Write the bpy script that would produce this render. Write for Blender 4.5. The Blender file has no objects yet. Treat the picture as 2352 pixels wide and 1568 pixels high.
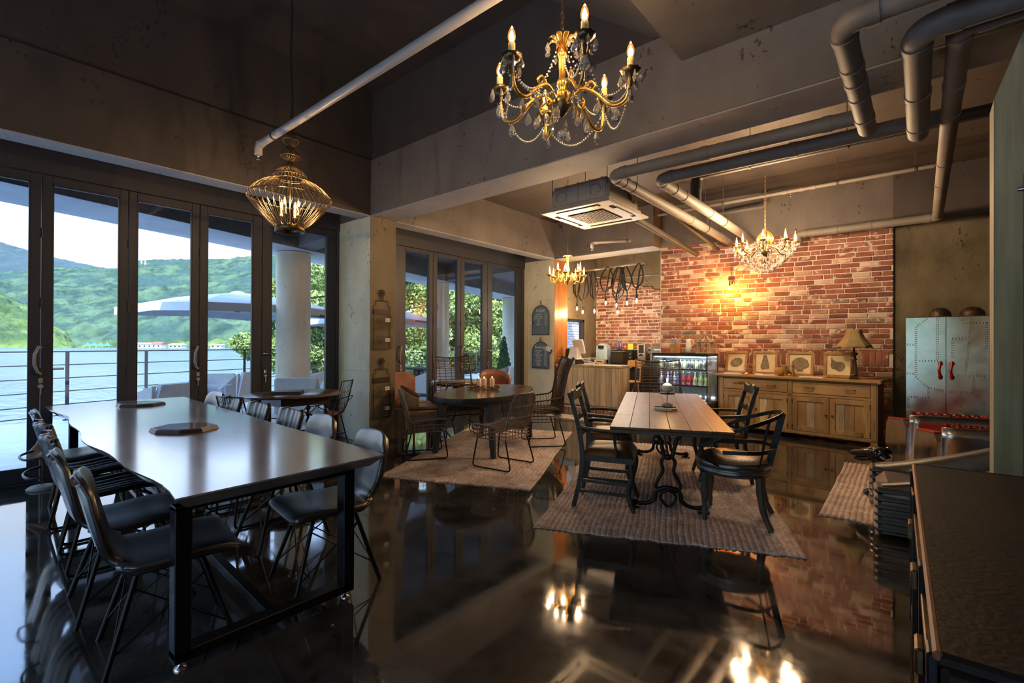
import bpy, math, random
import numpy as np
from mathutils import Vector, Matrix, noise
PI = math.pi
R = math.radians
random.seed(7)
C = bpy.context.scene.collection
SC = bpy.context.scene

# ------------------------------------------------------------------ camera
cd = bpy.data.cameras.new('camera'); cam = bpy.data.objects.new('camera', cd); C.objects.link(cam)
cd.lens = 1105 / 2352 * 36; cd.sensor_width = 36; cd.clip_start = 0.05; cd.clip_end = 5000
def cam_axes(yaw, pitch, roll):
    f0 = Vector((math.sin(yaw), math.cos(yaw), 0)); r0 = Vector((math.cos(yaw), -math.sin(yaw), 0)); u0 = Vector((0, 0, 1))
    f = f0 * math.cos(pitch) + u0 * math.sin(pitch); u = u0 * math.cos(pitch) - f0 * math.sin(pitch)
    r = r0 * math.cos(roll) + u * math.sin(roll); u = u * math.cos(roll) - r0 * math.sin(roll)
    return f, r, u
FW, RT, UP = cam_axes(R(-40.4), R(0.25), R(0.25))
cam.matrix_world = Matrix(((RT.x, UP.x, -FW.x, 0), (RT.y, UP.y, -FW.y, 0), (RT.z, UP.z, -FW.z, 1.41), (0, 0, 0, 1)))
SC.camera = cam

# ------------------------------------------------------------------ sky, sun, exposure
w = bpy.data.worlds.new('sky'); SC.world = w; w.use_nodes = True
nt = w.node_tree; nt.nodes.clear()
def N(t, **kw):
    n = nt.nodes.new(t)
    for k, v in kw.items(): setattr(n, k, v)
    return n
out = N('ShaderNodeOutputWorld'); bg = N('ShaderNodeBackground'); bg.inputs['Strength'].default_value = 1.4
tc = N('ShaderNodeTexCoord'); sep = N('ShaderNodeSeparateXYZ'); ramp = N('ShaderNodeValToRGB')
ns = N('ShaderNodeTexNoise'); ns.inputs['Scale'].default_value = 2.6; ns.inputs['Detail'].default_value = 7; ns.inputs['Roughness'].default_value = .55
mp = N('ShaderNodeMapping'); mp.inputs['Scale'].default_value = (1, 1, 3.0)
cr = N('ShaderNodeValToRGB'); mx = N('ShaderNodeMix', data_type='RGBA')
e = ramp.color_ramp.elements
e[0].position = 0.0; e[0].color = (.38, .41, .45, 1); e[1].position = 1.0; e[1].color = (.30, .54, 1.05, 1)
q = ramp.color_ramp.elements.new(.22); q.color = (.42, .56, .82, 1)
q = ramp.color_ramp.elements.new(.42); q.color = (.38, .60, 1.05, 1)
e = cr.color_ramp.elements
e[0].position = .40; e[0].color = (1, 1, 1, 1); e[1].position = .66; e[1].color = (0, 0, 0, 1)
nt.links.new(tc.outputs['Generated'], mp.inputs['Vector']); nt.links.new(mp.outputs['Vector'], ns.inputs['Vector'])
nt.links.new(tc.outputs['Generated'], sep.inputs[0]); nt.links.new(sep.outputs['Z'], ramp.inputs['Fac'])
nt.links.new(ns.outputs['Fac'], cr.inputs['Fac'])
sub = N('ShaderNodeMath', operation='MULTIPLY_ADD'); sub.inputs[1].default_value = -3.4; sub.inputs[2].default_value = 1.35; sub.use_clamp = True
nt.links.new(sep.outputs['Z'], sub.inputs[0])
mul = N('ShaderNodeMath', operation='MULTIPLY'); nt.links.new(sub.outputs[0], mul.inputs[0]); nt.links.new(cr.outputs['Color'], mul.inputs[1])
nt.links.new(mul.outputs[0], mx.inputs['Factor']); nt.links.new(ramp.outputs['Color'], mx.inputs['A']); mx.inputs['B'].default_value = (.40, .40, .405, 1)
nt.links.new(mx.outputs['Result'], bg.inputs['Color']); nt.links.new(bg.outputs[0], out.inputs[0])

sd = bpy.data.lights.new('sun', 'SUN'); sd.energy = 3.2; sd.angle = R(1.5); sd.color = (1, .95, .86)
sun = bpy.data.objects.new('sun', sd); C.objects.link(sun)
sun.rotation_euler = Vector((.62, -.38, .80)).to_track_quat('Z', 'Y').to_euler()

SC.view_settings.view_transform = 'Standard'; SC.view_settings.look = 'None'
SC.view_settings.exposure = 1.75; SC.view_settings.gamma = 1; SC.view_settings.use_curve_mapping = False
SC.cycles.max_bounces = 8; SC.cycles.diffuse_bounces = 4; SC.cycles.glossy_bounces = 5; SC.cycles.transmission_bounces = 6
SC.cycles.transparent_max_bounces = 16; SC.cycles.sample_clamp_indirect = 4; SC.cycles.sample_clamp_direct = 0
SC.cycles.caustics_reflective = False; SC.cycles.caustics_refractive = False
SC.cycles.use_denoising = True

# ------------------------------------------------------------------ helpers
def tag(o, label=None, cat=None, group=None, kind=None):
    if label: o['label'] = label
    if cat: o['category'] = cat
    if group: o['group'] = group
    if kind: o['kind'] = kind
    return o
def empty(name, loc=(0, 0, 0), rz=0, label=None, cat=None, group=None, kind=None, parent=None):
    o = bpy.data.objects.new(name, None); C.objects.link(o); o.location = loc; o.rotation_euler = (0, 0, rz)
    o.empty_display_size = .1
    if parent: par(o, parent)
    return tag(o, label, cat, group, kind)
KIDS = {}
def par(o, p):
    o.parent = p
    if p is not None: KIDS.setdefault(p.name, []).append(o)
    return o
def dup(o, loc=None, rz=None, label=None, group=None, parent=None):
    def rec(s, p):
        c = s.copy(); C.objects.link(c); par(c, p)
        for ch in list(KIDS.get(s.name, [])): rec(ch, c)
        return c
    c = rec(o, parent)
    if loc is not None: c.location = loc
    if rz is not None: c.rotation_euler = (0, 0, rz)
    if label: c['label'] = label
    if group: c['group'] = group
    return c

class MB:
    def __init__(s): s.v = []; s.f = []; s.s = []
    def add(s, vs, fs, smooth=False, M=None):
        b = len(s.v)
        for p in vs:
            p = Vector(p)
            if M is not None: p = M @ p
            s.v.append((p.x, p.y, p.z))
        for f in fs: s.f.append(tuple(i + b for i in f)); s.s.append(smooth)
        return s
    def box(s, c, d, M=None, bev=0, rz=0):
        hx, hy, hz = d[0] / 2, d[1] / 2, d[2] / 2
        if rz: M = (M or Matrix()) @ Matrix.Translation(c) @ Matrix.Rotation(rz, 4, 'Z'); c = (0, 0, 0)
        if bev <= 0:
            vs = [(c[0] + x * hx, c[1] + y * hy, c[2] + z * hz) for z in (-1, 1) for y in (-1, 1) for x in (-1, 1)]
            return s.add(vs, [(0, 2, 3, 1), (4, 5, 7, 6), (0, 1, 5, 4), (2, 6, 7, 3), (0, 4, 6, 2), (1, 3, 7, 5)], M=M)
        b = min(bev, hx * .9, hy * .9, hz * .9); vs = []; ix = {}
        for x in (-1, 1):
            for y in (-1, 1):
                for z in (-1, 1):
                    for a in range(3):
                        q = [x * (hx - b), y * (hy - b), z * (hz - b)]; q[a] = (x * hx, y * hy, z * hz)[a]
                        ix[(x, y, z, a)] = len(vs); vs.append((c[0] + q[0], c[1] + q[1], c[2] + q[2]))
        fs = []
        for sg in (-1, 1):
            for a in range(3):
                o1, o2 = [(1, 2), (0, 2), (0, 1)][a]; loop = []
                for (p, q2) in ((-1, -1), (1, -1), (1, 1), (-1, 1)):
                    k = [0, 0, 0]; k[a] = sg; k[o1] = p; k[o2] = q2; loop.append(ix[(k[0], k[1], k[2], a)])
                if (sg > 0) == (a == 1): loop.reverse()
                fs.append(tuple(loop))
        for a in range(3):
            o1, o2 = [(1, 2), (0, 2), (0, 1)][a]
            for p in (-1, 1):
                for q2 in (-1, 1):
                    k = [0, 0, 0]; k[o1] = p; k[o2] = q2; k1 = list(k); k2 = list(k); k1[a] = -1; k2[a] = 1
                    f = (ix[(*k1, o1)], ix[(*k2, o1)], ix[(*k2, o2)], ix[(*k1, o2)])
                    if (p * q2 > 0) != (a == 1): f = f[::-1]
                    fs.append(f)
        for x in (-1, 1):
            for y in (-1, 1):
                for z in (-1, 1):
                    f = (ix[(x, y, z, 0)], ix[(x, y, z, 1)], ix[(x, y, z, 2)])
                    if x * y * z < 0: f = f[::-1]
                    fs.append(f)
        return s.add(vs, fs, M=M)
    def bar(s, p, q, wd, h, bev=0, up=(0, 0, 1)):
        p = Vector(p); q = Vector(q); d = q - p; L = d.length; d.normalize(); u = Vector(up)
        if abs(d.dot(u)) > .98: u = Vector((0, 1, 0))
        x = d; y = u.cross(x).normalized(); z = x.cross(y); m = (p + q) / 2
        M = Matrix(((x.x, y.x, z.x, m.x), (x.y, y.y, z.y, m.y), (x.z, y.z, z.z, m.z), (0, 0, 0, 1)))
        return s.box((0, 0, 0), (L, wd, h), M=M, bev=bev)
    def tube(s, pts, r, n=8, closed=False, M=None, caps=True):
        P = [Vector(p) for p in pts]; k = len(P); rr = r if isinstance(r, (list, tuple)) else [r] * k
        T = []
        for i in range(k):
            a = P[(i - 1) % k] if (closed or i > 0) else P[i]; b = P[(i + 1) % k] if (closed or i < k - 1) else P[i]
            t = (b - a)
            T.append(t.normalized() if t.length > 1e-9 else Vector((0, 0, 1)))
        u = T[0].orthogonal().normalized(); vs = []
        for i in range(k):
            u = (u - T[i] * u.dot(T[i]))
            if u.length < 1e-6: u = T[i].orthogonal()
            u.normalize(); v2 = T[i].cross(u)
            for j in range(n):
                a = 2 * PI * j / n; vs.append(P[i] + (u * math.cos(a) + v2 * math.sin(a)) * rr[i])
        fs = []
        for i in range(k if closed else k - 1):
            i2 = (i + 1) % k
            for j in range(n):
                j2 = (j + 1) % n; fs.append((i * n + j, i * n + j2, i2 * n + j2, i2 * n + j))
        s.add(vs, fs, True, M)
        if caps and not closed:
            s.add([vs[j] for j in range(n)], [tuple(reversed(range(n)))], False, M)
            s.add([vs[(k - 1) * n + j] for j in range(n)], [tuple(range(n))], False, M)
        return s
    def lathe(s, prof, n=20, c=(0, 0, 0), M=None, smooth=True, close=False, lobes=0, amp=0):
        vs = []; k = len(prof)
        for (r, z) in prof:
            for j in range(n):
                a = 2 * PI * j / n; r2 = r * (1 + amp * math.cos(lobes * a)) if lobes else r
                vs.append((c[0] + r2 * math.cos(a), c[1] + r2 * math.sin(a), c[2] + z))
        fs = [(i * n + j, i * n + (j + 1) % n, (i + 1) * n + (j + 1) % n, (i + 1) * n + j) for i in range(k - 1) for j in range(n)]
        s.add(vs, fs, smooth, M)
        if prof[0][0] > 1e-4: s.add(vs[:n], [tuple(reversed(range(n)))], False, M)
        if prof[-1][0] > 1e-4: s.add(vs[-n:], [tuple(range(n))], False, M)
        return s
    def prism(s, poly, z0, z1, M=None, smooth=False):
        n = len(poly); vs = [(x, y, z0) for x, y in poly] + [(x, y, z1) for x, y in poly]
        s.add(vs, [tuple(reversed(range(n))), tuple(range(n, 2 * n))], False, M)
        return s.add(vs, [(i, (i + 1) % n, n + (i + 1) % n, n + i) for i in range(n)], smooth, M)
    def ball(s, c, r, n=12, m=8, sc=(1, 1, 1), M=None):
        vs = []; fs = []
        for i in range(1, m):
            t = PI * i / m
            for j in range(n):
                a = 2 * PI * j / n
                vs.append((c[0] + r * sc[0] * math.sin(t) * math.cos(a), c[1] + r * sc[1] * math.sin(t) * math.sin(a), c[2] + r * sc[2] * math.cos(t)))
        b = len(vs); vs += [(c[0], c[1], c[2] + r * sc[2]), (c[0], c[1], c[2] - r * sc[2])]
        for i in range(m - 2):
            for j in range(n): fs.append((i * n + j, (i + 1) * n + j, (i + 1) * n + (j + 1) % n, i * n + (j + 1) % n))
        for j in range(n): fs.append((b, j, (j + 1) % n)); fs.append((b + 1, (m - 2) * n + (j + 1) % n, (m - 2) * n + j))
        return s.add(vs, fs, True, M)
    def ring(s, c, r, t, n=24, m=6, axis='Z', M=None):
        pts = []
        for j in range(n):
            a = 2 * PI * j / n; x, y = r * math.cos(a), r * math.sin(a)
            pts.append({'Z': (c[0] + x, c[1] + y, c[2]), 'X': (c[0], c[1] + x, c[2] + y), 'Y': (c[0] + x, c[1], c[2] + y)}[axis])
        return s.tube(pts, t, m, closed=True, M=M)
    def sheet(s, fn, nu, nv, th=0, smooth=True, M=None):
        """surface fn(u,v)->point; thickness th along its normal, rims closed"""
        g = [[Vector(fn(i / nu, j / nv)) for j in range(nv + 1)] for i in range(nu + 1)]
        def nrm(i, j):
            a = g[min(i + 1, nu)][j] - g[max(i - 1, 0)][j]; b = g[i][min(j + 1, nv)] - g[i][max(j - 1, 0)]
            c = a.cross(b); return c.normalized() if c.length > 1e-9 else Vector((0, 0, 1))
        vs = [g[i][j] for i in range(nu + 1) for j in range(nv + 1)]; k = nv + 1
        fs = [(i * k + j, (i + 1) * k + j, (i + 1) * k + j + 1, i * k + j + 1) for i in range(nu) for j in range(nv)]
        if th:
            o = len(vs); vs += [g[i][j] - nrm(i, j) * th for i in range(nu + 1) for j in range(nv + 1)]
            fs += [tuple(o + q for q in reversed(f)) for f in fs[:nu * nv]]
            for i in range(nu):
                fs.append((i * k, o + i * k, o + (i + 1) * k, (i + 1) * k)); fs.append((i * k + nv, (i + 1) * k + nv, o + (i + 1) * k + nv, o + i * k + nv))
            for j in range(nv):
                fs.append((j, j + 1, o + j + 1, o + j)); a = nu * k; fs.append((a + j, o + a + j, o + a + j + 1, a + j + 1))
        return s.add(vs, fs, smooth, M)
    def build(s, name, m, parent=None, label=None, cat=None, group=None, kind=None, loc=None, rz=None):
        me = bpy.data.meshes.new(name); me.from_pydata(s.v, [], s.f)
        me.polygons.foreach_set('use_smooth', s.s); me.materials.append(m); me.update()
        o = bpy.data.objects.new(name, me); C.objects.link(o)
        if parent: par(o, parent)
        if loc is not None: o.location = loc
        if rz is not None: o.rotation_euler = (0, 0, rz)
        return tag(o, label, cat, group, kind)
def inst(o, parent=None, loc=(0, 0, 0), rot=(0, 0, 0), sc=None):
    c = o.copy(); C.objects.link(c); par(c, parent); c.location = loc; c.rotation_euler = rot
    if sc is not None: c.scale = sc if isinstance(sc, tuple) else (sc, sc, sc)
    return c
def TM(loc=(0, 0, 0), rx=0, ry=0, rz=0, sc=1):
    return Matrix.Translation(loc) @ Matrix.Rotation(rz, 4, 'Z') @ Matrix.Rotation(ry, 4, 'Y') @ Matrix.Rotation(rx, 4, 'X') @ Matrix.Scale(sc, 4)
def arc(c, r, a0, a1, n, pl='XZ'):
    o = []
    for i in range(n + 1):
        a = R(a0 + (a1 - a0) * i / n); x, y = r * math.cos(a), r * math.sin(a)
        o.append({'XZ': (c[0] + x, c[1], c[2] + y), 'YZ': (c[0], c[1] + x, c[2] + y), 'XY': (c[0] + x, c[1] + y, c[2])}[pl])
    return o
def fillet(pts, r, n=4, closed=False):
    P = [Vector(p) for p in pts]; o = []; k = len(P)
    for i in range(k):
        if not closed and i in (0, k - 1): o.append(P[i]); continue
        a, b, c = P[i - 1], P[i], P[(i + 1) % k]
        d1 = (a - b); d2 = (c - b); r1 = min(r, d1.length * .45, d2.length * .45)
        p = b + d1.normalized() * r1; q2 = b + d2.normalized() * r1
        for j in range(n + 1):
            t = j / n; o.append(p * (1 - t) ** 2 + b * 2 * t * (1 - t) + q2 * t * t)
    return o
def smoothpath(pts, n=6):
    P = [Vector(p) for p in pts]; o = []
    for i in range(len(P) - 1):
        a = P[max(i - 1, 0)]; b = P[i]; c = P[i + 1]; d = P[min(i + 2, len(P) - 1)]
        for j in range(n):
            t = j / n
            o.append(.5 * ((2 * b) + (c - a) * t + (2 * a - 5 * b + 4 * c - d) * t * t + (3 * b - a - 3 * c + d) * t ** 3))
    o.append(P[-1]); return o
def text(name, body, size, m, parent, loc, rot, ext=.001):
    cu = bpy.data.curves.new(name, 'FONT'); cu.body = body; cu.size = size; cu.extrude = ext; cu.align_x = 'CENTER'; cu.align_y = 'CENTER'
    cu.materials.append(m); o0 = bpy.data.objects.new(name, cu); C.objects.link(o0); bpy.context.view_layer.update()
    me = bpy.data.meshes.new_from_object(o0.evaluated_get(bpy.context.evaluated_depsgraph_get())); bpy.data.objects.remove(o0)
    o = bpy.data.objects.new(name, me); C.objects.link(o); par(o, parent); o.location = loc; o.rotation_euler = rot
    return o

# ------------------------------------------------------------------ materials
def mat(name, c1, c2=None, scale=4, rough=.6, metal=0, bump=0, bscale=None, stretch=(1, 1, 1), coord='Object', detail=5, spec=.5,
        rand=0, coat=0, lo=.35, hi=.65, c3=None, c3scale=1.3, c3lo=.55, c3hi=.7, rough2=None, trans=0, sheen=0):
    m = bpy.data.materials.new(name); m.use_nodes = True; t = m.node_tree; b = t.nodes['Principled BSDF']
    L = t.links.new
    def n(ty, **kw):
        x = t.nodes.new(ty)
        for k, v in kw.items(): setattr(x, k, v)
        return x
    b.inputs['Roughness'].default_value = rough; b.inputs['Metallic'].default_value = metal
    b.inputs['Specular IOR Level'].default_value = spec; b.inputs['Coat Weight'].default_value = coat; b.inputs['Coat Roughness'].default_value = .08
    if trans: b.inputs['Transmission Weight'].default_value = trans
    if sheen: b.inputs['Sheen Weight'].default_value = sheen
    b.inputs['Base Color'].default_value = (*c1, 1)
    if coat: b.inputs['Coat IOR'].default_value = 2.6; b.inputs['Coat Roughness'].default_value = .14 if coat > .8 else .26 if coat < .5 else .08
    if c2 is None and not bump and not rand: return m
    tcn = n('ShaderNodeTexCoord') if coord != 'World' else n('ShaderNodeNewGeometry')
    src = tcn.outputs['Position'] if coord == 'World' else tcn.outputs[coord]
    mpn = n('ShaderNodeMapping'); mpn.inputs['Scale'].default_value = stretch; L(src, mpn.inputs['Vector'])
    if coord != 'World':
        oi = n('ShaderNodeObjectInfo'); vm = n('ShaderNodeVectorMath', operation='SCALE'); cb = n('ShaderNodeCombineXYZ')
        for k in range(3): L(oi.outputs['Random'], cb.inputs[k])
        L(cb.outputs[0], vm.inputs[0]); vm.inputs['Scale'].default_value = 37; L(vm.outputs[0], mpn.inputs['Location'])
    nz = n('ShaderNodeTexNoise'); nz.inputs['Scale'].default_value = scale; nz.inputs['Detail'].default_value = detail; L(mpn.outputs[0], nz.inputs['Vector'])
    col = None
    if c2 is not None:
        rp = n('ShaderNodeValToRGB'); rp.color_ramp.elements[0].position = lo; rp.color_ramp.elements[0].color = (*c1, 1)
        rp.color_ramp.elements[1].position = hi; rp.color_ramp.elements[1].color = (*c2, 1); L(nz.outputs['Fac'], rp.inputs['Fac']); col = rp.outputs['Color']
        if c3 is not None:
            n3 = n('ShaderNodeTexNoise'); n3.inputs['Scale'].default_value = c3scale; n3.inputs['Detail'].default_value = 6; L(mpn.outputs[0], n3.inputs['Vector'])
            r3 = n('ShaderNodeValToRGB'); r3.color_ramp.elements[0].position = c3lo; r3.color_ramp.elements[0].color = (0, 0, 0, 1); r3.color_ramp.elements[1].position = c3hi
            L(n3.outputs['Fac'], r3.inputs['Fac']); mm = n('ShaderNodeMix', data_type='RGBA'); L(r3.outputs['Color'], mm.inputs['Factor']); L(col, mm.inputs['A']); mm.inputs['B'].default_value = (*c3, 1); col = mm.outputs['Result']
    if rand:
        o2 = n('ShaderNodeObjectInfo'); hs = n('ShaderNodeHueSaturation'); mr = n('ShaderNodeMapRange'); mr.inputs['To Min'].default_value = 1 - rand; mr.inputs['To Max'].default_value = 1 + rand
        L(o2.outputs['Random'], mr.inputs['Value']); L(mr.outputs[0], hs.inputs['Value'])
        if col is not None: L(col, hs.inputs['Color'])
        else: hs.inputs['Color'].default_value = (*c1, 1)
        col = hs.outputs['Color']
    if col is not None: L(col, b.inputs['Base Color'])
    if rough2 is not None:
        mr = n('ShaderNodeMapRange'); mr.inputs['To Min'].default_value = rough; mr.inputs['To Max'].default_value = rough2; mr.inputs['From Min'].default_value = .3; mr.inputs['From Max'].default_value = .7
        L(nz.outputs['Fac'], mr.inputs['Value']); L(mr.outputs[0], b.inputs['Roughness'])
    if bump:
        bn = n('ShaderNodeTexNoise'); bn.inputs['Scale'].default_value = bscale or scale * 4; bn.inputs['Detail'].default_value = 6; L(mpn.outputs[0], bn.inputs['Vector'])
        bb = n('ShaderNodeBump'); bb.inputs['Strength'].default_value = min(1, bump); bb.inputs['Distance'].default_value = .01 * max(1, bump); L(bn.outputs['Fac'], bb.inputs['Height']); L(bb.outputs[0], b.inputs['Normal'])
    return m
def emit(name, c, s):
    m = bpy.data.materials.new(name); m.use_nodes = True; b = m.node_tree.nodes['Principled BSDF']
    b.inputs['Base Color'].default_value = (*c, 1); b.inputs['Emission Color'].default_value = (*c, 1); b.inputs['Emission Strength'].default_value = s
    m.cycles.emission_sampling = 'NONE'; return m
def glassmat(name, tint=(1, 1, 1), refl=1.0, rough=0.0, ior=1.45):
    """thin clear glass: passes light straight through, mirrors by fresnel"""
    m = bpy.data.materials.new(name); m.use_nodes = True; t = m.node_tree; t.nodes.clear(); L = t.links.new
    o = t.nodes.new('ShaderNodeOutputMaterial'); mx = t.nodes.new('ShaderNodeMixShader'); tr = t.nodes.new('ShaderNodeBsdfTransparent'); gl = t.nodes.new('ShaderNodeBsdfGlossy'); fr = t.nodes.new('ShaderNodeFresnel')
    gm = t.nodes.new('ShaderNodeNewGeometry'); mi = t.nodes.new('ShaderNodeMix'); mi.data_type = 'FLOAT'; mi.inputs['A'].default_value = ior; mi.inputs['B'].default_value = 1 / ior
    L(gm.outputs['Backfacing'], mi.inputs['Factor']); L(mi.outputs['Result'], fr.inputs['IOR'])   # same mirror strength on both faces of the sheet
    tr.inputs['Color'].default_value = (*tint, 1); gl.inputs['Roughness'].default_value = rough; gl.inputs['Color'].default_value = (refl, refl, refl, 1)
    L(fr.outputs[0], mx.inputs[0]); L(tr.outputs[0], mx.inputs[1]); L(gl.outputs[0], mx.inputs[2]); L(mx.outputs[0], o.inputs[0]); return m
def bulbglass(name, col, st):
    m = glassmat(name, tint=(1, .9, .72)); t = m.node_tree; o = t.nodes['Material Output']; mx = o.inputs[0].links[0].from_node
    e = t.nodes.new('ShaderNodeEmission'); e.inputs[0].default_value = (*col, 1); e.inputs[1].default_value = st; a = t.nodes.new('ShaderNodeAddShader')
    t.links.new(mx.outputs[0], a.inputs[0]); t.links.new(e.outputs[0], a.inputs[1]); t.links.new(a.outputs[0], o.inputs[0]); m.cycles.emission_sampling = 'NONE'; return m
def crystal(name):
    m = bpy.data.materials.new(name); m.use_nodes = True; b = m.node_tree.nodes['Principled BSDF']
    b.inputs['Base Color'].default_value = (1, .97, .92, 1); b.inputs['Roughness'].default_value = .02; b.inputs['Transmission Weight'].default_value = .82; b.inputs['IOR'].default_value = 1.62
    b.inputs['Specular IOR Level'].default_value = .9; return m

def concrete(name, ca, cb, dark, rough=.75, panel=None, pitd=.3, bump=.35):
    """cast concrete: large mottling, small pits, formwork joints as fine relief"""
    m = bpy.data.materials.new(name); m.use_nodes = True; t = m.node_tree; b = t.nodes['Principled BSDF']; L = t.links.new
    def n(ty, **kw):
        x = t.nodes.new(ty)
        for k, v in kw.items(): setattr(x, k, v)
        return x
    g = n('ShaderNodeNewGeometry'); a = n('ShaderNodeTexNoise'); a.inputs['Scale'].default_value = 1.7; a.inputs['Detail'].default_value = 9; a.inputs['Roughness'].default_value = .65
    mpv = n('ShaderNodeMapping'); mpv.inputs['Scale'].default_value = (1, 1, .6); L(g.outputs['Position'], mpv.inputs[0]); L(mpv.outputs[0], a.inputs['Vector'])
    r = n('ShaderNodeValToRGB'); r.color_ramp.elements[0].position = .35; r.color_ramp.elements[0].color = (*ca, 1); r.color_ramp.elements[1].position = .65; r.color_ramp.elements[1].color = (*cb, 1); L(a.outputs['Fac'], r.inputs[0])
    v = n('ShaderNodeTexNoise'); v.inputs['Scale'].default_value = 26; v.inputs['Detail'].default_value = 3; L(mpv.outputs[0], v.inputs['Vector'])
    v2 = n('ShaderNodeTexNoise'); v2.inputs['Scale'].default_value = 3.1; v2.inputs['Detail'].default_value = 4; L(mpv.outputs[0], v2.inputs['Vector'])
    ad = n('ShaderNodeMath', operation='MULTIPLY'); L(v.outputs['Fac'], ad.inputs[0]); L(v2.outputs['Fac'], ad.inputs[1])
    pr = n('ShaderNodeValToRGB'); pr.color_ramp.elements[0].position = .375; pr.color_ramp.elements[0].color = (0, 0, 0, 1); pr.color_ramp.elements[1].position = .41; L(ad.outputs[0], pr.inputs[0])
    mm = n('ShaderNodeMix', data_type='RGBA'); mfac = n('ShaderNodeMath', operation='MULTIPLY'); mfac.inputs[1].default_value = pitd * 2; mfac.use_clamp = True; L(pr.outputs[0], mfac.inputs[0]); L(mfac.outputs[0], mm.inputs['Factor']); L(r.outputs[0], mm.inputs['A']); mm.inputs['B'].default_value = (*dark, 1)
    L(mm.outputs['Result'], b.inputs['Base Color']); b.inputs['Roughness'].default_value = rough
    hh = n('ShaderNodeMath', operation='SUBTRACT'); L(a.outputs['Fac'], hh.inputs[0]); L(pr.outputs[0], hh.inputs[1])
    bb = n('ShaderNodeBump'); bb.inputs['Strength'].default_value = bump; bb.inputs['Distance'].default_value = .01; L(hh.outputs[0], bb.inputs['Height']); L(bb.outputs[0], b.inputs['Normal'])
    return m

M = {}
M['conc'] = concrete('light cast concrete', (.64, .59, .43), (.86, .80, .60), (.28, .25, .17))
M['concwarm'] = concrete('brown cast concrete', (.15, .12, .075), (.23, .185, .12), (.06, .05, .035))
M['dark'] = concrete('dark painted concrete', (.052, .042, .037), (.072, .059, .052), (.03, .025, .02), rough=.55, pitd=.5)
M['beam'] = concrete('grey brown painted beam concrete', (.13, .112, .10), (.185, .162, .145), (.06, .05, .042), rough=.5, pitd=.5, bump=.5)
M['bare'] = concrete('lighter concrete soffit', (.30, .29, .275), (.42, .405, .385), (.14, .13, .12), rough=.65)  # concrete tone lighter than the beam faces
M['olive'] = concrete('dark olive rough concrete', (.062, .050, .026), (.17, .145, .09), (.04, .033, .02), pitd=.5)
M['orange'] = mat('orange varnished board', (.24, .09, .025), (.36, .15, .045), 3, rough=.3, stretch=(5, 5, .8), coord='World')
M['ext_soffit'] = concrete('grey soffit paint', (.09, .095, .105), (.125, .13, .14), (.05, .06, .08), rough=.8)
M['extcol'] = concrete('round column concrete', (.62, .54, .40), (.80, .71, .54), (.36, .31, .22))
M['frame'] = mat('dark grey window frame', (.034, .036, .046), rough=.5)
M['glass'] = glassmat('window glass', tint=(.97, .985, .98))
M['clear'] = glassmat('clear glass', tint=(.95, .97, .97))
M['steel'] = mat('black steel', (.012, .012, .014), rough=.35, metal=.6, spec=.5)
M['blackiron'] = mat('black cast iron', (.010, .010, .011), (.02, .02, .02), 20, rough=.4, metal=.5, bump=.2)
M['chrome'] = mat('brushed steel', (.62, .62, .62), rough=.22, metal=1)
M['leather'] = mat('black leather', (.020, .022, .027), (.034, .037, .045), 30, rough=.36, bump=.2, bscale=160, spec=.9, coat=.45)
M['brownleather'] = mat('brown leather', (.20, .07, .035), (.32, .13, .07), 6, rough=.35, bump=.2, bscale=120)
M['redleather'] = mat('red leather', (.30, .012, .008), (.22, .01, .008), 6, rough=.35, bump=.15, bscale=120)
M['seatleather'] = mat('worn dark brown leather', (.055, .028, .014), (.13, .065, .025), 5, rough=.38, bump=.2, bscale=90)
M['darkwood'] = mat('dark brown wood', (.035, .018, .010), (.07, .036, .02), 6, rough=.35, stretch=(1, 9, 9), bump=.15)
M['ebony'] = mat('black stained wood', (.016, .015, .014), (.035, .031, .028), 8, rough=.42, stretch=(6, 6, 1), bump=.15)
M['greywood'] = mat('grey washed dark wood', (.05, .042, .034), (.09, .078, .065), 8, rough=.5, stretch=(6, 6, 1), bump=.2)
M['slab'] = mat('polished slab wood', (.26, .22, .215), (.40, .345, .34), 1.3, rough=.17, stretch=(.8, 2.2, 2.2), bump=.05, bscale=7, spec=1.0, rough2=.26, coat=.9)
M['walnut'] = mat('brown plank table wood', (.10, .042, .022), (.175, .08, .042), 3, spec=.35, rough=.42, stretch=(9, .8, 4), bump=.12, rand=.18)
M['ovalwood'] = mat('dark plank oval wood', (.06, .036, .022), (.17, .105, .06), 3, rough=.24, stretch=(6, .8, 4), bump=.1, rand=.25)
M['pine'] = mat('raw pine', (.44, .33, .20), (.60, .47, .31), 2.4, rough=.6, stretch=(5, 5, .7), bump=.12, rand=.24, c3=(.25, .13, .055), c3scale=2.6, c3lo=.62, c3hi=.72)
M['oldpine'] = mat('aged waxed pine', (.27, .155, .060), (.40, .25, .11), 2.4, rough=.45, stretch=(5, 5, .7), bump=.15, rand=.12, c3=(.13, .06, .02), c3scale=2.6, c3lo=.62, c3hi=.72)
M['oldpineh'] = mat('aged waxed pine, grain across', (.27, .155, .060), (.40, .25, .11), 2.4, rough=.45, stretch=(.7, 5, 5), bump=.15, rand=.08, c3=(.13, .06, .02), c3scale=2.6, c3lo=.62, c3hi=.72)
M['oak'] = mat('honey oak', (.42, .21, .07), (.56, .30, .11), 3, rough=.45, stretch=(5, 5, .8), bump=.1)
M['postwood'] = mat('green grey weathered post', (.25, .23, .15), (.38, .36, .25), 2.4, rough=.7, stretch=(8, 8, .5), bump=.2)
M['frameoak'] = mat('picture frame wood', (.25, .13, .045), (.36, .20, .08), 6, rough=.5, stretch=(2, 2, 2), bump=.1)
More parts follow.
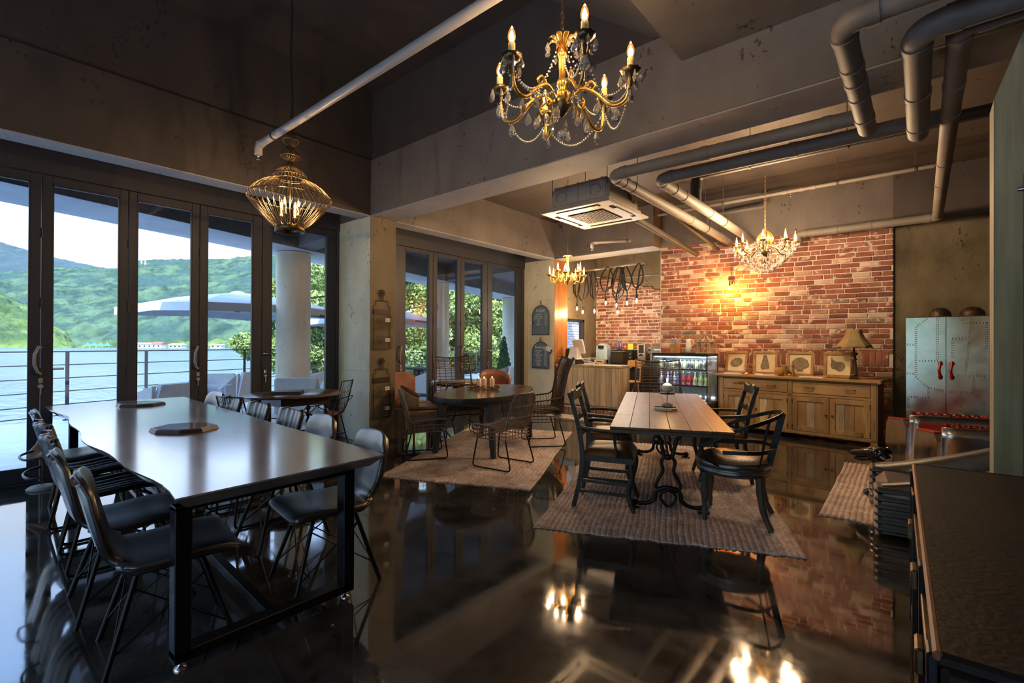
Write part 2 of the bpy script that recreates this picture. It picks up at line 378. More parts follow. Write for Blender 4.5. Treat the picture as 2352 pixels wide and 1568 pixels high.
M['gold'] = mat('aged gilt brass', (.85, .48, .09), (.55, .28, .05), 30, rough=.32, metal=.85)
M['bronze'] = mat('dark bronze', (.10, .07, .04), (.20, .13, .06), 20, rough=.35, metal=.9)
M['candle'] = mat('candle sleeve', (.80, .62, .28), rough=.5)
M['whitecandle'] = mat('white candle sleeve', (.85, .8, .7), rough=.5)
M['wax'] = mat('pale pink wax', (.85, .66, .56), rough=.5)
M['whitewax'] = mat('white wax', (.9, .84, .78), rough=.5)
M['bulb'] = emit('warm bulb', (1.0, .55, .16), 16)
M['bulbcore'] = emit('bulb filament', (1.0, .82, .5), 28)
M['bulbcool'] = emit('cool bulb', (.75, .82, 1.0), 20)
M['amber'] = bulbglass('glowing bulb glass', (1, .36, .05), .16)
M['flame'] = emit('flame', (1.0, .55, .18), 9)
M['ledstrip'] = emit('case lamp', (.85, .9, 1.0), 5)
M['crystal'] = crystal('cut crystal')
M['bead'] = mat('pearl glass bead', (.9, .82, .7), rough=.12, spec=.9, coat=.6)
M['pipe'] = mat('grey painted drain pipe', (.15, .132, .118), (.19, .168, .15), 3, rough=.62, coord='World')
M['pipedark'] = mat('dark painted pipe', (.045, .04, .038), (.06, .054, .05), 3, rough=.6, coord='World')
M['tan'] = mat('light grey painted pipe', (.36, .34, .33), rough=.4)
M['acbody'] = mat('grey appliance shell', (.34, .31, .27), rough=.5)
M['acpanel'] = mat('pale appliance panel', (.36, .32, .275), rough=.45)
M['rattan'] = mat('dark brown rattan', (.040, .022, .014), (.085, .05, .03), 12, rough=.45, bump=.2, bscale=60)
M['rattanlt'] = mat('washed rattan', (.13, .09, .06), (.22, .16, .115), 12, rough=.45, bump=.2, bscale=60)
M['cushion'] = mat('dark brown cushion', (.05, .035, .03), (.075, .052, .045), 30, rough=.8, bump=.3)
M['navy'] = mat('black seat pad', (.012, .014, .022), rough=.6)
M['alum'] = mat('riveted aluminium', (.60, .61, .62), (.78, .79, .80), 5, rough=.16, metal=1, bump=.12, bscale=5, rough2=.28)
M['wicker'] = mat('grey white wicker', (.58, .57, .57), (.80, .79, .79), 60, rough=.6, bump=.6, bscale=90)
M['canvas'] = mat('white canvas', (.55, .56, .58), (.62, .63, .65), 4, rough=.8)
M['paper'] = mat('white paper', (.85, .82, .78), rough=.7)
M['white'] = mat('white plastic', (.78, .76, .74), rough=.35)
M['bluewhite'] = mat('pale blue plastic', (.42, .58, .72), rough=.3)
M['black'] = mat('black plastic', (.012, .012, .013), rough=.3)
M['slate'] = mat('chalkboard slate', (.10, .14, .17), (.14, .185, .215), 8, rough=.6, lo=.3, hi=.7)
M['chalk'] = mat('chalk', (.75, .78, .78), rough=.9)
M['mortar'] = mat('pale mortar', (.66, .57, .52), (.78, .69, .63), 9, rough=.9, bump=.6, bscale=30)
M['void'] = mat('matt black recess', (.006, .006, .006), rough=.9, spec=.1)
M['rivet'] = mat('dull grey rivet', (.16, .16, .165), rough=.45, metal=.7)
M['mesh'] = mat('brown iron wire', (.045, .033, .025), rough=.5, metal=.5)
M['basket'] = mat('woven basket', (.30, .15, .05), (.42, .24, .10), 40, rough=.7, bump=.7, bscale=60)
M['copper'] = mat('copper metal', (.75, .32, .16), rough=.25, metal=1)
M['linen'] = mat('beige linen shade', (.20, .145, .065), (.27, .20, .095), 8, rough=.8)
M['sepia'] = mat('yellowed print paper', (.60, .48, .30), (.70, .58, .38), 5, rough=.8)
M['shell'] = mat('brown shell ink', (.13, .10, .065), (.22, .17, .10), 14, rough=.7)
M['shellhi'] = mat('light shell ink', (.33, .26, .15), rough=.7)
M['rope'] = mat('black rope', (.014, .012, .012), (.03, .027, .025), 60, rough=.8, bump=.8, bscale=120)
M['purple'] = mat('plum grey painted door', (.075, .060, .072), (.10, .082, .095), 3, rough=.35)
M['trunk'] = mat('dark brown leather trunk', (.006, .004, .003), (.013, .008, .006), 4, rough=.5, spec=.25, bump=.2, bscale=60)
M['trunkedge'] = mat('tan leather edge', (.16, .06, .024), (.22, .09, .038), 8, rough=.45, bump=.2)
M['stone'] = mat('grey pebble', (.26, .24, .2), (.36, .34, .29), 10, rough=.6)
M['deck'] = mat('terrace stone floor', (.60, .62, .66), (.74, .76, .80), 4, rough=.5, coord='World')
M['leafy'] = mat('sunlit leaves', (.12, .21, .045), (.30, .38, .12), .9, rough=.6, coord='World', lo=.3, hi=.7)
M['leafd'] = mat('dark green leaves', (.04, .14, .06), (.09, .26, .10), 3, rough=.6, coord='World')
M['bark'] = mat('bark', (.10, .075, .055), (.16, .12, .09), 8, rough=.9)
M['terracotta'] = mat('pot', (.35, .33, .3), rough=.8)
M['yellow'] = mat('yellow box', (.75, .55, .05), rough=.5)
M['violet'] = mat('violet bottle', (.16, .10, .30), rough=.3)
M['redplastic'] = mat('orange red tub', (.65, .14, .05), rough=.4)
M['drinkred'] = mat('red drink', (.45, .07, .08), rough=.15)
M['drinkgreen'] = mat('pale green drink', (.45, .58, .30), rough=.15)
M['tentblue'] = mat('blue tent canvas', (.06, .28, .50), rough=.7)
M['redroof'] = mat('red roof', (.45, .10, .06), rough=.7)
M['whitewall'] = mat('whitewashed wall', (.62, .64, .66), rough=.8)
M['vine'] = mat('driftwood twigs', (.16, .075, .03), (.30, .16, .07), 9, rough=.6)
# ================================================================== SETTING
def floor_mat():
    m = bpy.data.materials.new('polished dark concrete floor'); m.use_nodes = True; t = m.node_tree; b = t.nodes['Principled BSDF']; L = t.links.new
    def n(ty, **kw):
        x = t.nodes.new(ty)
        for k, v in kw.items(): setattr(x, k, v)
        return x
    g = n('ShaderNodeNewGeometry'); a = n('ShaderNodeTexNoise'); a.inputs['Scale'].default_value = 2.6; a.inputs['Detail'].default_value = 10; a.inputs['Roughness'].default_value = .7; L(g.outputs['Position'], a.inputs['Vector'])
    r = n('ShaderNodeValToRGB'); r.color_ramp.elements[0].position = .36; r.color_ramp.elements[0].color = (.009, .010, .009, 1); r.color_ramp.elements[1].position = .66; r.color_ramp.elements[1].color = (.070, .068, .060, 1)
    L(a.outputs['Fac'], r.inputs[0])
    d = n('ShaderNodeTexNoise'); d.inputs['Scale'].default_value = 1.2; d.inputs['Detail'].default_value = 4; L(g.outputs['Position'], d.inputs['Vector'])
    ad = n('ShaderNodeMix', data_type='VECTOR'); ad.inputs['Factor'].default_value = .45; L(g.outputs['Position'], ad.inputs['A']); L(d.outputs['Color'], ad.inputs['B'])
    v = n('ShaderNodeTexVoronoi', feature='DISTANCE_TO_EDGE'); v.inputs['Scale'].default_value = .55; L(ad.outputs['Result'], v.inputs['Vector'])
    cr = n('ShaderNodeValToRGB'); cr.color_ramp.elements[0].position = 0; cr.color_ramp.elements[0].color = (.35, .35, .35, 1); cr.color_ramp.elements[1].position = .0028; cr.color_ramp.elements[1].color = (0, 0, 0, 1); L(v.outputs['Distance'], cr.inputs[0])
    mm = n('ShaderNodeMix', data_type='RGBA'); L(cr.outputs[0], mm.inputs['Factor']); L(r.outputs[0], mm.inputs['A']); mm.inputs['B'].default_value = (.16, .15, .13, 1); L(mm.outputs['Result'], b.inputs['Base Color'])
    mr = n('ShaderNodeMapRange'); mr.inputs['To Min'].default_value = .02; mr.inputs['To Max'].default_value = .11; mr.inputs['From Min'].default_value = .35; mr.inputs['From Max'].default_value = .7; L(a.outputs['Fac'], mr.inputs['Value']); L(mr.outputs[0], b.inputs['Roughness'])
    b.inputs['IOR'].default_value = 1.95
    n2 = n('ShaderNodeTexNoise'); n2.inputs['Scale'].default_value = 5; n2.inputs['Detail'].default_value = 3; L(g.outputs['Position'], n2.inputs['Vector'])
    bb = n('ShaderNodeBump'); bb.inputs['Strength'].default_value = .05; bb.inputs['Distance'].default_value = .004; L(n2.outputs['Fac'], bb.inputs['Height']); L(bb.outputs[0], b.inputs['Normal'])
    return m
M['floor'] = floor_mat()
def struct(name, m, *boxes, bev=0.004):
    b = MB()
    for (x0, x1, y0, y1, z0, z1) in boxes: b.box(((x0 + x1) / 2, (y0 + y1) / 2, (z0 + z1) / 2), (x1 - x0, y1 - y0, z1 - z0), bev=bev)
    return b.build(name, m, kind='structure')
WX = -6.75
struct('floor', M['floor'], (-6.72, 3.2, -4.2, 11.2, -.2, 0))
# ceilings: one object per poured surface
struct('ceiling', M['dark'], (-6.95, 3.3, 3.95, 11.4, 3.95, 4.15))
struct('ceiling', M['dark'], (-5.93, -2.88, -4.2, 4.0, 4.93, 5.1))
b = MB(); b.prism([(-2.9, 4.90), (-1.45, 3.80), (-1.45, 5.1), (-2.9, 5.1)], -4.0, 4.2, M=Matrix(((1, 0, 0, 0), (0, 0, -1, 0), (0, 1, 0, 0), (0, 0, 0, 1))))
b.build('ceiling', M['beam'], kind='structure')
struct('ceiling', M['beam'], (-1.48, 3.3, -4.2, 3.9, 3.70, 3.95))
struct('roof', M['dark'], (-7.1, 3.5, -4.5, 4.3, 5.1, 5.3), (-7.1, 3.5, 4.0, 11.6, 4.15, 4.3))
# beams
struct('trim_1', M['beam'], (-6.95, 3.3, 3.84, 4.27, 3.2, 3.97))
struct('wall_gable', M['dark'], (-6.95, 3.3, 3.89, 4.3, 3.97, 5.12))
struct('trim_2', M['dark'], (-6.16, -5.88, -4.2, 3.84, 3.2, 3.97))
struct('wall_clerestory', M['dark'], (-6.16, -5.93, -4.2, 3.89, 3.97, 5.12))
for nm_, bx_ in (('trim_21', (-6.95, 3.3, 3.845, 4.265, 3.188, 3.202)), ('trim_22', (-6.155, -5.885, -4.2, 3.845, 3.188, 3.202)), ('trim_23', (-6.155, -5.885, 4.27, 8.29, 3.188, 3.202)), ('trim_24', (-5.88, -3.705, 8.295, 8.765, 3.188, 3.202))): struct(nm_, M['bare'], bx_)  # thin strips under the beams in the lighter concrete tone
struct('trim_3', M['beam'], (-6.16, -5.88, 4.27, 8.29, 3.2, 3.95))
struct('trim_4', M['beam'], (-6.95, -3.70, 8.29, 8.77, 3.2, 3.95))
struct('ceiling', M['dark'], (-6.85, -6.16, -4.2, 3.84, 3.55, 3.7), (-6.85, -6.16, 4.27, 8.29, 3.55, 3.7))
struct('wall_window_head', M['dark'], (-7.0, -6.78, -4.4, 8.8, 3.2, 5.2))
# piers
def pier(name, x0, x1, y0, y1):
    o = struct(name, M['conc'], (x0, x1, y0, y1, 0, 3.2))
    b = MB(); g = .012
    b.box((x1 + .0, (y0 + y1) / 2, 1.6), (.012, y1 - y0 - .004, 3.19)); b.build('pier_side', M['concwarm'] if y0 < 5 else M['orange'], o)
    # shutter board joints: thin raised fins of the pour, front face
    b = MB()
    for z in (1.02, 2.35): b.box(((x0 + x1) / 2, y0 - .003, z), (x1 - x0 - .01, .010, .010), bev=.003)
    b.box((x0 + .27, y0 - .003, 1.2), (.008, .008, 2.3), bev=.003); b.build('shutter_joint', M['conc'], o)
    return o
pier('wall_pier', WX - .1, -5.886, 3.84, 4.27)
pier('wall_pier', WX - .1, -5.886, 8.29, 8.77)
# kitchen shell
struct('wall_kitchen_side', M['concwarm'], (-6.5, -6.3, 8.77, 9.2, 0, 3.95), (-6.5, -6.3, 10.2, 10.9, 0, 3.95), (-6.5, -6.3, 9.2, 10.2, 0, 1.25), (-6.5, -6.3, 9.2, 10.2, 2.0, 3.95))
struct('wall_kitchen_back', M['concwarm'], (-6.5, -3.5, 10.72, 10.95, 0, 3.95))
struct('wall_return', M['concwarm'], (-3.72, -3.6, 8.72, 10.8, 0, 3.95))
# back wall behind the bricks and to the right
struct('wall_back', M['olive'], (-3.72, 3.3, 9.15, 9.4, 0, 3.2))
b = MB(); b.prism([(-3.7, 8.60), (-.30, 9.07), (-.30, 9.2), (-3.7, 9.2)], 3.2, 3.96); b.build('wall_back_upper', M['beam'], kind='structure')
struct('wall_back_upper', M['dark'], (-.32, 3.3, 9.05, 9.4, 3.2, 3.95))
struct('wall_right', M['dark'], (3.1, 3.3, -4.2, 9.2, 0, 5.1))
struct('wall_rear', M['dark'], (-6.95, 3.3, -4.4, -4.2, 3.2, 5.1), (-6.95, -5.9, -4.4, -4.2, 0, 3.2), (2.9, 3.3, -4.4, -4.2, 0, 3.2))
for k in range(8):      # the glazed rear wall, mirrored in the metal cabinet and the floor
    x0_, x1_ = -5.9 + k * 1.1, -5.9 + (k + 1) * 1.1
    e = empty('window_%d' % (15 + k), (0, -4.3, 0), kind='structure'); b = MB()
    for x in (x0_ + .04, x1_ - .04): b.box((x, 0, 1.6), (.08, .08, 3.19), bev=.004)
    b.box(((x0_ + x1_) / 2, 0, .08), (.94, .08, .15)); b.box(((x0_ + x1_) / 2, 0, 3.1), (.94, .08, .19)); b.build('window_frame', M['frame'], e)
    MB().box(((x0_ + x1_) / 2, 0, 1.58), (.94, .006, 2.86)).build('pane', M['glass'], e)
# near wall end at the right edge with a sloping haunch above
b = MB(); XZ = Matrix(((1, 0, 0, 0), (0, 0, -1, 0), (0, 1, 0, 0), (0, 0, 0, 1)))
b.prism([(.30, 0), (1.3, 0), (1.3, 3.7), (.62, 3.7), (.30, 2.75)], -3.90, -3.70, M=XZ); b.build('wall_near_right', M['postwood'], kind='structure')

# ---------------------------------------------------------------- brick walls
RED = [((.235, .085, .055), (.31, .125, .085)), ((.20, .07, .048), (.265, .10, .068)), ((.29, .125, .085), (.37, .175, .125)), ((.155, .065, .05), (.225, .095, .07)), ((.36, .215, .165), (.48, .32, .255)), ((.19, .135, .105), (.28, .205, .16)), ((.48, .355, .29), (.58, .465, .40))]
BR = [mat('old brick', a, c, 9, rough=.85, bump=.7, bscale=40, rand=.16, c3=(.60, .48, .41), c3scale=7 + i, c3lo=.59 - (.06 if i > 3 else 0), c3hi=.66, coord='Object') for i, (a, c) in enumerate(RED)]
WTS = [8, 6, 6, 4, 4, 2, 3]
def brick_mesh(L, H, D, seed):
    rnd = random.Random(seed); b = MB(); ch = .006
    b.box((L / 2, -D / 2 + .012, H / 2), (L, D, H), bev=ch)
    b.v = [(x + rnd.uniform(-.003, .003), y + rnd.uniform(-.002, .002), z + rnd.uniform(-.0025, .0025)) for x, y, z in b.v]
    return b
def brick_wall(wall, x0, y0, x1, y1, ztop, label=None, cx=None, soldier=None, top_fn=None, zmin=0, maxn=300, keep=None):
    """bricks on the face of a wall running (x0,y0)->(x1,y1); the largest in view singly, the rest joined"""
    Lw = math.hypot(x1 - x0, y1 - y0); ang = math.atan2(y1 - y0, x1 - x0); J = .013; BL = .237; BH = .065
    cells = []; z = zmin; row = 0
    while z < ztop - .03:
        if soldier and soldier[0] <= z < soldier[1]:
            n = int(Lw / (BH + J)); h = soldier[1] - soldier[0] - J
            for k in range(n): cells.append((k * (BH + J) + J, z, BH, h))
            z = soldier[1]; row += 1; continue
        rr = random.Random(row * 31 + int(Lw * 10)); s = J - (BL + J) * ((.5 if row % 2 else 0) + rr.uniform(-.13, .13))
        if row % 2 == 0: s += 0
        while s < Lw - J:
            l = BL * rr.uniform(.93, 1.03) if rr.random() > .09 else .115
            a = max(s, J * .5); e = min(s + l, Lw - J * .4)
            if e - a > .03: cells.append((a, z, e - a, BH))
            s += l + J
        z += BH + J; row += 1
    if top_fn: cells = [c for c in cells if c[1] + .04 < top_fn(c[0] / Lw)]
    if keep: cells = [c for c in cells if keep(c)]
    def area(c):
        X = x0 + math.cos(ang) * c[0]; Y = y0 + math.sin(ang) * c[0]; d = .65 * -X + .76 * Y
        hid = c[1] < .9
        return (-(c[2] * c[3]) / d / d) + (10 if hid else 0)
    cells.sort(key=area); rest = {}; cache = {}; rnd = random.Random(5)
    for i, (s, z, l, h) in enumerate(cells):
        mi = rnd.choices(range(len(BR)), WTS)[0]; D = .022 + rnd.uniform(0, .006)
        X = x0 + math.cos(ang) * s; Y = y0 + math.sin(ang) * s
        if i < maxn:
            key = (round(l, 2), round(h, 2), mi, rnd.randrange(2))
            if key not in cache:
                cache[key] = brick_mesh(round(l, 2), round(h, 3), .026, hash(key[:3]) % 999).build('brick', BR[mi], wall, loc=(X, Y, z), rz=ang); continue
            o = inst(cache[key], wall, (X + math.sin(ang) * rnd.uniform(-.002, .002), Y, z), (0, 0, ang + rnd.uniform(-.004, .004)))
            o.scale = (l / round(l, 2), 1, 1)
        else:
            b = rest.setdefault(mi, MB()); bm = brick_mesh(l, h, .026, i)
            b.add(bm.v, bm.f, False, Matrix.Translation((X, Y, z)) @ Matrix.Rotation(ang, 4, 'Z'))
    if rest:      # one object: bricks beyond the 300 largest
        b = MB(); mats = []; idx = []
        for mi in sorted(rest):
            q = len(b.f); b.add(rest[mi].v, rest[mi].f); idx += [len(mats)] * (len(b.f) - q); mats.append(BR[mi])
        o = b.build('bricks', mats[0], wall, kind='stuff')
        for m_ in mats[1:]: o.data.materials.append(m_)
        o.data.polygons.foreach_set('material_index', idx)
b = MB(); b.prism([(-3.70, 8.63), (-.32, 9.10), (-.32, 9.2), (-3.70, 9.2)], 0, 3.2)
wb = b.build('wall_brick', M['mortar'], kind='structure')
MB().box((-3.70, 8.665, 1.6), (.01, .09, 3.2)).build('mortar_edge', M['mortar'], wb)
brick_wall(wb, -3.70, 8.63, -.32, 9.10, 3.2, soldier=(1.04, 1.28))
b = MB(); b.box((-4.9, 10.70, 1.5), (2.8, .06, 2.95)); 
wk = MB()
wk.prism([(-6.28, .0), (-3.72, .0), (-3.72, 2.40), (-6.28, 3.12)], -10.72, -10.67, M=XZ)
wk = wk.build('wall_brick_kitchen', M['mortar'], kind='structure')
brick_wall(wk, -6.28, 10.67, -3.72, 10.67, 3.2, top_fn=lambda u: 3.12 - .72 * u, zmin=.9)

# ---------------------------------------------------------------- folding glass doors
def win_row(n0, edges, z0, z1, ya, yb, handles):
    """edges: list of (y_left,y_right) glass openings; every leaf its own structure with frame, pane, hardware"""
    cuts = [ya] + [(edges[i][1] + edges[i + 1][0]) / 2 for i in range(len(edges) - 1)] + [yb]
    for i, (a, c) in enumerate(edges):
        y0, y1 = cuts[i] + .003, cuts[i + 1] - .003
        e = empty('window_%d' % (n0 + i), (WX, 0, 0), kind='structure')
        b = MB(); T = .075
        for (p, q) in ((y0, a), (c, y1)): b.box((0, (p + q) / 2, (z0 + z1) / 2), (T, q - p, z1 - z0), bev=.004)
        b.box((0, (a + c) / 2, (z0 + .155) / 2), (T, c - a, .155 - z0), bev=.004); b.box((0, (a + c) / 2, (z1 + 3.0) / 2), (T, c - a, z1 - 3.0), bev=.004)
        b.build('window_frame', M['frame'], e)
        b = MB()
        for (p, q, r_, s_) in ((a, a + .012, .155, 3.0), (c - .012, c, .155, 3.0)): b.box((.02, (p + q) / 2, (r_ + s_) / 2), (.03, q - p, s_ - r_))
        b.box((.02, (a + c) / 2, .161), (.03, c - a, .012)); b.box((.02, (a + c) / 2, 2.994), (.03, c - a, .012)); b.build('glazing_bead', M['frame'], e)
        MB().box((0, (a + c) / 2, 1.5775), (.006, c - a, 2.845)).build('pane', M['glass'], e)
        for (hy, kind) in handles.get(i, []):
            h = MB()
            if kind == 'c':      # curved fold-out grip above a key cylinder
                h.tube([(.045, hy, 1.35), (.10, hy - .02, 1.36), (.115, hy - .05, 1.28), (.10, hy - .05, 1.18), (.06, hy - .02, 1.10), (.045, hy, 1.09)], .013, 8)
            else:
                h.lathe([(.028, 0), (.028, .012), (.012, .014), (.012, .05)], 14, M=TM((.038, hy, 1.26), ry=PI / 2)); h.tube([(.085, hy, 1.26), (.085, hy + .12, 1.26)], .009, 8)
            h.build('handle', M['tan'] if kind == 'c' else M['chrome'], e)
            k = MB(); k.box((.042, hy, 1.02), (.012, .034, .05), bev=.004); k.lathe([(.022, 0), (.022, .012), (.008, .014)], 12, M=TM((.038, hy, .96), ry=PI / 2)); k.tube([(.05, hy, .95), (.055, hy, .88)], .006, 6)
            k.build('lock', M['tan'] if kind == 'c' else M['chrome'], e)
        for z in (2.45, 1.75, 1.05):
            if i: MB().tube([(.042, y0, z), (.042, y0, z + .10)], .010, 8).build('hinge', M['frame'], e)
E1 = [(-3.55, -3.0), (-2.72, -2.17), (-1.89, -1.34), (-1.06, -.51), (-.23, .529), (.689, 1.226), (1.38, 1.915), (2.078, 2.612), (2.847, 3.65)]
win_row(1, E1, .02, 3.09, -3.7, 3.80, {5: [(.61, 'c')], 7: [(1.985, 'c')], 8: [(2.775, 'l')]})
E2 = [(5.064, 5.598), (5.771, 6.288), (6.46, 6.979), (7.249, 8.043)]
win_row(10, E2, .02, 3.06, 4.93, 8.20, {0: [(4.975, 'c')], 2: [(6.40, 'c')], 3: [(7.13, 'l')]})
struct('trim_5', M['frame'], (-6.82, -6.68, -4.2, 3.84, 3.09, 3.58), (-6.82, -6.68, -4.2, 3.84, 0, .02), (-6.82, -6.70, 3.80, 3.84, 0, 3.1), (-6.84, -6.66, -4.2, -3.7, 0, 3.1))
struct('trim_6', M['frame'], (-6.82, -6.68, 4.27, 8.29, 3.06, 3.58), (-6.82, -6.68, 4.27, 8.29, 0, .02), (-6.82, -6.70, 8.20, 8.29, 0, 3.1), (-6.82, -6.70, 4.27, 4.93, 0, 3.1))
# small kitchen window
e = empty('window_14', (-6.4, 9.7, 1.625), kind='structure')
b = MB(); fw = .06
for (c, s_) in (((0, -.47, 0), (.12, fw, .75)), ((0, .47, 0), (.12, fw, .75)), ((0, 0, .345), (.12, 1, fw)), ((0, 0, -.345), (.12, 1, fw))): b.box(c, s_, bev=.004)
b.build('window_frame', M['frame'], e); MB().box((0, 0, 0), (.006, .88, .63)).build('pane', M['glass'], e)
o = struct('garden_wall', M['mortar'], (-8.6, -8.4, 11.4, 16.5, -.1, 3.4))
WB = mat('white painted brick', (.55, .60, .68), (.72, .76, .82), 8, rough=.8, bump=.5)
b0 = MB().box((.012, .12, .035), (.026, .235, .065), bev=.006).build('brick', WB, o, loc=(-8.37, 15.8, .2))
for r_ in range(22, 36):
    for k in range(16): inst(b0, o, (-8.37, 11.42 + k * .25 + (.125 if r_ % 2 else 0), r_ * .08 - .6))
# ================================================================== OUTSIDE
def vnoise(x, y, s, seed=0):
    """smooth value noise on numpy arrays"""
    x = x / s + 91.7; y = y / s + 33.1; xi = np.floor(x).astype(int); yi = np.floor(y).astype(int); fx = x - xi; fy = y - yi
    fx = fx * fx * (3 - 2 * fx); fy = fy * fy * (3 - 2 * fy)
    def h(a, b_):
        n = (a * 374761393 + b_ * 668265263 + seed * 974634777) & 0xffffffff; n = ((n ^ (n >> 13)) * 1274126177) & 0xffffffff
        return ((n ^ (n >> 16)) & 0xffff) / 65535.0
    return (h(xi, yi) * (1 - fx) + h(xi + 1, yi) * fx) * (1 - fy) + (h(xi, yi + 1) * (1 - fx) + h(xi + 1, yi + 1) * fx) * fy
def gridobj(name, X, Y, Z, m, smooth=True, parent=None, **kw):
    nu, nv = X.shape; me = bpy.data.meshes.new(name); V = np.stack([X, Y, Z], -1).reshape(-1, 3)
    i = np.arange(nu - 1)[:, None] * nv + np.arange(nv - 1)[None, :]; F = np.stack([i, i + nv, i + nv + 1, i + 1], -1).reshape(-1, 4)
    me.vertices.add(len(V)); me.vertices.foreach_set('co', V.ravel()); me.loops.add(F.size); me.loops.foreach_set('vertex_index', F.ravel().astype(np.int32))
    me.polygons.add(len(F)); me.polygons.foreach_set('loop_start', np.arange(len(F), dtype=np.int32) * 4)
    me.polygons.foreach_set('use_smooth', np.full(len(F), smooth)); me.update(calc_edges=True); me.validate(); me.materials.append(m)
    o = bpy.data.objects.new(name, me); C.objects.link(o)
    if parent: par(o, parent)
    return tag(o, **kw)
def roofx(y): return -9.2 - .29 * y
def railx(y): return -11.5 - .28 * y
b = MB(); b.prism([(-6.82, -9), (-6.82, 18), (railx(18) - .2, 18), (railx(-9) - .2, -9)], -.3, -.02); b.build('terrace_floor', M['deck'], kind='structure')
b = MB(); b.prism([(-7.0, -7), (-7.0, 17), (roofx(17), 17), (roofx(-7), -7)], 3.75, 3.95); b.build('terrace_ceiling', M['ext_soffit'], kind='structure')
M['eave'] = concrete('light grey blue eave underside', (.40, .43, .46), (.50, .53, .56), (.28, .3, .32), rough=.8)
b = MB(); b.prism([(roofx(-7) + 1.15, -7), (roofx(17) + 1.15, 17), (roofx(17), 17), (roofx(-7), -7)], 3.27, 3.76); b.build('trim_7', M['eave'], kind='structure')
b = MB(); b.prism([(roofx(-7) + 1.17, -7), (roofx(17) + 1.17, 17), (roofx(17) + 1.15, 17), (roofx(-7) + 1.15, -7)], 3.27, 3.76); b.build('trim_8', M['ext_soffit'], kind='structure')
for k, (cx_, cy_) in enumerate([(-7.55, -3.9), (-8.75, .35 - .9), (-9.95, 4.67), (-11.4, 9.87), (-12.85, 15.0)]):
    if k == 1: continue
    b = MB(); pr = [(.33 + .004 * (i % 2) + .003 * math.sin(i), i * .105) for i in range(32)]; pr[-1] = (.33, 3.28)
    b.lathe(pr, 36, (cx_, cy_, -.02))
    b.build('round_column', M['extcol'], kind='structure')
    b = MB(); b.bar((-6.95, cy_ - .2, 3.52), (cx_ + .4, cy_, 3.52), .4, .46); b.build('trim_%d' % (9 + k), M['ext_soffit'], kind='structure')
# railing
rl = empty('railing', (0, 0, 0), label='dark metal terrace railing with thin horizontal rails above the lake', cat='railing')
MB().bar((railx(-7), -7, 1.23), (railx(17.5), 17.5, 1.23), .05, .022, bev=.004).build('top_rail', M['frame'], rl)
r0 = None
for z in (.99, .75, .51, .27, .08):
    MB().tube([(railx(-7), -7, z), (railx(17.5), 17.5, z)], .009, 6).build('rail', M['frame'], rl)
for y in (-6, -4.2, -2.3, -.4, 1.43, 2.68, 4.8, 6.7, 8.6, 10.5, 12.4, 14.3, 16.2):
    b = MB(); b.box((railx(y) + .03, y, .61), (.02, .055, 1.24), bev=.003); b.box((railx(y) + .03, y, -.01), (.09, .12, .015)); b.build('post', M['frame'], rl)
b = MB()
b.tube(fillet([(railx(1.25) + .2, 1.20, 0), (railx(1.25) + .2, 1.20, .93), (railx(1.25) + .2, 1.36, .93)], .02), .02, 6); b.build('short_post', M['frame'], rl)

# water
def water_mat():
    m = mat('lake water', (0.0504, 0.1008, 0.1296), (0.0792, 0.1368, 0.1656), .02, rough=.22, coord='World', spec=.6)
    t = m.node_tree; b = t.nodes['Principled BSDF']; g = t.nodes.new('ShaderNodeNewGeometry'); mp_ = t.nodes.new('ShaderNodeMapping'); mp_.inputs['Rotation'].default_value = (0, 0, R(-40)); mp_.inputs['Scale'].default_value = (.35, 1.1, 1)
    n_ = t.nodes.new('ShaderNodeTexNoise'); n_.inputs['Scale'].default_value = .9; n_.inputs['Detail'].default_value = 6; bp = t.nodes.new('ShaderNodeBump'); bp.inputs['Strength'].default_value = .7; bp.inputs['Distance'].default_value = .35
    t.links.new(g.outputs['Position'], mp_.inputs[0]); t.links.new(mp_.outputs[0], n_.inputs['Vector']); t.links.new(n_.outputs['Fac'], bp.inputs['Height']); t.links.new(bp.outputs[0], b.inputs['Normal']); return m
b = MB(); b.add([(-2500, -1500, -4), (60, -1500, -4), (60, 2500, -4), (-2500, 2500, -4)], [(0, 1, 2, 3)]); b.build('lake_water', water_mat(), kind='structure')
b = MB(); b.box((-1, 4, -2.35), (14, 24, 4.0)); b.build('quay', M['extcol'], kind='structure')
b = MB(); b.box((-2, -10, -.16), (14, 11.4, .24)); b.build('rear_bounce_deck', M['deck'], kind='structure')  # unseen pale deck, added to bounce daylight into the room

